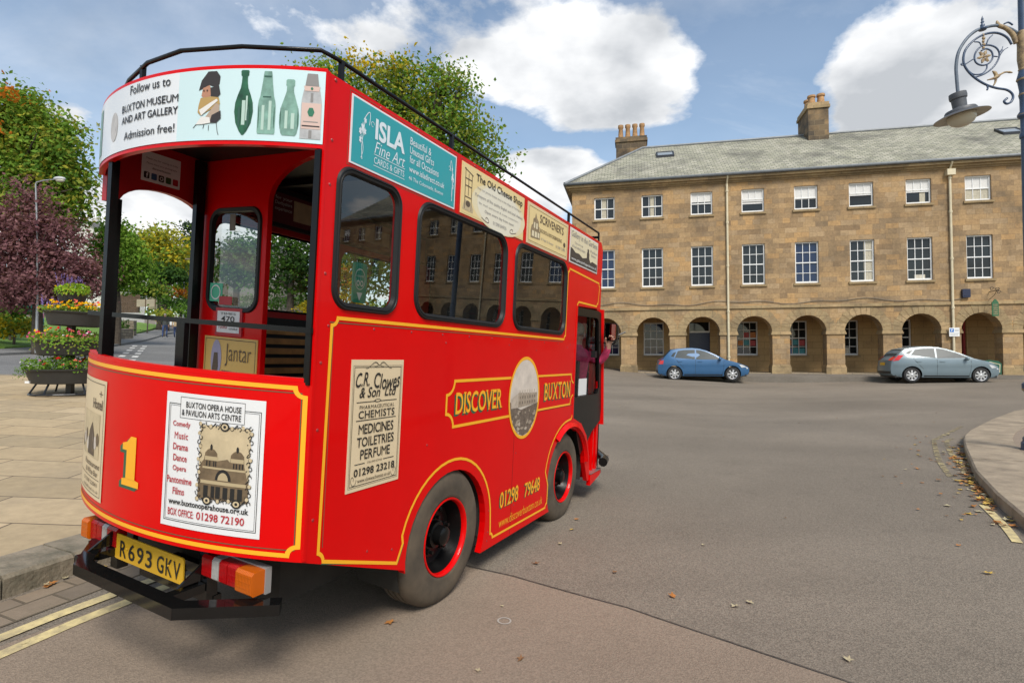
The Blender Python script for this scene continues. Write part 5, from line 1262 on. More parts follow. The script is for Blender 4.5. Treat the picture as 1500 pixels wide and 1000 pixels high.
# hotel poster on the curve
m = MB(); add_cut(m, rect(-1.62, -1.172, .70, 1.305), RF(.003)); po = B(m, 'poster', M_paperc)
m = MB(); add_line(m, rect(-1.60, -1.192, .72, 1.285), .003, RF(.0045), 0, True); cu(rect(-1.55, -1.235, .90, 1.13), 1, .0045)
for k in range(9): cu(ell(-1.53 + .034 * k, .96 + .02 * (k % 3), .022, .035, 9), 2 + k % 2, .0052 + k * .00005)
cu([(-1.42, .91), (-1.30, .91), (-1.31, 1.02), (-1.35, 1.08), (-1.40, 1.03)], 0, .0056); add_line(m, [(-1.265, 1.235), (-1.215, 1.235)], .004, RF(.005)); add_line(m, [(-1.24, 1.22), (-1.24, 1.25)], .006, RF(.0052)); add_line(m, [(-1.58, .80), (-1.21, .80)], .003, RF(.0046))
B(m, 'print', [M_brown, M_sepl, M_sepia, M_phot], po)
lettering('lettering', [('Hotel', -1.36, -1.205, 1.155, 1.205, 0, .012), ('Restaurant', -1.46, -1.205, .855, .882, 0, .008), ('& Wine Bar', -1.44, -1.23, .815, .842, 0, .008), ('01298 22841', -1.47, -1.23, .765, .785, 0), ('oldhallhotel.co.uk', -1.48, -1.21, .735, .750, 0)], RF(.006), [M_brown], po)
# museum banner
m = MB(); add_cut(m, rect(-.70, -.006, 2.463, ZTOP - .006), RF(.003), 0); add_cut(m, rect(-BW + .02, -.70, 2.463, ZTOP - .006), RF(.003), 1); bn = B(m, 'banner', [M_pale, M_palew], smooth=True, angle=30)
m = MB()
def bottle(cx_, prof, mi, o=.0045):
    cu([(cx_ + r, z) for r, z in prof] + [(cx_ - r, z) for r, z in prof[::-1]], mi, o)
bottle(-.344, [(.004, 2.485), (.018, 2.503), (.036, 2.54), (.044, 2.59), (.041, 2.63), (.030, 2.665), (.018, 2.695), (.014, 2.72), (.013, 2.748), (.018, 2.752), (.019, 2.772), (.014, 2.776)], 0)
bottle(-.240, [(.036, 2.492), (.039, 2.50), (.039, 2.615), (.036, 2.64), (.030, 2.66), (.026, 2.69), (.021, 2.73), (.019, 2.755), (.016, 2.772)], 1)
bottle(-.143, [(.026, 2.490), (.033, 2.50), (.041, 2.545), (.041, 2.58), (.034, 2.62), (.022, 2.66), (.015, 2.685), (.014, 2.708), (.018, 2.712), (.018, 2.735), (.013, 2.740)], 1)
bottle(-.056, [(.041, 2.481), (.041, 2.63), (.039, 2.655), (.033, 2.69), (.027, 2.715), (.020, 2.771)], 2)
for cx_, w, z0, z1, mi in ((-.344, .008, 2.53, 2.64, 3), (-.33, .004, 2.55, 2.66, 3), (-.255, .006, 2.51, 2.62, 3), (-.225, .006, 2.51, 2.64, 3), (-.24, .018, 2.655, 2.66, 4), (-.24, .016, 2.745, 2.752, 4), (-.155, .006, 2.52, 2.60, 3), (-.128, .007, 2.52, 2.59, 3)): cu(rect(cx_ - w, cx_ + w, z0, z1), mi, .0054)
for cx_, rx, mi in ((-.364, .010, 4), (-.322, .010, 4), (-.274, .003, 4), (-.206, .003, 4), (-.179, .003, 4), (-.107, .003, 4)): cu(ell(cx_, 2.565, rx * .6, .05, 12), mi, .0055)
cu(rect(-.093, -.017, 2.525, 2.64), 5, .0055); cu([(-.084, 2.693), (-.028, 2.693), (-.024, 2.715), (-.088, 2.715)][::1], 5, .0055); cu(rect(-.062, -.050, 2.485, 2.52), 6, .0055); cu(rect(-.06, -.05, 2.645, 2.685), 6, .0055); cu(ell(-.056, 2.600, .014, .022, 6), 7, .0062); cu(ell(-.056, 2.704, .005, .007, 8), 7, .0062)
cu([(-.083, 2.716), (-.029, 2.716), (-.036, 2.770), (-.076, 2.770)], 6, .0056); add_line(m, [(-.085, 2.557), (-.027, 2.557)], .004, RF(.0062), 6); add_line(m, [(-.09, 2.538), (-.02, 2.538)], .006, RF(.0062), 8)
# drawing of an old woman in a bonnet
fig = [([(-.578, 2.690), (-.565, 2.735), (-.53, 2.775), (-.485, 2.775), (-.465, 2.75), (-.468, 2.715), (-.485, 2.70), (-.52, 2.712), (-.55, 2.70)], 8), ([(-.555, 2.70), (-.52, 2.712), (-.505, 2.69), (-.515, 2.655), (-.54, 2.648), (-.562, 2.665)], 9),
       ([(-.515, 2.70), (-.47, 2.71), (-.46, 2.67), (-.48, 2.65), (-.51, 2.66)], 8), ([(-.575, 2.62), (-.565, 2.655), (-.51, 2.66), (-.468, 2.655), (-.46, 2.625), (-.56, 2.575), (-.578, 2.59)], 10), ([(-.545, 2.555), (-.48, 2.63), (-.462, 2.62), (-.462, 2.57), (-.50, 2.545)], 11), ([(-.51, 2.54), (-.50, 2.575), (-.455, 2.595), (-.452, 2.56), (-.475, 2.54)], 8), ([(-.585, 2.535), (-.555, 2.57), (-.51, 2.565), (-.505, 2.54), (-.55, 2.535)], 12), ([(-.57, 2.60), (-.555, 2.575), (-.47, 2.64), (-.478, 2.648)], 12)]
for k, (p, mi) in enumerate(fig):
    if sum(p[i][0] * p[(i + 1) % len(p)][1] - p[(i + 1) % len(p)][0] * p[i][1] for i in range(len(p))) < 0: p = p[::-1]
    cu(p, mi, .0044 + k * .0003)
for p in ([(-.475, 2.54), (-.468, 2.50), (-.462, 2.485)], [(-.54, 2.535), (-.545, 2.515)], [(-.60, 2.52), (-.575, 2.545)], [(-.515, 2.53), (-.515, 2.505)]): add_line(m, p, .003, RF(.0045), 8)
for x in (-.548, -.53): cu(ell(x, 2.688, .004, .004, 8), 8, .0066)
cu(ell(-1.27, 2.60, .05, .075, 18), 13, .0045)
cu(rect(-1.62, -1.52, 2.50, 2.75), 1, .0045)
B(m, 'print', [mat('green_bottle', (.02, .11, .05), .4, var=.6, vscale=14), mat('pale_green_bottle', (.20, .36, .29), .4, var=.4, vscale=14), mat('clear_bottle', (.45, .45, .45), .4, var=.3, vscale=14), mat('bottle_shine', (.42, .56, .48), .4), mat('bottle_edge', (.03, .09, .06), .4), mat('pink_label', (.58, .42, .36), .5), mat('bottle_grey', (.22, .21, .2), .5), mat('label_green', (.02, .15, .08), .5), mat('print_dark', (.03, .022, .02), .5), mat('print_skin', (.42, .20, .12), .5), mat('print_ochre', (.42, .27, .09), .5), mat('print_tan', (.40, .30, .22), .5), mat('print_white', (.7, .68, .64), .5), mat('print_stone', (.5, .48, .46), .5, var=.3, vscale=12)], bn)
lettering('lettering', [('Follow us to', -1.085, -.755, 2.728, 2.772, 0, .008), ('BUXTON ', -1.167, -.945, 2.648, 2.686, 0, .016), ('MUSEUM', -.925, -.698, 2.648, 2.686, 0, .016), ('AND ART GALLERY', -1.165, -.696, 2.592, 2.628, 0, .016), ('Admission free!', -1.13, -.713, 2.509, 2.549, 0, .008)], RF(.006), [M_ink], bn)

# ================================================================== CARS
M_carglass = mat('car_glass', (.05, .06, .062), .2, spec=.12)
M_cartyre = mat('car_tyre', (.02, .02, .02), .8)
M_alloy = mat('alloy_wheel', (.55, .55, .56), .3, .6)
M_trim = mat('black_plastic_trim', (.015, .015, .016), .5)
M_tail = mat('tail_lamp', (.55, .02, .015), .15, coat=.5)
M_head = mat('head_lamp', (.6, .62, .63), .1, coat=.5)
M_paints = {}
def paint(n, c):
    m = mat(n, c, .38, .1, .25, var=.05, vscale=2); return m
def seam(m, pts, w, fn): add_line(m, pts, w, fn, 0, False, .1)
def car(label, x, y, z, rz, pm, variant=0, plates=True, group=None):
    root = thing('hatchback_car', label, 'car', (x, y, z), rz, group)
    wb = 1.24; wr = .31
    ra = [(-wb + .365 * math.cos(R_(a)), .31 + .365 * math.sin(R_(a))) for a in range(195, -16, -15)]
    fa = [(wb + .365 * math.cos(R_(a)), .31 + .365 * math.sin(R_(a))) for a in range(195, -16, -15)]
    if variant == 0:
        top = [(1.88, .27), (1.95, .40), (1.95, .52), (1.88, .62), (1.62, .75), (1.30, .85), (.98, .925), (.55, 1.16), (.16, 1.345), (-.15, 1.435), (-.45, 1.462), (-.75, 1.46), (-1.1, 1.43), (-1.36, 1.385), (-1.53, 1.22), (-1.70, 1.02), (-1.88, .88), (-1.965, .58), (-1.95, .36), (-1.86, .27)]
    else:
        top = [(1.88, .27), (1.96, .42), (1.95, .56), (1.88, .68), (1.64, .82), (1.32, .91), (1.0, .985), (.52, 1.22), (.12, 1.375), (-.2, 1.455), (-.5, 1.48), (-.8, 1.475), (-1.12, 1.445), (-1.42, 1.39), (-1.60, 1.25), (-1.76, 1.06), (-1.92, .90), (-1.97, .58), (-1.95, .36), (-1.86, .27)]
    out = [(-1.86, .27)] + ra + [(.0, .215)] + fa + top[:-1]
    def hw(px, pz):
        w = .845
        if pz < .5: w -= .06 * ((.5 - pz) / .3) ** 2
        if pz > .92: w -= .25 * ((pz - .92) / .54) ** 1.1
        ax_ = abs(px)
        if ax_ > 1.1: w *= 1 - .23 * ((ax_ - 1.1) / .87) ** 2.2
        w += .018 * math.exp(-((pz - .74) / .07) ** 2)
        return w
    pts = [Vector(p) for p in out]; n = len(pts); edges = [(i, (i + 1) % n) for i in range(n)]
    allp = list(pts)
    gx = -1.85
    while gx < 1.9:
        gz = .25
        while gz < 1.45:
            allp.append(Vector((gx, gz))); gz += .1
        gx += .14
    V_, E_, F_, *_r = geometry.delaunay_2d_cdt(allp, edges, [], 1, 1e-5)
    m = MB()
    for sgn in (-1, 1):
        m.add([(p.x, sgn * hw(p.x, p.y), p.y) for p in V_], [tuple(f) if sgn < 0 else tuple(reversed(f)) for f in F_])
    strip = top
    T = [-1, -.93, -.75, -.4, 0, .4, .75, .93, 1]
    def sp3(p, t, off=0):
        px, pz = p; cr = .035 * (1 - t * t) if pz > .5 else 0
        bx_ = (.10 * (1 - t * t) * (1 if px > 0 else -.7)) if abs(px) > 1.8 else 0
        return (px + bx_, hw(px, pz) * t, pz + cr + off)
    vs = [sp3(p, t) for p in strip for t in T]; k = len(T)
    m.add(vs, [(i * k + j, i * k + j + 1, (i + 1) * k + j + 1, (i + 1) * k + j) for i in range(len(strip) - 1) for j in range(k - 1)])
    body = m.build('body', pm, root, smooth=True, angle=38, recalc=True)
    m = MB(); m.box(-1.84, 1.84, -.70, .70, .20, .30); m.box(-1.6, 1.6, -.6, .6, .30, .6); m.build('underbody', M_trim, root)
    def sidepoly(poly, off, mts, nm, par):
        q = MB()
        for sgn in (-1, 1):
            q.poly([poly], lambda a, b: (a, sgn * (hw(a, b) + off), b), 0, sgn > 0)
        return q.build(nm, mts, par)
    gl = [[(.80, .95), (.45, 1.15), (.13, 1.30), (-.1, 1.37), (-.28, 1.39), (-.30, .96)], [(-.36, .965), (-.34, 1.39), (-.8, 1.385), (-1.08, 1.34), (-1.22, 1.03)], [(-1.27, 1.06), (-1.15, 1.30), (-1.28, 1.25), (-1.39, 1.10)]]
    if variant: gl = [[(.82, 1.02), (.45, 1.20), (.1, 1.335), (-.12, 1.395), (-.28, 1.405), (-.32, 1.0)], [(-.38, 1.01), (-.34, 1.41), (-.8, 1.40), (-1.05, 1.36), (-1.25, 1.14)], [(-1.30, 1.17), (-1.13, 1.345), (-1.30, 1.30), (-1.42, 1.20)]]
    for p in gl: sidepoly(p[::-1], .004, M_carglass, 'side_window', root)
    q = MB()
    for sgn in (-1, 1):
        fn = lambda a, b: (a, sgn * (hw(a, b) + .003), b)
        seam(q, [(.88, .92), (.86, .5), (.80, .28)], .009, fn); seam(q, [(-.33, .95), (-.34, .28)], .009, fn); seam(q, [(-1.20, 1.0), (-1.05, .8), (-.82, .55)], .009, fn); seam(q, [(.82, .27), (-.82, .27)], .05, fn)
    q.build('door_seam', M_trim, root)
    q = MB()
    for sgn in (-1, 1):
        for a in (-.15, -1.0): q.box(a - .09, a + .09, *(sorted((sgn * (hw(a, .86) - .01), sgn * (hw(a, .86) + .022)))), .845, .875)
    q.build('door_handle', pm, root)
    def strippoly(i0, i1, t0, t1, f0, f1, nm, mt, lift=.005, dx=0):
        q = MB(); A, Bq = Vector(i0), Vector(i1); vs = []; N_ = 6
        for a in range(N_ + 1):
            p = A.lerp(Bq, f0 + (f1 - f0) * a / N_)
            for b in range(N_ + 1):
                s = sp3((p.x, p.y), t0 + (t1 - t0) * b / N_, lift); vs.append((s[0] + dx, s[1], s[2]))
        q.add(vs, [(a * 7 + b, a * 7 + b + 1, (a + 1) * 7 + b + 1, (a + 1) * 7 + b) for a in range(N_) for b in range(N_)])
        return q.build(nm, mt, root, smooth=True)
    strippoly(top[6], top[8], -.88, .88, .04, .96, 'windscreen', M_carglass, .025)
    strippoly(top[13], top[15], -.80, .80, .12, .92, 'rear_window', M_carglass, .0, -.022)
    if variant == 0:
        tl = [(-1.935, .74), (-1.74, .74), (-1.70, .92), (-1.85, .90)]
    else:
        tl = [(-1.91, .88), (-1.70, .92), (-1.50, 1.13), (-1.68, 1.13), (-1.80, 1.01)]
    sidepoly(tl, .006, M_tail, 'tail_lamp', root)
    strippoly(top[15], top[16], -.99, -.62, .0, 1.0, 'tail_lamp', M_tail, 0, -.012); strippoly(top[15], top[16], .62, .99, .0, 1.0, 'tail_lamp', M_tail, 0, -.012)
    sidepoly([(1.90, .54), (1.91, .58), (1.70, .70), (1.48, .77), (1.62, .60)], .004, M_head, 'headlight', root)
    strippoly(top[16], top[17], -.36, .36, .35, .72, 'number_plate', M_plate, 0, -.012)
    strippoly(top[0], top[1], -.8, .8, 0, .9, 'front_grille', M_trim, 0, .012)
    strippoly(top[17], top[18], -.95, .95, .55, 1.0, 'rear_bumper', M_trim, 0, -.010)
    for sgn in (-1, 1):
        q = MB(); q.sphere((.70, sgn * .93, .98), (.07, .10, .075), 10, 6); q.build('door_mirror', pm, root, smooth=True)
    for wx in (-wb, wb):
        for sgn in (-1, 1):
            w = bpy.data.objects.new('wheel', None); COL.objects.link(w); w.parent = root; w.location = (wx, sgn * .80, wr); w.rotation_euler = (0, 0, 0 if sgn > 0 else math.pi)
            q = MB(); q.lathe([(.21, .0), (.225, .012), (.27, .016), (.30, .004), (.31, -.03), (.31, -.15), (.28, -.18), (.2, -.18)], (0, 0, 0), 'y', 28); q.build('tyre', M_cartyre, w, smooth=True, angle=40)
            q = MB(); q.lathe([(.212, .004), (.20, -.0), (.195, -.06)], (0, 0, 0), 'y', 28); q.disc((0, -.075, 0), .195, 'y', 20, 1)
            ns = 8 if variant else 7
            for k in range(ns):
                a = 2 * math.pi * k / ns
                c_, s_ = math.cos(a), math.sin(a); p = lambda r, t, yy: (r * c_ - t * s_, yy, r * s_ + t * c_)
                q.add([p(.02, -.026, .0), p(.02, .026, .0), p(.202, .034, -.004), p(.202, -.034, -.004), p(.02, -.03, -.05), p(.02, .03, -.05), p(.202, .036, -.06), p(.202, -.036, -.06)], [(0, 1, 2, 3), (0, 4, 5, 1), (2, 6, 7, 3), (1, 5, 6, 2), (3, 7, 4, 0)])
            q.lathe([(.045, -.02), (.045, .004), (.03, .01), (.0001, .01)], (0, 0, 0), 'y', 16)
            q.build('rim', [M_alloy, M_trim], w)
    q = MB(); q.tube([(-1.35, 0, 1.42), (-1.5, 0, 1.56)], .006, 5); q.build('aerial', M_trim, root)
    q = MB(); q.box(-.45, -.1, -.6, -.15, .9, 1.2); q.box(-.45, -.1, .15, .6, .9, 1.2); q.build('seat_back', M_trim, root)
    return root
P_blue = paint('blue_car_paint', (.03, .105, .225)); P_grey = paint('grey_blue_car_paint', (.155, .205, .23)); P_white = paint('white_car_paint', (.7, .7, .7)); P_dark = paint('dark_car_paint', (.03, .035, .05)); P_silver = paint('silver_car_paint', (.45, .47, .48))
car('mid blue hatchback parked at the kerb by the navy door in the arcade', 8.75, 25.95, g(8.75, 25.95) + .0, -TH, P_blue, 0)
car('pale grey blue hatchback parked nearest the ornate lamp post', 17.95, 23.75, g(17.95, 23.75), -TH, P_grey, 1)

# ================================================================== ORNATE LAMP POST
M_lblue = mat('navy_lamp_paint', (.04, .07, .13), .4, coat=.2, var=.25, vscale=8)
M_lgrey = mat('weathered_blue_paint', (.11, .14, .18), .5, var=.35, vscale=12)
M_gilt = mat('worn_gilding', (.33, .24, .12), .6, .0, var=.5, vscale=18, dark=(.16, .11, .07))
M_lamp = mat('grey_lamp_housing', (.085, .09, .10), .5, var=.25, vscale=10)
M_bowl = mat('frosted_bowl', (.52, .50, .40), .25, spec=.6)
M_under = mat('lamp_reflector', (.42, .40, .33), .5, var=.25, vscale=9)
LX, LY = 7.53, 8.2
lp = thing('lamp_post', 'tall navy ornate lamp post with gilded scroll bracket on the corner pavement', 'lamp post', (LX, LY, g(LX, LY) + .122))
lz0 = g(LX, LY) + .122
LZ = lambda py: 1.52 + (525 - py) * .01 - lz0
LXp = lambda px: (px - 1503) * .01
m = MB()
prof = [(.165, 0), (.165, .10), (.14, .13), (.145, .17), (.10, .22), (.085, .28), (.085, LZ(585)), (.095, LZ(578)), (.115, LZ(572)), (.135, LZ(568)), (.135, LZ(562)), (.09, LZ(558)), (.07, LZ(555)), (.085, LZ(550)), (.105, LZ(542)), (.10, LZ(534)), (.075, LZ(525)), (.07, LZ(500)), (.066, LZ(300)), (.062, LZ(200)), (.08, LZ(198)), (.08, LZ(193)), (.062, LZ(190)), (.062, LZ(170)), (.10, LZ(166)), (.10, LZ(163)), (.065, LZ(158)), (.065, LZ(140)), (.075, LZ(136)), (.065, LZ(128)), (.085, LZ(114)), (.10, LZ(110)), (.085, LZ(105)), (.06, LZ(95)), (.055, LZ(20)), (.05, LZ(-60)), (.09, LZ(-65)), (.05, LZ(-72)), (.0001, LZ(-110))]
m.lathe([(r * .9, h) for r, h in prof], (.075, 0, 0), 'z', 16); m.build('post', M_lblue, lp, smooth=True, angle=35)
for py, r in ((164, .103), (111, .103), (570, .138), (96, .075), (134, .08)):
    m = MB(); m.lathe([(r * .9 - .01, LZ(py) - .02), (r * .9, LZ(py)), (r * .9 - .01, LZ(py) + .02)], (.075, 0, 0), 'z', 16); m.build('gilt_band', M_gilt, lp, smooth=True)
m = MB()
m.lathe([(.06, LZ(94)), (.075, LZ(80)), (.07, LZ(60)), (.08, LZ(45)), (.06, LZ(38))], (.075, 0, 0), 'z', 10); m.build('gilt_collar', M_gilt, lp, smooth=True)
cz = lambda x, y: (LXp(1400 + x * .16), 0, LZ(20 + y * .16))
def cpath(pts, n=5): return spline([cz(*p) for p in pts], n)
m = MB(); m.tube(cpath([(76, 725), (66, 560), (64, 440), (90, 310), (160, 195), (240, 120), (320, 84), (450, 60), (560, 85), (640, 130)], 5), .022, 8)
br_ = m.build('bracket', M_lgrey, lp, smooth=True)
m = MB()
m.tube(cpath([(530, 745), (500, 775), (525, 798), (565, 780), (585, 735), (570, 695), (520, 665), (430, 650), (330, 615), (230, 550), (155, 465), (132, 385), (155, 290), (235, 200), (340, 142), (450, 130), (540, 170), (585, 240)], 4), .016, 6)
m.tube(cpath([(230, 550), (330, 515), (420, 440), (468, 345), (445, 275), (370, 245), (290, 265), (240, 335), (245, 405), (300, 436), (365, 420), (405, 365), (395, 305), (345, 280), (300, 300)], 4), .012, 6)
m.tube(cpath([(350, 425), (345, 470), (300, 515), (220, 520), (160, 470)], 4), .010, 6); m.tube(cpath([(145, 430), (205, 390), (240, 370)], 4), .010, 6); m.tube(cpath([(240, 215), (285, 220), (305, 260)], 4), .009, 6); m.tube(cpath([(410, 150), (370, 190), (350, 240)], 4), .009, 6)
m.tube(cpath([(468, 345), (500, 300), (550, 268)], 4), [.012] * 5 + [.006] * 4, 6); m.tube(cpath([(470, 330), (492, 290), (503, 258)], 4), [.012] * 5 + [.005] * 4, 6)
m.tube(cpath([(405, 350), (450, 355)], 4), .009, 6); m.tube(cpath([(345, 620), (352, 650), (345, 670)], 4), .012, 6); m.tube(cpath([(150, 430), (120, 435), (110, 425), (125, 415), (150, 425)], 4), .009, 6)
m.tube(cpath([(520, 45), (560, 30), (600, 55)], 4), .012, 6)
m.build('scroll', M_lblue, lp, smooth=True)
m = MB()
m.lathe([(.0001, -.02), (.05, -.02), (.06, 0), (.04, .02), (.0001, .03)], cz(318, 90), 'z', 10); m.lathe([(.025, .02), (.03, .05), (.012, .07), (.025, .09), (.012, .11), (.018, .13), (.0001, .19)], cz(318, 85), 'z', 8)
m.build('finial', M_lblue, lp, smooth=True)
m = MB()
for k in range(6):
    a = R_(60 * k + 12); c_, s_ = math.cos(a), math.sin(a); o = cz(325, 355)
    P = lambda r, t, d: (o[0] + r * c_ - t * s_, d, o[2] + r * s_ + t * c_)
    for d in (-.012, .012): m.add([P(.012, 0, d * 1.5), P(.05, -.022, d), P(.092, -.012, d * .4), (P(.10, 0, d * 1.6)), P(.092, .012, d * .4), P(.05, .022, d)], [(0, 1, 2, 3), (0, 3, 4, 5)])
m.sphere(cz(325, 355), (.022, .022, .022), 8, 5)
for k in range(5):
    c = cz(322 + 4 * (k % 2), 150 + 30 * k); m.sphere(c, (.02 + .008 * (k % 2), .018, .025), 6, 4)
m.tube(cpath([(452, 15), (470, 60), (540, 90), (600, 150), (625, 230)], 5), [.010, .014, .02, .024, .026, .028, .03, .03, .03, .03, .03, .03, .032, .032, .034, .034, .034, .034, .032, .03, .03][:21], 7)
m.tube(cpath([(585, 505), (520, 500), (460, 530), (420, 555), (350, 575)], 4), [.008, .012, .016, .012, .012, .014, .014, .014, .02, .028, .03, .03, .024, .018, .014, .010, .008], 6)
m.tube(cpath([(400, 490), (430, 520), (425, 590), (400, 635)], 4), [.008, .012, .02, .024, .024, .022, .02, .016, .014, .012, .010, .008, .006], 6)
m.build('gilt_ornament', M_gilt, lp, smooth=True)
lh = bpy.data.objects.new('lantern', None); COL.objects.link(lh); lh.parent = lp; lh.location = (LXp(1411.5), 0, LZ(135)); lh.rotation_euler = (0, R_(-9), 0); lh.scale = (.93, .93, .93)
m = MB(); m.lathe([(.022, .05), (.115, .03), (.12, -.02), (.115, -.06), (.10, -.07), (.095, -.20), (.11, -.21), (.20, -.235), (.215, -.26), (.215, -.285), (.13, -.29)], (0, 0, 0), 'z', 24); m.build('housing', M_lamp, lh, smooth=True, angle=40)
m = MB(); m.lathe([(.19, -.275), (.34, -.335), (.365, -.345), (.37, -.352)], (0, 0, 0), 'z', 32, 0); m.lathe([(.37, -.352), (.36, -.355), (.18, -.315), (.0001, -.315)], (0, 0, 0), 'z', 32, 1); m.build('shade', [M_lamp, M_under], lh, smooth=True, angle=50)
m = MB(); m.lathe([(.19, -.325), (.195, -.345), (.185, -.40), (.15, -.455), (.08, -.495), (.0001, -.505)], (0, 0, 0), 'z', 24); m.build('bowl', M_bowl, lh, smooth=True)

# ------------------------------------------------------------------ fittings on the terrace
def onfac(nm, label, cat, a, b, z, group=None):
    x, y = fw(a, b); return thing(nm, label, cat, (x, y, z), -TH, group)
t = onfac('parking_sign', 'small white and blue parking sign strapped to the downpipe above the grey car', 'sign', 11.1, -.155, 2.55)
m = MB(); m.box(-.21, .21, -.012, .012, 0, .40); m.build('plate', M_white, t)
m = MB(); m.box(-.18, -.02, -.016, -.0125, .20, .36, 0); m.box(.02, .18, -.016, -.0125, .30, .32, 1); m.box(.02, .18, -.016, -.0125, .24, .26, 1); m.box(-.17, .18, -.016, -.0125, .13, .15, 1); m.box(-.17, .14, -.016, -.0125, .07, .09, 1); m.build('print', [mat('sign_blue', (.02, .16, .5), .4), M_grey], t)
q = MB(); add_text(q, 'P', -.13, -.065, .225, .335, lambda u, v: (u, -.0175, v), 0, .02); q.build('lettering', M_white, t)
t = onfac('alarm_box', 'dark navy alarm box fixed beside the downpipe', 'alarm box', 11.65, 0, 4.35)
m = MB(); m.slab([rrect(-.16, .16, 0, .40, .04, 3)], lambda x, z: (x, -.14, z), lambda x, z: (x, .0, z)); m.box(-.10, .10, -.155, -.141, .06, .10); m.build('case', mat('navy_plastic', (.012, .018, .05), .35), t)
t = onfac('hanging_sign', 'small green shop sign hanging from a scrolled iron bracket over the last arch', 'sign', 12.62, -.02, 3.45)
m = MB(); m.tube([(0, 0, 1.15), (0, -.7, 1.15)], .018, 6); m.tube([(0, 0, .8), (0, -.35, .95), (0, -.55, 1.15)], .012, 6)
for c in ((-.12, 1.25), (.1, 1.22), (.16, 1.08)): m.tube([(c[0] + .09 * math.cos(q_ * .6) * (1 - q_ * .06), -.4, c[1] + .09 * math.sin(q_ * .6) * (1 - q_ * .06)) for q_ in range(11)], .012, 5)
m.build('bracket', M_black, t)
m = MB(); m.slab([[(-.13, 0), (.13, 0), (.13, .62), (.07, .70), (.0, .78), (-.07, .70), (-.13, .62)]], lambda x, z: (x, -.42, z), lambda x, z: (x, -.38, z)); m.build('board', mat('green_sign_paint', (.03, .12, .05), .4), t)
m = MB()
for k in range(6): m.box(-.085, .085, -.425, -.4205, .08 + .085 * k, .115 + .085 * k)
m.build('print', M_gilt, t)
t = onfac('pavement_board', 'low green rounded board standing on the pavement behind the grey car', 'sign board', 12.4, -.3, .80)
m = MB(); m.slab([[(-.45, 0), (.45, 0), (.47, .48), (.36, .60), (.0, .66), (-.36, .60), (-.47, .48)]], lambda x, z: (x, -.03, z), lambda x, z: (x, .03, z)); m.box(-.42, -.36, -.1, .1, -.0, .03); m.box(.36, .42, -.1, .1, 0, .03); m.build('board', mat('bottle_green_paint', (.012, .09, .05), .4), t)
m = MB(); f = lambda x, z: (x, -.033, z); add_line(m, [(-.38, .1), (.38, .1), (.40, .45), (0, .57), (-.40, .45)], .025, f, 0, True); add_line(m, ell(0, .32, .13, .11, 16), .02, f, 0, True); m.build('print', M_paperc2, t)
t = onfac('cafe_table', 'timber bench top seen at the right hand pier of the arcade', 'bench', 14.9, .9, .80)
m = MB(); m.box(-.5, .6, -.25, .25, .72, .78); t2 = m.build('table_top', M_wood, t)
m = MB()
for x in (-.4, .5):
    for y in (-.2, .2): m.box(x - .03, x + .03, y - .03, y + .03, 0, .72)
m.build('leg', M_black, t)

# ================================================================== VEGETATION
def leafmesh(name, leaves, mats, parent=None):
    """leaves: (x, y, z, size, slot, normal) -> two bent triangles each"""
    vs, fs, mi = [], [], []
    for (x, y, z, s, k, nx_, ny_, nz_) in leaves:
        n = Vector((nx_, ny_, nz_)); n = n.normalized() if n.length > 1e-6 else Vector((0, 0, 1))
        a = n.orthogonal().normalized(); b = n.cross(a); t = rnd.uniform(0, 6.283); u = a * math.cos(t) + b * math.sin(t); v = n.cross(u)
        c = Vector((x, y, z)); o = len(vs); w = s * rnd.uniform(.5, .75); l = s * rnd.uniform(.8, 1.15)
        vs += [c - u * l * .5, c + v * w * .5 - n * s * .12, c + u * l * .5 - n * s * .06, c - v * w * .5 - n * s * .12]
        fs += [(o, o + 1, o + 2), (o, o + 2, o + 3)]; mi += [k, k]
    me = bpy.data.meshes.new(name); me.from_pydata(vs, [], fs)
    for m in mats: me.materials.append(m)
    me.polygons.foreach_set('material_index', mi); me.update()
    o = bpy.data.objects.new(name, me); COL.objects.link(o)
    if parent: o.parent = parent
    return o
LM = {n: leafmat('leaf_' + n, c) for n, c in dict(g1=(0.096, 0.184, 0.032), g2=(0.149, 0.263, 0.042), g3=(0.204, 0.315, 0.048), g4=(0.060, 0.119, 0.024), ol=(0.240, 0.264, 0.048), yg=(0.345, 0.330, 0.045), ye=(0.525, 0.375, 0.025), orr=(0.525, 0.175, 0.027), rust=(0.240, 0.085, 0.025), pu=(.19, .088, .098), pu2=(.26, .135, .14), pu3=(.13, .058, .068), dg=(0.032, 0.067, 0.022), dg2=(0.048, 0.093, 0.029), br=(0.168, 0.322, 0.042), lime=(0.286, 0.442, 0.039), gr=(0.150, 0.210, 0.090), con=(0.044, 0.076, 0.044)).items()}
M_bark = mat('bark', (.085, .066, .048), .9, var=.5, vscale=8, bump=.8, bscale=14)
M_bark2 = mat('pale_bark', (.17, .14, .11), .9, var=.4, vscale=8, bump=.5, bscale=14)
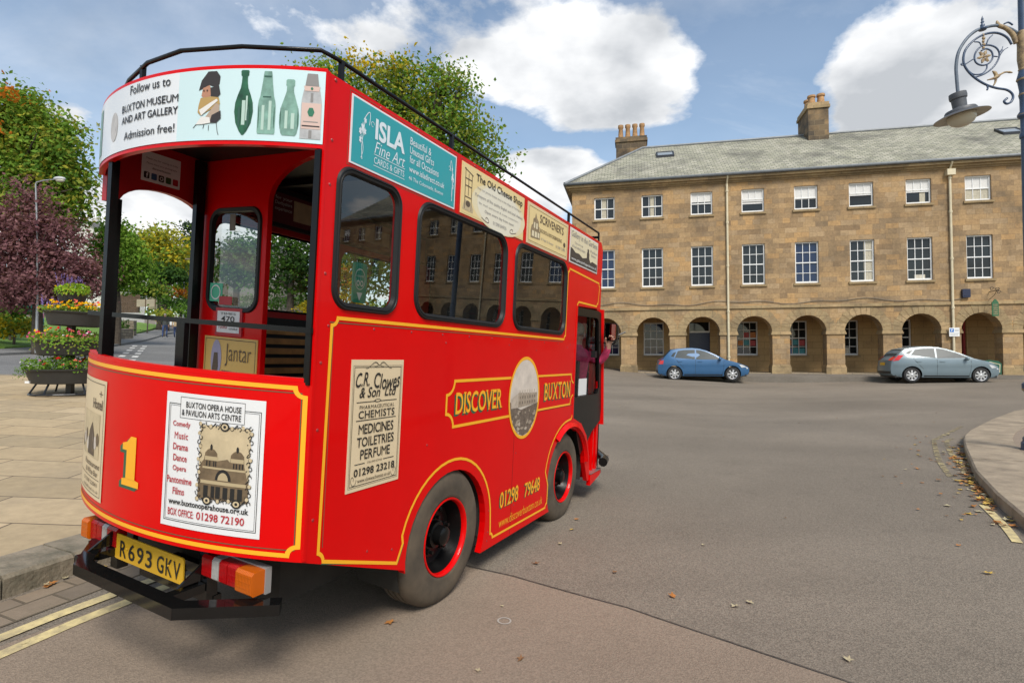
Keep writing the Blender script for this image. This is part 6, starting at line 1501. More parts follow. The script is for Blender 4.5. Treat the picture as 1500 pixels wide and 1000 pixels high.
def fol(blobs, n, size, pal, seed, clump=.9, flat=.55, hole=.0, tuft=26, light=None):
    """leaf clumps spread over and through ellipsoids; every clump has its own tone"""
    r = random.Random(seed); out = []
    vol = [b[3] * b[4] * b[5] for b in blobs]; vt = sum(v ** .67 for v in vol)
    for b, v in zip(blobs, vol):
        nc = max(3, int(n * (v ** .67) / vt / tuft))
        for _ in range(nc):
            while True:
                d = Vector((r.gauss(0, 1), r.gauss(0, 1), r.gauss(0, 1)))
                if d.length > .1: break
            d.normalize(); rr = r.uniform(.62, 1.04) if r.random() < .8 else r.uniform(.2, .7)
            c = Vector((b[0] + d.x * b[3] * rr, b[1] + d.y * b[4] * rr, b[2] + d.z * b[5] * rr))
            cr = clump * r.uniform(.55, 1.2); tone = r.random()
            base = pal[min(len(pal) - 1, int(tone * len(pal)))]
            for _k in range(int(tuft * r.uniform(.6, 1.4))):
                q = Vector((r.gauss(0, 1), r.gauss(0, 1), r.gauss(0, 1) * flat)) * cr * .5
                p = c + q
                k = base if r.random() < .85 else r.choice(pal)
                nrm = d * .5 + Vector((r.uniform(-1, 1), r.uniform(-1, 1), r.uniform(-.2, 1.3)))
                out.append((p.x, p.y, p.z, size * r.uniform(.6, 1.3), k, nrm.x, nrm.y, nrm.z))
    return out
def tree(name, label, x, y, blobs, pal, size, n, seed, trunk_r=.25, group=None, clump=.9, bark=None, z=None, flat=.55, tuft=26, fork=.45, extra=None):
    """blobs in metres above the base, relative to the trunk"""
    z = g(x, y) + .1 if z is None else z
    root = thing(name, label, 'tree' if 'shrub' not in name and 'bush' not in name and 'hedge' not in name else ('hedge' if 'hedge' in name else 'shrub'), (x, y, z), 0, group)
    names = list(dict.fromkeys(pal)); idx = [names.index(p) for p in pal]
    lv = fol(blobs, n, size, idx, seed, clump, flat, 0, tuft)
    if extra: 
        for bl, nn, cl in extra:
            if cl not in names: names.append(cl)
            lv += fol(bl, nn, size, [names.index(cl)], seed + 5, clump, flat, 0, tuft)
    leafmesh('crown' if root['category'] == 'tree' else 'foliage', lv, [LM[p] for p in names], root)
    m = MB(); r = random.Random(seed + 1)
    top = max(b[2] for b in blobs); low = min(b[2] - b[5] for b in blobs); zf_ = max(.3, low + (top - low) * .3)
    tr_ = [(0, 0, -.3), (r.uniform(-.05, .05), 0, zf_ * .5), (r.uniform(-.15, .15), r.uniform(-.1, .1), zf_)]
    m.tube(spline(tr_, 4), [trunk_r * (1.25 - .5 * k / 8) for k in range(9)], 8)
    for b in blobs:
        c = Vector((b[0], b[1], b[2])); s0 = Vector(tr_[2]) - Vector((0, 0, zf_ * .15)); mid = s0.lerp(c, .5) + Vector((r.uniform(-.2, .2), r.uniform(-.2, .2), -.1 * (c - s0).length))
        pts = spline([s0, mid, c], 4); m.tube(pts, [trunk_r * (.62 - .5 * k / 8) for k in range(9)], 6)
        for _ in range(3):
            d = Vector((r.gauss(0, 1) * b[3], r.gauss(0, 1) * b[4], r.gauss(0, .8) * b[5])) * .55
            m.tube([pts[5], pts[5].lerp(c + d, .6), c + d], [trunk_r * .2, trunk_r * .13, trunk_r * .04], 5)
    m.build('trunk' if root['category'] == 'tree' else 'stems', bark or M_bark, root, smooth=True)
    return root
def at(px, d): return (px - 750) / 820.67 * d
def zat(py, d): return 1.52 + (525 - py) / 820.67 * d
def pblobs(x, y, d, lst, z0):
    """crowns written as bearing, elevation and spread: turned into metres at distance d"""
    k = d / 820.67; out = []
    for (px, py, rx, rz, *dy) in lst:
        out.append(((px - 750) * k - x, dy[0] if dy else 0, 1.52 + (525 - py) * k - z0, rx * k, rx * k * .9, rz * k))
    return out
def ptree(name, label, px, d, lst, pal, size, n, seed, **kw):
    x, y = at(px, d), d; z0 = g(x, y) + .1
    return tree(name, label, x, y, pblobs(x, y, d, lst, z0), pal, size, n, seed, z=z0, **kw)
# big sycamore at the left edge
ptree('sycamore_tree', 'big sycamore at the left edge turning orange along its upper left side', -25, 27, [(-20, 175, 60, 45), (40, 190, 45, 40), (15, 150, 35, 28), (75, 215, 38, 32), (95, 262, 26, 26), (60, 265, 50, 40), (-10, 250, 70, 50), (92, 305, 24, 20), (50, 310, 55, 30), (-60, 300, 60, 50), (-90, 200, 60, 60), (88, 180, 14, 14)],
      ['g1', 'g2', 'g2', 'g3', 'g3', 'ol', 'g1', 'ol', 'yg'], .23, 38000, 21, trunk_r=.42, clump=.95, extra=[([((30 - 750) * 27 / 820.67 - at(-25, 27), -2.3, zat(205, 27) - g(at(-25, 27), 27) - .1, .8, .9, .5), ((5 - 750) * 27 / 820.67 - at(-25, 27), -2.0, zat(150, 27) - g(at(-25, 27), 27) - .1, 1.1, .9, .8), ((40 - 750) * 27 / 820.67 - at(-25, 27), -1.9, zat(163, 27) - g(at(-25, 27), 27) - .1, .6, .6, .4)], 300, 'orr')])
ptree('purple_leaf_tree', 'purple leaved tree behind the tiered planter', 55, 22.5, [(20, 330, 45, 38), (70, 350, 42, 38), (35, 385, 60, 36), (100, 395, 38, 36), (-30, 360, 45, 50), (60, 425, 60, 26), (15, 420, 40, 30), (128, 405, 18, 24), (45, 290, 16, 18), (28, 272, 7, 14)],
      ['pu', 'pu', 'pu2', 'pu3', 'pu2'], .15, 26000, 31, trunk_r=.17, clump=.75)
ptree('young_lime_tree', 'bright green young tree with a slim trunk left of the bus entrance', 171, 31, [(166, 350, 20, 20), (184, 368, 18, 18), (150, 365, 15, 20), (172, 395, 28, 16), (196, 396, 14, 13), (165, 332, 11, 11), (200, 380, 9, 8), (158, 416, 11, 10), (180, 415, 12, 8)], ['g2', 'g3', 'g1', 'g3', 'br'], .19, 9000, 41, trunk_r=.16, clump=.9)
ptree('golden_chestnut_tree', 'golden yellow autumn tree seen through the bus entrance', 235, 62, [(232, 350, 26, 20), (252, 366, 20, 18), (222, 372, 20, 18), (260, 385, 14, 14), (240, 385, 26, 16), (212, 355, 14, 16)], ['yg', 'ol', 'yg', 'ye', 'ol', 'g3'], .42, 5200, 51, trunk_r=.4, clump=1.7)
ptree('dark_yew_tree', 'dark rounded evergreen below the golden autumn tree', 242, 58, [(240, 398, 22, 12), (222, 400, 12, 10), (258, 404, 14, 9)], ['dg', 'dg2', 'g4'], .4, 1800, 53, trunk_r=.3, clump=1.3)
ptree('cedar_tree', 'tall grey green conifer beside the black bulkhead post', 277, 75, [(279, 338, 9, 8), (276, 352, 12, 6), (281, 366, 12, 7), (275, 380, 13, 7), (282, 395, 14, 8), (277, 410, 15, 8), (277, 328, 4, 4)], ['con', 'con', 'dg'], .45, 2600, 61, trunk_r=.3, clump=1.4, flat=.3)
# tree behind the bus roof
ptree('ash_tree', 'broad green tree with yellowing top rising behind the bus roof', 600, 26, [(470, 110, 42, 32), (540, 135, 60, 45), (600, 130, 55, 42), (650, 150, 50, 42), (690, 200, 42, 40), (640, 210, 70, 50), (560, 210, 80, 55), (705, 235, 36, 26), (650, 105, 26, 22), (672, 128, 22, 16), (585, 100, 26, 16), (430, 100, 12, 14), (500, 180, 60, 50), (620, 270, 90, 50)],
      ['g1', 'g2', 'ol', 'g3', 'ol', 'g2', 'yg'], .2, 26000, 71, trunk_r=.36, clump=1.0, tuft=22, extra=[([((545 - 750) * 26 / 820.67 - at(600, 26), -1.0, zat(108, 26) - g(at(600, 26), 26) - .1, 1.3, 1, .5), ((590 - 750) * 26 / 820.67 - at(600, 26), -.8, zat(98, 26) - g(at(600, 26), 26) - .1, .8, .8, .4)], 420, 'ye')])
# trees seen through the bus
for k, (px, d, lst, pal, lab) in enumerate([
    (345, 40, [(345, 385, 22, 26), (362, 365, 26, 20), (372, 400, 24, 26), (330, 400, 14, 18)], ['g4', 'dg2', 'gr', 'g1'], 'grey green tree seen through the bulkhead window'),
    (425, 36, [(420, 350, 36, 24), (440, 385, 40, 30), (405, 395, 28, 32), (450, 420, 34, 24), (470, 380, 40, 40)], ['g4', 'dg2', 'g1', 'dg', 'g4'], 'dark leafy tree seen through the bus doorway'),
    (520, 34, [(520, 350, 40, 40), (500, 400, 40, 34), (545, 390, 40, 40), (570, 340, 40, 40)], ['g1', 'g3', 'g2', 'ol'], 'mid green tree seen through the first side window'),
    (640, 40, [(640, 340, 60, 50), (600, 400, 60, 40), (680, 400, 60, 40)], ['g4', 'dg2', 'g1'], 'dark leafy tree standing beyond the middle side windows of the bus')]):
    ptree('street_tree', lab, px, d, lst, pal, .3, 3600, 80 + k, trunk_r=.25, clump=1.2)
# shrubs, hedges
sh = [('golden_shrub', 'yellow leaved shrub on the bank at the far left', 20, 25, [(10, 478, 22, 13), (38, 476, 18, 12), (-20, 478, 22, 14)], ['ye', 'ol', 'yg', 'g2'], .14, 2600),
      ('laurel_bush', 'dark green bush behind the yellow shrub at the far left', 15, 27, [(10, 455, 20, 12), (-20, 455, 26, 14)], ['g4', 'g1'], .2, 1200),
      ('rhododendron_bush', 'rounded dark green bush on the lawn by the wooden fence', 215, 50, [(215, 424, 20, 12), (232, 428, 12, 8), (198, 425, 12, 12)], ['g1', 'g4', 'g2', 'ol'], .3, 1700),
      ('spirea_shrub', 'lime yellow shrub below the distant sign board', 265, 66, [(265, 420, 12, 7), (276, 424, 8, 6)], ['lime', 'ye', 'br'], .35, 900),
      ('heather_shrub', 'low orange shrub in front of the lime yellow one', 262, 62, [(255, 431, 10, 4), (270, 430, 10, 4)], ['orr', 'ye', 'rust'], .3, 600),
      ('box_hedge', 'clipped dark green hedge across the park', 262, 57, [(245, 443, 12, 6), (262, 443, 14, 6), (280, 444, 12, 6)], ['dg2', 'g4'], .28, 1100),
      ('rose_shrub', 'yellow green bedding shrub beside the stone pillar', 240, 46, [(232, 460, 9, 5), (246, 462, 8, 5)], ['yg', 'g2', 'ol'], .2, 600),
      ('round_shrub', 'small round green shrub near the walkers', 262, 52, [(264, 454, 8, 6)], ['g2', 'g1'], .22, 450),
      ('forsythia_shrub', 'bright yellow shrub seen through the bus doorway', 462, 34, [(462, 462, 12, 12), (450, 452, 10, 8), (470, 440, 8, 8)], ['ye', 'ye', 'yg'], .18, 900),
      ('forsythia_shrub', 'tall orange yellow shrub seen through the first side window', 512, 30, [(505, 400, 14, 14), (512, 425, 14, 16), (500, 440, 10, 10), (520, 450, 16, 16)], ['ye', 'yg', 'orr', 'ye'], .18, 1100),
      ('beech_hedge', 'long low hedge beyond the road seen through the bus', 400, 62, [(320, 442, 22, 9), (360, 442, 24, 9), (400, 441, 24, 9), (440, 440, 24, 9), (480, 440, 24, 10)], ['g4', 'dg2', 'g1'], .35, 2000),
      ('ivy_shrub', 'small dark shrub behind the planter by the low stone wall', 172, 40, [(172, 478, 8, 7)], ['dg2', 'g1'], .2, 400)]
for k, (nm, lab, px, d, lst, pal, s_, n_) in enumerate(sh):
    ptree(nm, lab, px, d, lst, pal, s_, n_, 100 + k, trunk_r=.05, clump=.6 * d / 35)
# wooded hillside far beyond
lv = []; r = random.Random(5)
for k in range(46):
    d = r.uniform(95, 150); px = r.uniform(-380, 760); x, y = at(px, d), d; z0 = g(x, y); h = r.uniform(5, 10)
    lv += fol([(x, y, z0 + h * .5, h * .55, h * .55, h * .55)], 230, .9, r.choice([[0, 1, 2], [0, 0, 1], [1, 2, 3], [2, 3, 4]]), 300 + k, 2.6, .6, 0, 18)
o = leafmesh('distant_wood', lv, [LM[q] for q in ('dg', 'dg2', 'g4', 'g1', 'ol')]); struct(o, 'stuff'); o['label'] = 'wooded hillside far behind the park'; o['category'] = 'wood'

# ------------------------------------------------------------------ tiered planter
PX, PY = at(104, 10.95), 10.95; pz = g(PX, PY) + .13
M_basin = mat('dark_grey_planter', (.028, .027, .025), .55, var=.2, vscale=6)
pt_ = thing('tiered_planter', 'tall black planter stand of four stacked basins on the paving', 'planter', (PX, PY, pz))
pk = 10.95 / 820.67
PZ = lambda py: 1.52 + (525 - py) * pk - pz
tiers = [(540, 561, .70, .60, .0), (499, 521, .60, .51, 0), (457, 478, .49, .41, 2.5), (427, 443, .26, .20, 0)]
m = MB(); m.box(-.05, .05, -.05, .05, 0, PZ(430)); m.box(-.075, .075, -.075, .075, .0, .02); m.build('pole', M_black, pt_)
m = MB(); m.tube([(.62 * math.cos(R_(a)), .62 * math.sin(R_(a)), .02) for a in range(0, 360, 15)], .02, 6, closed=True)
for a in range(30, 390, 60): m.tube([(.62 * math.cos(R_(a)), .62 * math.sin(R_(a)), .02), (.5 * math.cos(R_(a)), .5 * math.sin(R_(a)), PZ(561) + .02)], .018, 6)
m.build('base_frame', M_black, pt_)
for k, (yr, yb, r0, r1, tl) in enumerate(tiers):
    zt, zb = PZ(yr), PZ(yb); q = MB()
    q.lathe([(.0001, zb), (r1 * .9, zb), (r1, zb + .012), (r1 + (r0 - r1) * .75, zt - .045), (r0, zt - .035), (r0 + .012, zt - .008), (r0, zt), (r0 - .035, zt - .004), (r0 - .045, zt - .05), (.06, zt - .05)], (0, 0, 0), 'z', 40)
    o = q.build('basin', M_basin, pt_, smooth=True, angle=35); o.rotation_euler = (0, R_(tl), 0)
q = MB(); q.box(-.32, -.24, -.655, -.63, PZ(559), PZ(556)); q.build('badge', M_paperw, pt_)
FM = {n: leafmat('petal_' + n, c, .2) for n, c in dict(red=(.62, .01, .02), pink=(.62, .10, .24), yellow=(.75, .46, .01), orange=(.75, .22, .01), lilac=(.22, .16, .42), white=(.7, .68, .66), coral=(.7, .14, .10)).items()}
def flowers(label, k, spec, greens, seed, droop=None, n=900, hgt=.2):
    yr, yb, r0, r1, tl = tiers[k]; zt = PZ(yr); r = random.Random(seed); lv = []
    t = thing('flowering_plants', label, 'flowers', (PX, PY, pz + zt), 0, 'flowering plants in the tiered planter')
    names = list(greens)
    for _ in range(n):
        a = r.uniform(0, 6.283); q = math.sqrt(r.random()) * r0 * 1.05; x, y = q * math.cos(a), q * math.sin(a)
        z = r.uniform(-.04, hgt) * (1.1 - .5 * q / r0) + .03 * math.sin(x * 9)
        lv.append((x, y, z, r.uniform(.035, .07), r.randrange(len(names)), r.uniform(-1, 1), r.uniform(-1, 1), r.uniform(.2, 1)))
    if droop:
        for _ in range(260):
            a = r.gauss(droop[0], droop[2]); q = r0 * r.uniform(.95, 1.22); z = -abs(r.gauss(0, droop[1])) + .04
            lv.append((q * math.cos(a), q * math.sin(a), z, r.uniform(.03, .06), r.randrange(len(names)), math.cos(a), math.sin(a), r.uniform(-.3, .6)))
    leafmesh('foliage', lv, [LM[p] for p in names], t)
    fl = []; cols = list(dict.fromkeys(s_[0] for s_ in spec))
    for col, x0, x1, num, sz, z0, z1 in spec:
        for _ in range(num):
            for _try in range(20):
                x = r.uniform(x0, x1) * r0; y = r.uniform(-1.02, .8) * r0
                if math.hypot(x, y) < r0 * 1.08: break
            z = r.uniform(z0, z1)
            if col == 'lilac':
                for j in range(5): fl.append((x + r.uniform(-.012, .012), y, z + j * .02, sz * .8, cols.index(col), r.uniform(-1, 1), -1, r.uniform(-.3, .5)))
            else:
                for j in range(5): fl.append((x + r.uniform(-.5, .5) * sz, y + r.uniform(-.5, .5) * sz, z + r.uniform(-.3, .3) * sz, sz, cols.index(col), r.uniform(-.7, .7), -1 + r.uniform(-.5, .5), r.uniform(.1, 1)))
    leafmesh('blossoms', fl, [FM[c] for c in cols], t)
flowers('trailing green plants with scattered red flowers in the bottom planter basin', 0, [('red', -.05, .5, 9, .06, .10, .24), ('pink', -.5, .2, 8, .03, .06, .2), ('white', -.9, .2, 26, .022, .0, .22), ('coral', .3, 1, 14, .04, .02, .25)], ['g3', 'br', 'g2', 'g1'], 3, droop=(3.4, .10, .45), n=1900, hgt=.30)
flowers('pink, yellow and red bedding flowers in the second planter basin from the bottom', 1, [('pink', -1, -.35, 26, .045, .03, .16), ('yellow', -.7, -.1, 26, .045, .06, .22), ('red', -.3, .55, 16, .045, .06, .24), ('coral', .0, .7, 12, .04, .05, .2), ('white', .3, .9, 22, .03, -.06, .14), ('pink', .45, 1, 18, .045, .04, .2)], ['g3', 'g2', 'br', 'ol'], 4, droop=(-.9, .12, .5), n=1700, hgt=.22)
flowers('lilac spikes and yellow orange flowers in the third planter basin from the bottom', 2, [('lilac', -1, -.15, 46, .028, .06, .24), ('yellow', -.2, .95, 46, .05, .05, .2), ('orange', .1, 1, 22, .045, .05, .18), ('coral', .3, .95, 12, .045, .1, .22), ('coral', -1, -.7, 8, .045, .06, .14)], ['g3', 'ol', 'g2'], 5, n=1100, hgt=.17)
flowers('lime green foliage and lilac flower spikes in the top planter basin', 3, [('lilac', -.8, .5, 34, .028, .08, .26), ('white', .3, 1.2, 12, .025, .0, .12), ('yellow', -1.1, -.2, 10, .03, .02, .12)], ['lime', 'br', 'lime', 'yg'], 6, droop=(-.6, .06, .9), n=900, hgt=.16)

# ================================================================== PARK FURNITURE, WALLS, HOUSES ON THE LEFT
M_rubble = brickmat('rubble_wall', [(.20, .165, .12), (.27, .22, .16), (.16, .135, .10), (.23, .19, .14)], .42, .2, mortar=(.10, .085, .065), msize=.02, soot=.6, bump=.5, nscale=1.2, sootcol=(.07, .065, .05))
M_fence = mat('brown_timber', (.10, .06, .035), .8, var=.4, vscale=6)
M_galv = mat('galvanised_steel', (.36, .37, .38), .45, .5, var=.15, vscale=5)
def walling(name, label, pts, h, th, cap=True, base=-.3):
    x0, y0 = pts[0]; t = thing(name, label, 'wall', (x0, y0, g(x0, y0)))
    m = MB(); c = MB()
    for i in range(len(pts) - 1):
        a, b = Vector(pts[i]), Vector(pts[i + 1]); n_ = max(1, int((b - a).length / 2.5)); d = (b - a).normalized(); nn = Vector((-d.y, d.x)) * th / 2
        for k in range(n_):
            p, q = a.lerp(b, k / n_), a.lerp(b, (k + 1) / n_)
            def blk(mb, w, z0, z1, e=0):
                P = [p - nn * w, q - nn * w, q + nn * w, p + nn * w]
                zz0 = [g(v.x, v.y) - g(x0, y0) + z0 for v in P]; zz1 = [g(v.x, v.y) - g(x0, y0) + z1 for v in P]
                mb.add([(v.x - x0, v.y - y0, z) for v, z in zip(P, zz0)] + [(v.x - x0, v.y - y0, z) for v, z in zip(P, zz1)], [(0, 1, 5, 4), (1, 2, 6, 5), (2, 3, 7, 6), (3, 0, 4, 7), (4, 5, 6, 7)])
            blk(m, 1, base, h); blk(c, 1.25, h + .002, h + .09)
    m.build('masonry', M_rubble, t)
    if cap: c.build('coping', M_kerb2, t)
    return t
walling('stone_wall', 'low stone wall with pale coping at the far left roadside', [(-30, 20.3), (-23.6, 21.6), (-21.6, 23.4)], .62, .35)
walling('stone_wall', 'rubble stone wall end beside the pavement left of the walkers', [(-25.6, 35.4), (-26.4, 38.6)], .75, .5, False)
walling('stone_wall', 'short stone gate pillar on the pavement edge near the walkers', [(-29.0, 42.3), (-29.6, 43.5)], 1.25, .7, False)
t = thing('timber_fence', 'dark brown close boarded fence at the top of the lawn', 'fence', (at(178, 47), 47, zat(449, 47)))
m = MB()
for k in range(14): m.box(-.9 + k * .17, -.9 + k * .17 + .15, 0, .025, -.5, 1.0 + .02 * (k % 2))
m.build('boards', M_fence, t)
m = MB(); m.box(-.9, 1.48, .03, .08, .2, .28); m.box(-.9, 1.48, .03, .08, .75, .83); m.build('rail', M_fence, t)
t = thing('low_screen', 'cream panel screen beside the dark timber fence', 'screen', (at(212, 46.5), 46.5, zat(449, 46.5)))
m = MB(); m.box(-.8, .8, 0, .05, 0, .62); m.build('panel', mat('cream_panel', (.34, .29, .21), .7, var=.15, vscale=4), t)
m = MB()
for x in (-.8, 0, .8): m.box(x - .04, x + .04, -.02, -.001, -.4, .66)
m.build('post', M_fence, t)
# green gazebo
gx_, gy_ = at(22, 33), 33.0; gz_ = g(gx_, gy_) + .15
t = thing('market_gazebo', 'green fabric gazebo half hidden by the purple tree', 'gazebo', (gx_, gy_, gz_))
zc_ = zat(452, 33) - gz_
m = MB(); m.add([(-1.5, -1.5, zc_), (1.5, -1.5, zc_), (1.5, 1.5, zc_), (-1.5, 1.5, zc_), (0, 0, zc_ + .9), (-1.5, -1.5, zc_ - .25), (1.5, -1.5, zc_ - .25), (1.5, 1.5, zc_ - .25), (-1.5, 1.5, zc_ - .25)], [(0, 1, 4), (1, 2, 4), (2, 3, 4), (3, 0, 4), (0, 5, 6, 1), (1, 6, 7, 2), (2, 7, 8, 3), (3, 8, 5, 0)]); m.build('canopy', mat('green_canvas', (.03, .22, .12), .7, var=.2, vscale=3), t)
for x in (-1.45, 1.45):
    for y in (-1.45, 1.45):
        m = MB(); m.tube([(x, y, -.2), (x, y, zc_)], .03, 6); m.build('leg', M_galv, t)
x_, y_ = at(61, 27), 27.0
t = thing('sticker_post', 'slim grey post wrapped with blue stickers near the tiered planter', 'post', (x_, y_, g(x_, y_) + .1))
h_ = zat(448, 27) - g(x_, y_) - .1
m = MB(); m.tube([(0, 0, 0), (0, 0, h_)], .06, 8); m.build('pole', M_galv, t, smooth=True)
m = MB(); z_ = zat(468, 27) - g(x_, y_) - .1; m.tube([(0, 0, z_ - .25), (0, 0, z_ + .05)], .068, 10, 0); m.tube([(0, 0, z_ + .08), (0, 0, z_ + .3)], .068, 10, 1); m.build('sticker', [mat('sticker_blue', (.04, .25, .5), .5), mat('sticker_pink', (.5, .2, .3), .5)], t)
# street lamp
x_, y_ = at(53, 21.9), 21.9; z_ = g(x_, y_) + .1; k_ = 21.9 / 820.67
t = thing('street_lamp', 'plain grey street lamp with one arm standing against the purple tree', 'street lamp', (x_, y_, z_))
Z = lambda py: 1.52 + (525 - py) * k_ - z_
X_ = lambda px: (px - 53) * k_
m = MB(); m.tube([(0, 0, 0), (0, 0, 2.2), (X_(50), 0, Z(340)), (X_(46), 0, Z(268)), (X_(47), 0, Z(265)), (X_(58), 0, Z(262)), (X_(74), 0, Z(260.5))], [.05, .045, .034, .028, .026, .024, .022], 8); m.build('pole', M_galv, t, smooth=True, angle=60)
m = MB(); m.sphere((X_(81), 0, Z(259.5)), (.24, .11, .085), 14, 7); m.build('lamp_head', mat('pale_grey_lamp', (.45, .46, .47), .4), t, smooth=True)
m = MB(); m.sphere((X_(82), 0, Z(262)), (.18, .085, .07), 12, 6); m.build('lens', M_bowl, t, smooth=True)
# thin pole and distant sign
x_, y_ = at(281.5, 60), 60.0; z_ = g(x_, y_)
t = thing('telegraph_pole', 'thin tall pole beside the conifer', 'pole', (x_, y_, z_)); m = MB(); hh = zat(372, 60) - z_; m.tube([(0, 0, 0), (0, 0, hh)], [.13, .09], 7); m.box(-.9, .5, -.05, .05, hh - .55, hh - .42); m.build('pole', M_bark2, t)
x_, y_ = at(268, 64), 64.0; z_ = g(x_, y_)
t = thing('road_sign', 'white sign board with a dark panel on a post in the distance', 'sign', (x_, y_, z_))
m = MB(); m.tube([(0, 0, 0), (0, 0, zat(412, 64) - z_)], .05, 6); m.build('post', M_galv, t)
m = MB(); m.box(-.28, .28, -.09, -.06, zat(412, 64) - z_, zat(401, 64) - z_); b0 = m.build('board', M_white, t)
m = MB(); m.box(-.2, .2, -.1, -.092, zat(411, 64) - z_, zat(404, 64) - z_); m.build('print', mat('sign_grey_blue', (.2, .28, .38), .5), b0)
# kiosk with finial
x_, y_ = at(228, 66), 66.0; z_ = zat(422, 66)
t = thing('park_kiosk', 'small cream kiosk with slate roof and tall finial in the park', 'kiosk', (x_, y_, z_))
w_ = .62
m = MB(); m.box(-w_, w_, -w_, w_, -2.5, 1.25); m.build('wall', mat('cream_stone', (.5, .42, .28), .8, var=.2, vscale=3), t)
m = MB(); m.add([(-.75, -.75, 1.25), (.75, -.75, 1.25), (.75, .75, 1.25), (-.75, .75, 1.25), (-.2, 0, 1.85), (.2, 0, 1.85)], [(0, 1, 5, 4), (1, 2, 5), (2, 3, 4, 5), (3, 0, 4), (3, 2, 1, 0)]); m.build('roof', mat('kiosk_slate', (.16, .15, .14), .7), t)
m = MB(); m.lathe([(.22, 1.8), (.12, 2.0), (.20, 2.15), (.08, 2.3), (.14, 2.42), (.05, 2.55), (.03, 3.0), (.0001, 3.15)], (0, 0, 0), 'z', 10); m.build('finial', mat('ochre_finial', (.45, .32, .14), .6), t, smooth=True)
m = MB(); m.box(-.3, .3, -w_ - .03, -w_ - .002, .2, .95); m.build('window', M_dglass, t)
# houses
def house(label, px, d, w, dep, py_eave, py_ridge, wallm, roofm, seed, gable=False, rows=2, cols=3):
    x, y = at(px, d), d; z = g(x, y)
    t = thing('stone_house', label, 'house', (x, y, z), R_(-12)); ze, zr = zat(py_eave, d) - z, zat(py_ridge, d) - z
    m = MB(); m.box(-w, w, 0, dep, -2, ze); 
    if gable: m.add([(-w, 0, ze), (w, 0, ze), (0, 0, zr), (-w, dep, ze), (w, dep, ze), (0, dep, zr)], [(0, 1, 2), (4, 3, 5)])
    else: m.add([(-w, 0, ze), (-w, dep, ze), (-w, dep / 2, zr), (w, 0, ze), (w, dep, ze), (w, dep / 2, zr)], [(1, 0, 2), (3, 4, 5)])
    m.build('wall', wallm, t)
    m = MB(); e = .35
    if gable: m.add([(-w - e, -e, ze - .2), (0, -e, zr + .06), (0, dep + e, zr + .06), (-w - e, dep + e, ze - .2), (w + e, -e, ze - .2), (w + e, dep + e, ze - .2)], [(0, 1, 2, 3), (1, 4, 5, 2)])
    else: m.add([(-w - e, -e, ze - .2), (w + e, -e, ze - .2), (w + e, dep / 2, zr + .06), (-w - e, dep / 2, zr + .06), (-w - e, dep + e, ze - .2), (w + e, dep + e, ze - .2)], [(0, 1, 2, 3), (3, 2, 5, 4)])
    r_ = m.build('roof', roofm, t)
    m = MB(); m.box(-w * .8, -w * .8 + .9, dep / 2 - .4, dep / 2 + .4, zr - 1, zr + 1.3); m.build('chimney', wallm, r_)
    for j in range(rows):
        for i in range(cols):
            cx_ = -w + 2 * w * (i + .5) / cols; zz_ = ze - 1.9 - j * 2.9
            m = MB(); m.box(cx_ - .5, cx_ + .5, -.05, .0, zz_, zz_ + 1.4); f_ = m.build('window', M_white, t)
            m = MB(); m.box(cx_ - .42, cx_ - .03, -.06, -.051, zz_ + .08, zz_ + 1.32); m.box(cx_ + .03, cx_ + .42, -.06, -.051, zz_ + .08, zz_ + 1.32); m.build('pane', M_dglass, f_)
M_rend = mat('white_render', (.62, .60, .55), .8, var=.1, vscale=2); M_hst = mat('grey_house_stone', (.20, .175, .145), .85, var=.3, vscale=1.5); M_hsl = mat('house_slate', (.13, .125, .12), .7, var=.3, vscale=2)
house('white rendered house peeping out beside the sycamore', 122, 80, 3.2, 7, 342, 322, M_rend, M_hsl, 1, True, 2, 2)
house('grey stone house high on the hill seen through the bulkhead window', 355, 105, 8, 8, 372, 352, M_hst, M_hsl, 2, False, 2, 5)
# cars in the distance
for k, (px, py, d, lab, pm, rz) in enumerate(((253, 413, 78, 'white car parked far away below the golden tree', P_white, 0.1), (352, 420, 60, 'white car seen far off through the bulkhead window', P_white, .2), (342, 445, 52, 'silver car on the far road low in the bulkhead window', P_silver, 0), (434, 424, 60, 'dark car seen far off through the bus doorway', P_dark, .15))):
    x, y = at(px, d), d; car(lab, x, y, g(x, y) + .02, rz, pm, k % 2)

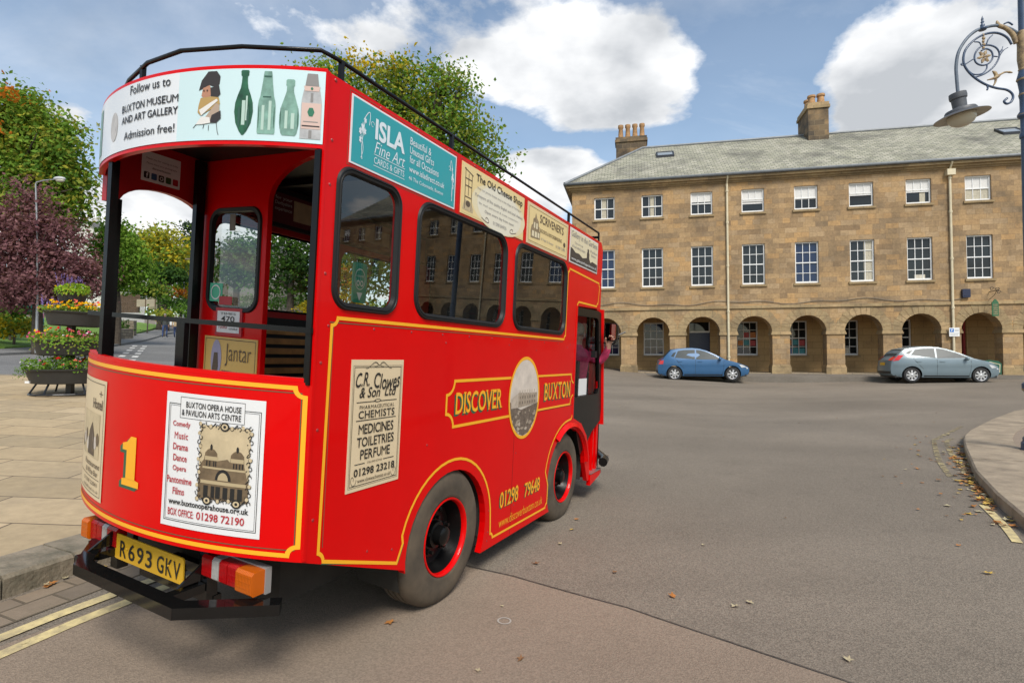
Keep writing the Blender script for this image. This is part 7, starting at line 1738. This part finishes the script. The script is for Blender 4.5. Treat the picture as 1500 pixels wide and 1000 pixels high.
# ================================================================== PEOPLE
M_skin = mat('skin', (.50, .27, .19), .55, var=.1, vscale=20)
M_pink = mat('pink_fleece', (.62, .05, .15), .85, var=.25, vscale=30, bump=.4, bscale=90)
M_jkt = mat('grey_green_jacket', (.055, .06, .06), .85, var=.2, vscale=14)
M_beige = mat('beige_coat', (.42, .32, .19), .85, var=.2, vscale=14)
M_jean = mat('blue_jeans', (.03, .055, .14), .85, var=.3, vscale=20)
M_hair = mat('grey_hair', (.25, .22, .19), .8, var=.3, vscale=60)
M_shoe = mat('shoe', (.05, .04, .04), .6)
def figure(name, chains, mats, region, parent, sub=1):
    """chains of (x, y, z, r); a chain may start with an index string of an earlier joint to branch from it"""
    bm = bmesh.new(); lay = bm.verts.layers.skin.verify(); joints = {}
    for ch in chains:
        prev = None
        for it in ch:
            if isinstance(it, str): prev = joints[it]; continue
            x, y, z, r = it[:4]; v = bm.verts.new((x, y, z)); rr = r if isinstance(r, tuple) else (r, r)
            v[lay].radius = rr; v[lay].use_root = not joints and prev is None
            if len(it) > 4: joints[it[4]] = v
            if prev is not None: bm.edges.new((prev, v))
            prev = v
    bm.verts.index_update()
    me = bpy.data.meshes.new(name); bm.to_mesh(me); bm.free()
    o = bpy.data.objects.new(name, me); COL.objects.link(o)
    o.modifiers.new('skin', 'SKIN').use_smooth_shade = True
    ss = o.modifiers.new('sub', 'SUBSURF'); ss.levels = sub + 1; ss.render_levels = sub + 1
    bpy.context.view_layer.update()
    dm_ = bpy.data.meshes.new_from_object(o.evaluated_get(bpy.context.evaluated_depsgraph_get()))
    bpy.data.objects.remove(o); bpy.data.meshes.remove(me)
    for m in mats: dm_.materials.append(m)
    for p in dm_.polygons: p.material_index = region(p.center); p.use_smooth = True
    o = bpy.data.objects.new(name, dm_); COL.objects.link(o); o.parent = parent
    return o
def hand(tag_, o, d, up, s=1.0):
    """palm and five fingers growing from a wrist joint: o wrist point, d direction of the fingers, up towards the thumb side"""
    o, d, up = Vector(o), Vector(d).normalized(), Vector(up).normalized(); sd_ = d.cross(up).normalized(); out = []
    pc = o + d * .045 * s
    out.append([tag_, (*pc, (.030 * s, .017 * s), tag_ + 'p')])
    for k, (off, L) in enumerate(((.026, .070), (.009, .080), (-.009, .074), (-.026, .058))):
        b = pc + d * .04 * s + up * off * s; c1 = b + d * L * .5 * s + sd_ * .012 * s; c2 = c1 + d * L * .28 * s + sd_ * .028 * s; c3 = c2 + sd_ * .022 * s - d * .002
        out.append([tag_ + 'p', (*b, .0095 * s), (*c1, .009 * s), (*c2, .0082 * s), (*c3, .0072 * s)])
    b = pc + up * .03 * s - d * .01 * s; out.append([tag_ + 'p', (*b, .012 * s), (*(b + up * .025 * s + d * .03 * s + sd_ * .01), .0105 * s), (*(b + up * .03 * s + d * .058 * s + sd_ * .02), .0085 * s)])
    return out
def walker(label, px, d, rz, mats, hgt, step, coat):
    x, y = at(px, d), d
    t = thing('person', label, 'person', (x, y, g(x, y) + .11), rz)
    s = hgt / 1.75
    ch = [[(0, 0, .95, (.15, .11), 'pel'), (0, 0, 1.12, (.145, .105)), (0, .01, 1.32, (.18, .115), 'chest'), (0, .0, 1.46, (.09, .075), 'nk'), (0, .01, 1.52, .055), (0, .02, 1.60, (.075, .09)), (0, .02, 1.68, (.078, .092)), (0, .01, 1.735, (.05, .06))]]
    for sg in (-1, 1):
        f_ = step * sg
        ch.append(['pel', (sg * .09, 0, .88, .095), (sg * .10, f_ * .16, .52, .068), (sg * .10, f_ * .10 - .05, .30, .058), (sg * .10, f_ * .2 - (.08 if f_ < 0 else 0), .09, .042), (sg * .11, f_ * .2 + .12 - (.08 if f_ < 0 else 0), .04, .038)])
        ch.append(['chest', (sg * .19, 0, 1.40, .065), (sg * .235, -f_ * .08, 1.15, .05), (sg * .24, -f_ * .16 + .06, .93, .04, 'w%d' % sg)])
        ch += hand('w%d' % sg, (sg * .24, -f_ * .18 + .07, .90), (0, .15, -1), (-sg * .3, 1, 0))
    ch = [[(q if isinstance(q, str) else (q[0] * s, q[1] * s, q[2] * s, *q[3:])) for q in c] for c in ch]
    def reg(c):
        z = c.z / s
        if z < .07: return 3
        if z < coat and abs(c.x) < .2 * s: return 1
        if z > 1.49: return 2
        if abs(c.x) > .19 * s and z < .92: return 2
        return 0
    figure('body', ch, mats, reg, t)
    m = MB(); m.sphere((0, .0 * s, 1.665 * s), (.088 * s, .10 * s, .09 * s), 14, 8); m.build('hair', M_hair, t, smooth=True)
    m = MB()
    for sg in (-1, 1):
        m.sphere((sg * .03 * s, .108 * s, 1.635 * s), .01 * s, 6, 4); m.sphere((sg * .083 * s, .02 * s, 1.62 * s), (.012 * s, .02 * s, .03 * s), 6, 4)
    m.sphere((0, .118 * s, 1.60 * s), (.013 * s, .02 * s, .022 * s), 6, 4); m.box(-.02 * s, .02 * s, .10 * s, .108 * s, 1.555 * s, 1.562 * s)
    m.build('face', M_skin, t, smooth=True)
    return t
walker('person in a dark jacket and blue jeans walking away up the pavement', 241, 42.0, .35, [M_jkt, M_jean, M_skin, M_shoe], 1.80, .8, .90)
walker('person in a beige coat walking away beside the one in dark jacket', 257, 43.0, .35, [M_beige, M_jean, M_skin, M_shoe], 1.68, -.7, .86)
# driver leaning out to the mirror
dv = thing('person', 'driver in a pink fleece reaching an arm out to the door mirror of the bus', 'person')
dv.matrix_world = bus.matrix_world.copy()
sx_, sy_ = -.325, 4.13
ch = [[(sx_, sy_, 1.12, (.17, .13), 'pel'), (sx_ + .01, sy_ - .02, 1.32, (.17, .12)), (sx_ + .03, sy_, 1.50, (.19, .115), 'chest'), (sx_ + .035, sy_ + .01, 1.63, (.085, .075)), (sx_ + .035, sy_ + .02, 1.69, .055), (sx_ + .03, sy_ + .04, 1.77, (.072, .085)), (sx_ + .03, sy_ + .04, 1.85, (.078, .092)), (sx_ + .03, sy_ + .03, 1.915, (.05, .06))],
      ['chest', (sx_ + .19, sy_ + .01, 1.585, .07), (-.035, 4.20, 1.50, .056), (.035, 4.17, 1.56, .048), (.085, 4.115, 1.645, .036, 'wr')],
      ['chest', (sx_ - .16, sy_ + .01, 1.58, .07), (sx_ - .23, sy_ + .10, 1.36, .055), (sx_ - .12, sy_ + .32, 1.36, .042, 'wl')],
      ['pel', (sx_ + .10, sy_ + .02, 1.10, .10), (sx_ + .12, sy_ + .40, 1.12, .075), (sx_ + .12, sy_ + .46, .92, .055)], ['pel', (sx_ - .10, sy_ + .02, 1.10, .10), (sx_ - .12, sy_ + .40, 1.12, .075), (sx_ - .12, sy_ + .46, .92, .055)]]
ch += hand('wr', (.093, 4.10, 1.665), (.35, -.25, 1.0), (-.7, -.4, .4)) + hand('wl', (sx_ - .11, sy_ + .35, 1.36), (.4, 1, .1), (0, 0, 1))
def reg(c):
    if c.z > 1.685: return 1 if c.x < 0 else 1
    if c.x > .085 and c.z > 1.645: return 1
    if c.y > sy_ + .33 and c.z > 1.2 and c.x < sx_: return 1
    if c.z < 1.2: return 2
    return 0
figure('body', ch, [M_pink, M_skin, M_jean], reg, dv, 1)
m = MB(); m.sphere((sx_ + .03, sy_ + .015, 1.85), (.09, .098, .09), 14, 8); m.build('hair', M_hair, dv, smooth=True)
m = MB()
for sg in (-1, 1): m.sphere((sx_ + .03 + sg * .03, sy_ + .122, 1.82), .01, 6, 4); m.sphere((sx_ + .03 + sg * .085, sy_ + .04, 1.80), (.012, .02, .03), 6, 4)
m.sphere((sx_ + .03, sy_ + .135, 1.785), (.013, .02, .022), 6, 4); m.box(sx_ + .01, sx_ + .05, sy_ + .115, sy_ + .124, 1.737, 1.744); m.build('face', M_skin, dv, smooth=True)

# ================================================================== FALLEN LEAVES
LV = [mat('fallen_leaf_' + n, c, .8, var=.3, vscale=40) for n, c in (('orange', (.40, .16, .035)), ('brown', (.20, .10, .04)), ('yellow', (.50, .33, .06)), ('pale', (.42, .36, .22)))]
def leafshape(r, sz):
    n = 10; vs = [(0, 0, .012 * r.random())]
    for k in range(n):
        a = 2 * math.pi * k / n; rr = sz * (1 if k % 2 == 0 else .55) * r.uniform(.75, 1.15); x, y = rr * math.cos(a), rr * .75 * math.sin(a); vs.append((x, y, .004 + abs(y) * .6 * r.random() + .15 * abs(x) * r.random()))
    return vs, [(0, k + 1, (k + 1) % n + 1) for k in range(n)]
r = random.Random(77)
protos = []
for k in range(8):
    vs, fs = leafshape(r, .5); me = bpy.data.meshes.new('fallen_leaf'); me.from_pydata(vs, [], fs); me.materials.append(LV[k % 4]); protos.append(me)
def gpix(px, py):
    """where the line of sight at a bearing meets the street"""
    dx, dz = (px - 750) / 820.67, -(py - 500) / 820.67; c_, s_ = math.cos(R_(1.745)), math.sin(R_(1.745)); d_ = Vector((dx, c_ - dz * s_, s_ + dz * c_)); t = 1.0
    for _ in range(4000):
        p = Vector((0, 0, 1.52)) + d_ * t
        if p.z < g(p.x, p.y): return p
        t += .01 + t * .001
    return p
spots = [(571, 915, .075, 0), (985, 875, .06, 0), (1077, 890, .06, 3), (1098, 884, .055, 3), (785, 827, .06, 1), (838, 777, .05, 2), (820, 798, .045, 3), (845, 762, .05, 0), (763, 968, .05, 1), (700, 985, .04, 3), (735, 890, .03, 3), (1242, 968, .06, 3), (1372, 605, .06, 1), (978, 607, .07, 2), (957, 607, .05, 2), (908, 596, .05, 3), (919, 591, .05, 3), (1018, 609, .05, 1), (1080, 603, .05, 3), (1170, 620, .05, 1), (1213, 602, .05, 3), (1226, 613, .05, 0), (1368, 619, .06, 1), (1312, 699, .06, 1), (1365, 675, .06, 0), (1408, 763, .05, 2), (1387, 757, .04, 1), (1404, 801, .045, 0), (1448, 841, .07, 2), (1340, 640, .05, 1), (870, 705, .05, 0), (890, 668, .05, 1), (1250, 640, .04, 3), (1120, 590, .05, 1), (1060, 640, .05, 1), (1290, 612, .05, 0), (960, 700, .04, 3), (1150, 760, .04, 1), (1030, 800, .04, 3), (900, 840, .05, 1), (1330, 560 + 12, .05, 0), (1245, 575, .06, 1), (1180, 585, .05, 0)]
for k, (px, py, sz, c) in enumerate(spots):
    p = gpix(px, py); o = bpy.data.objects.new('fallen_leaf', protos[(c + 4 * (k % 2)) % 8]); COL.objects.link(o); o.location = (p.x, p.y, g(p.x, p.y) + .010); sc_ = sz * 1.15; o.scale = (sc_, sc_, sc_); o.rotation_euler = (r.uniform(-.1, .1), r.uniform(-.1, .1), r.uniform(0, 6.28))
    tag(o, 'small dry autumn leaf lying on the road', 'leaf', 'fallen leaves on the road')
vs, fs, mi = [], [], []
def scatter(poly, n, w, h, sz):
    for _ in range(n):
        i = r.randrange(len(poly) - 1); a, b = Vector(poly[i]), Vector(poly[i + 1]); p = a.lerp(b, r.random()); d_ = (b - a).normalized(); q = abs(r.gauss(0, w)); p = p + Vector((d_.y, -d_.x)) * q
        lv_, lf = leafshape(r, sz * r.uniform(.6, 1.3)); t = r.uniform(0, 6.28); o = len(vs); zz_ = g(p.x, p.y) + h + r.uniform(.002, .02); tx_, ty_ = r.uniform(-.4, .4), r.uniform(-.4, .4)
        for x, y, z in lv_: vs.append((p.x + x * math.cos(t) - y * math.sin(t), p.y + x * math.sin(t) + y * math.cos(t), zz_ + z * sz * 4 + abs(x * tx_ + y * ty_)))
        fs.extend(tuple(v + o for v in f_) for f_ in lf); mi.extend([r.choice((0, 0, 1, 1, 2, 3))] * len(lf))
gut = [(8.4, 10.2), (7.62, 9.45), (6.80, 8.45), (5.63, 6.85), (4.95, 5.77), (4.5, 4.95)]
scatter([gut[2], gut[3]], 70, .09, .0, .05); scatter([gut[3], gut[4]], 60, .08, 0, .05); scatter([gut[1], gut[2]], 30, .08, 0, .05); scatter([gut[4], gut[5]], 14, .1, 0, .045); scatter(gut, 46, .5, 0, .04); scatter([(9.7, 11.6), (11.4, 12.9)], 60, .25, 0, .05)
scatter([(-2.86, 3.45), (-2.72, 3.8)], 14, -.0 + .03, 0, .03)
me = bpy.data.meshes.new('leaf_litter'); me.from_pydata(vs, [], fs)
for m_ in LV: me.materials.append(m_)
me.polygons.foreach_set('material_index', mi); o = bpy.data.objects.new('leaf_litter', me); COL.objects.link(o); o['kind'] = 'stuff'; o['label'] = 'drift of brown and orange leaves along the right hand kerb'; o['category'] = 'leaves'
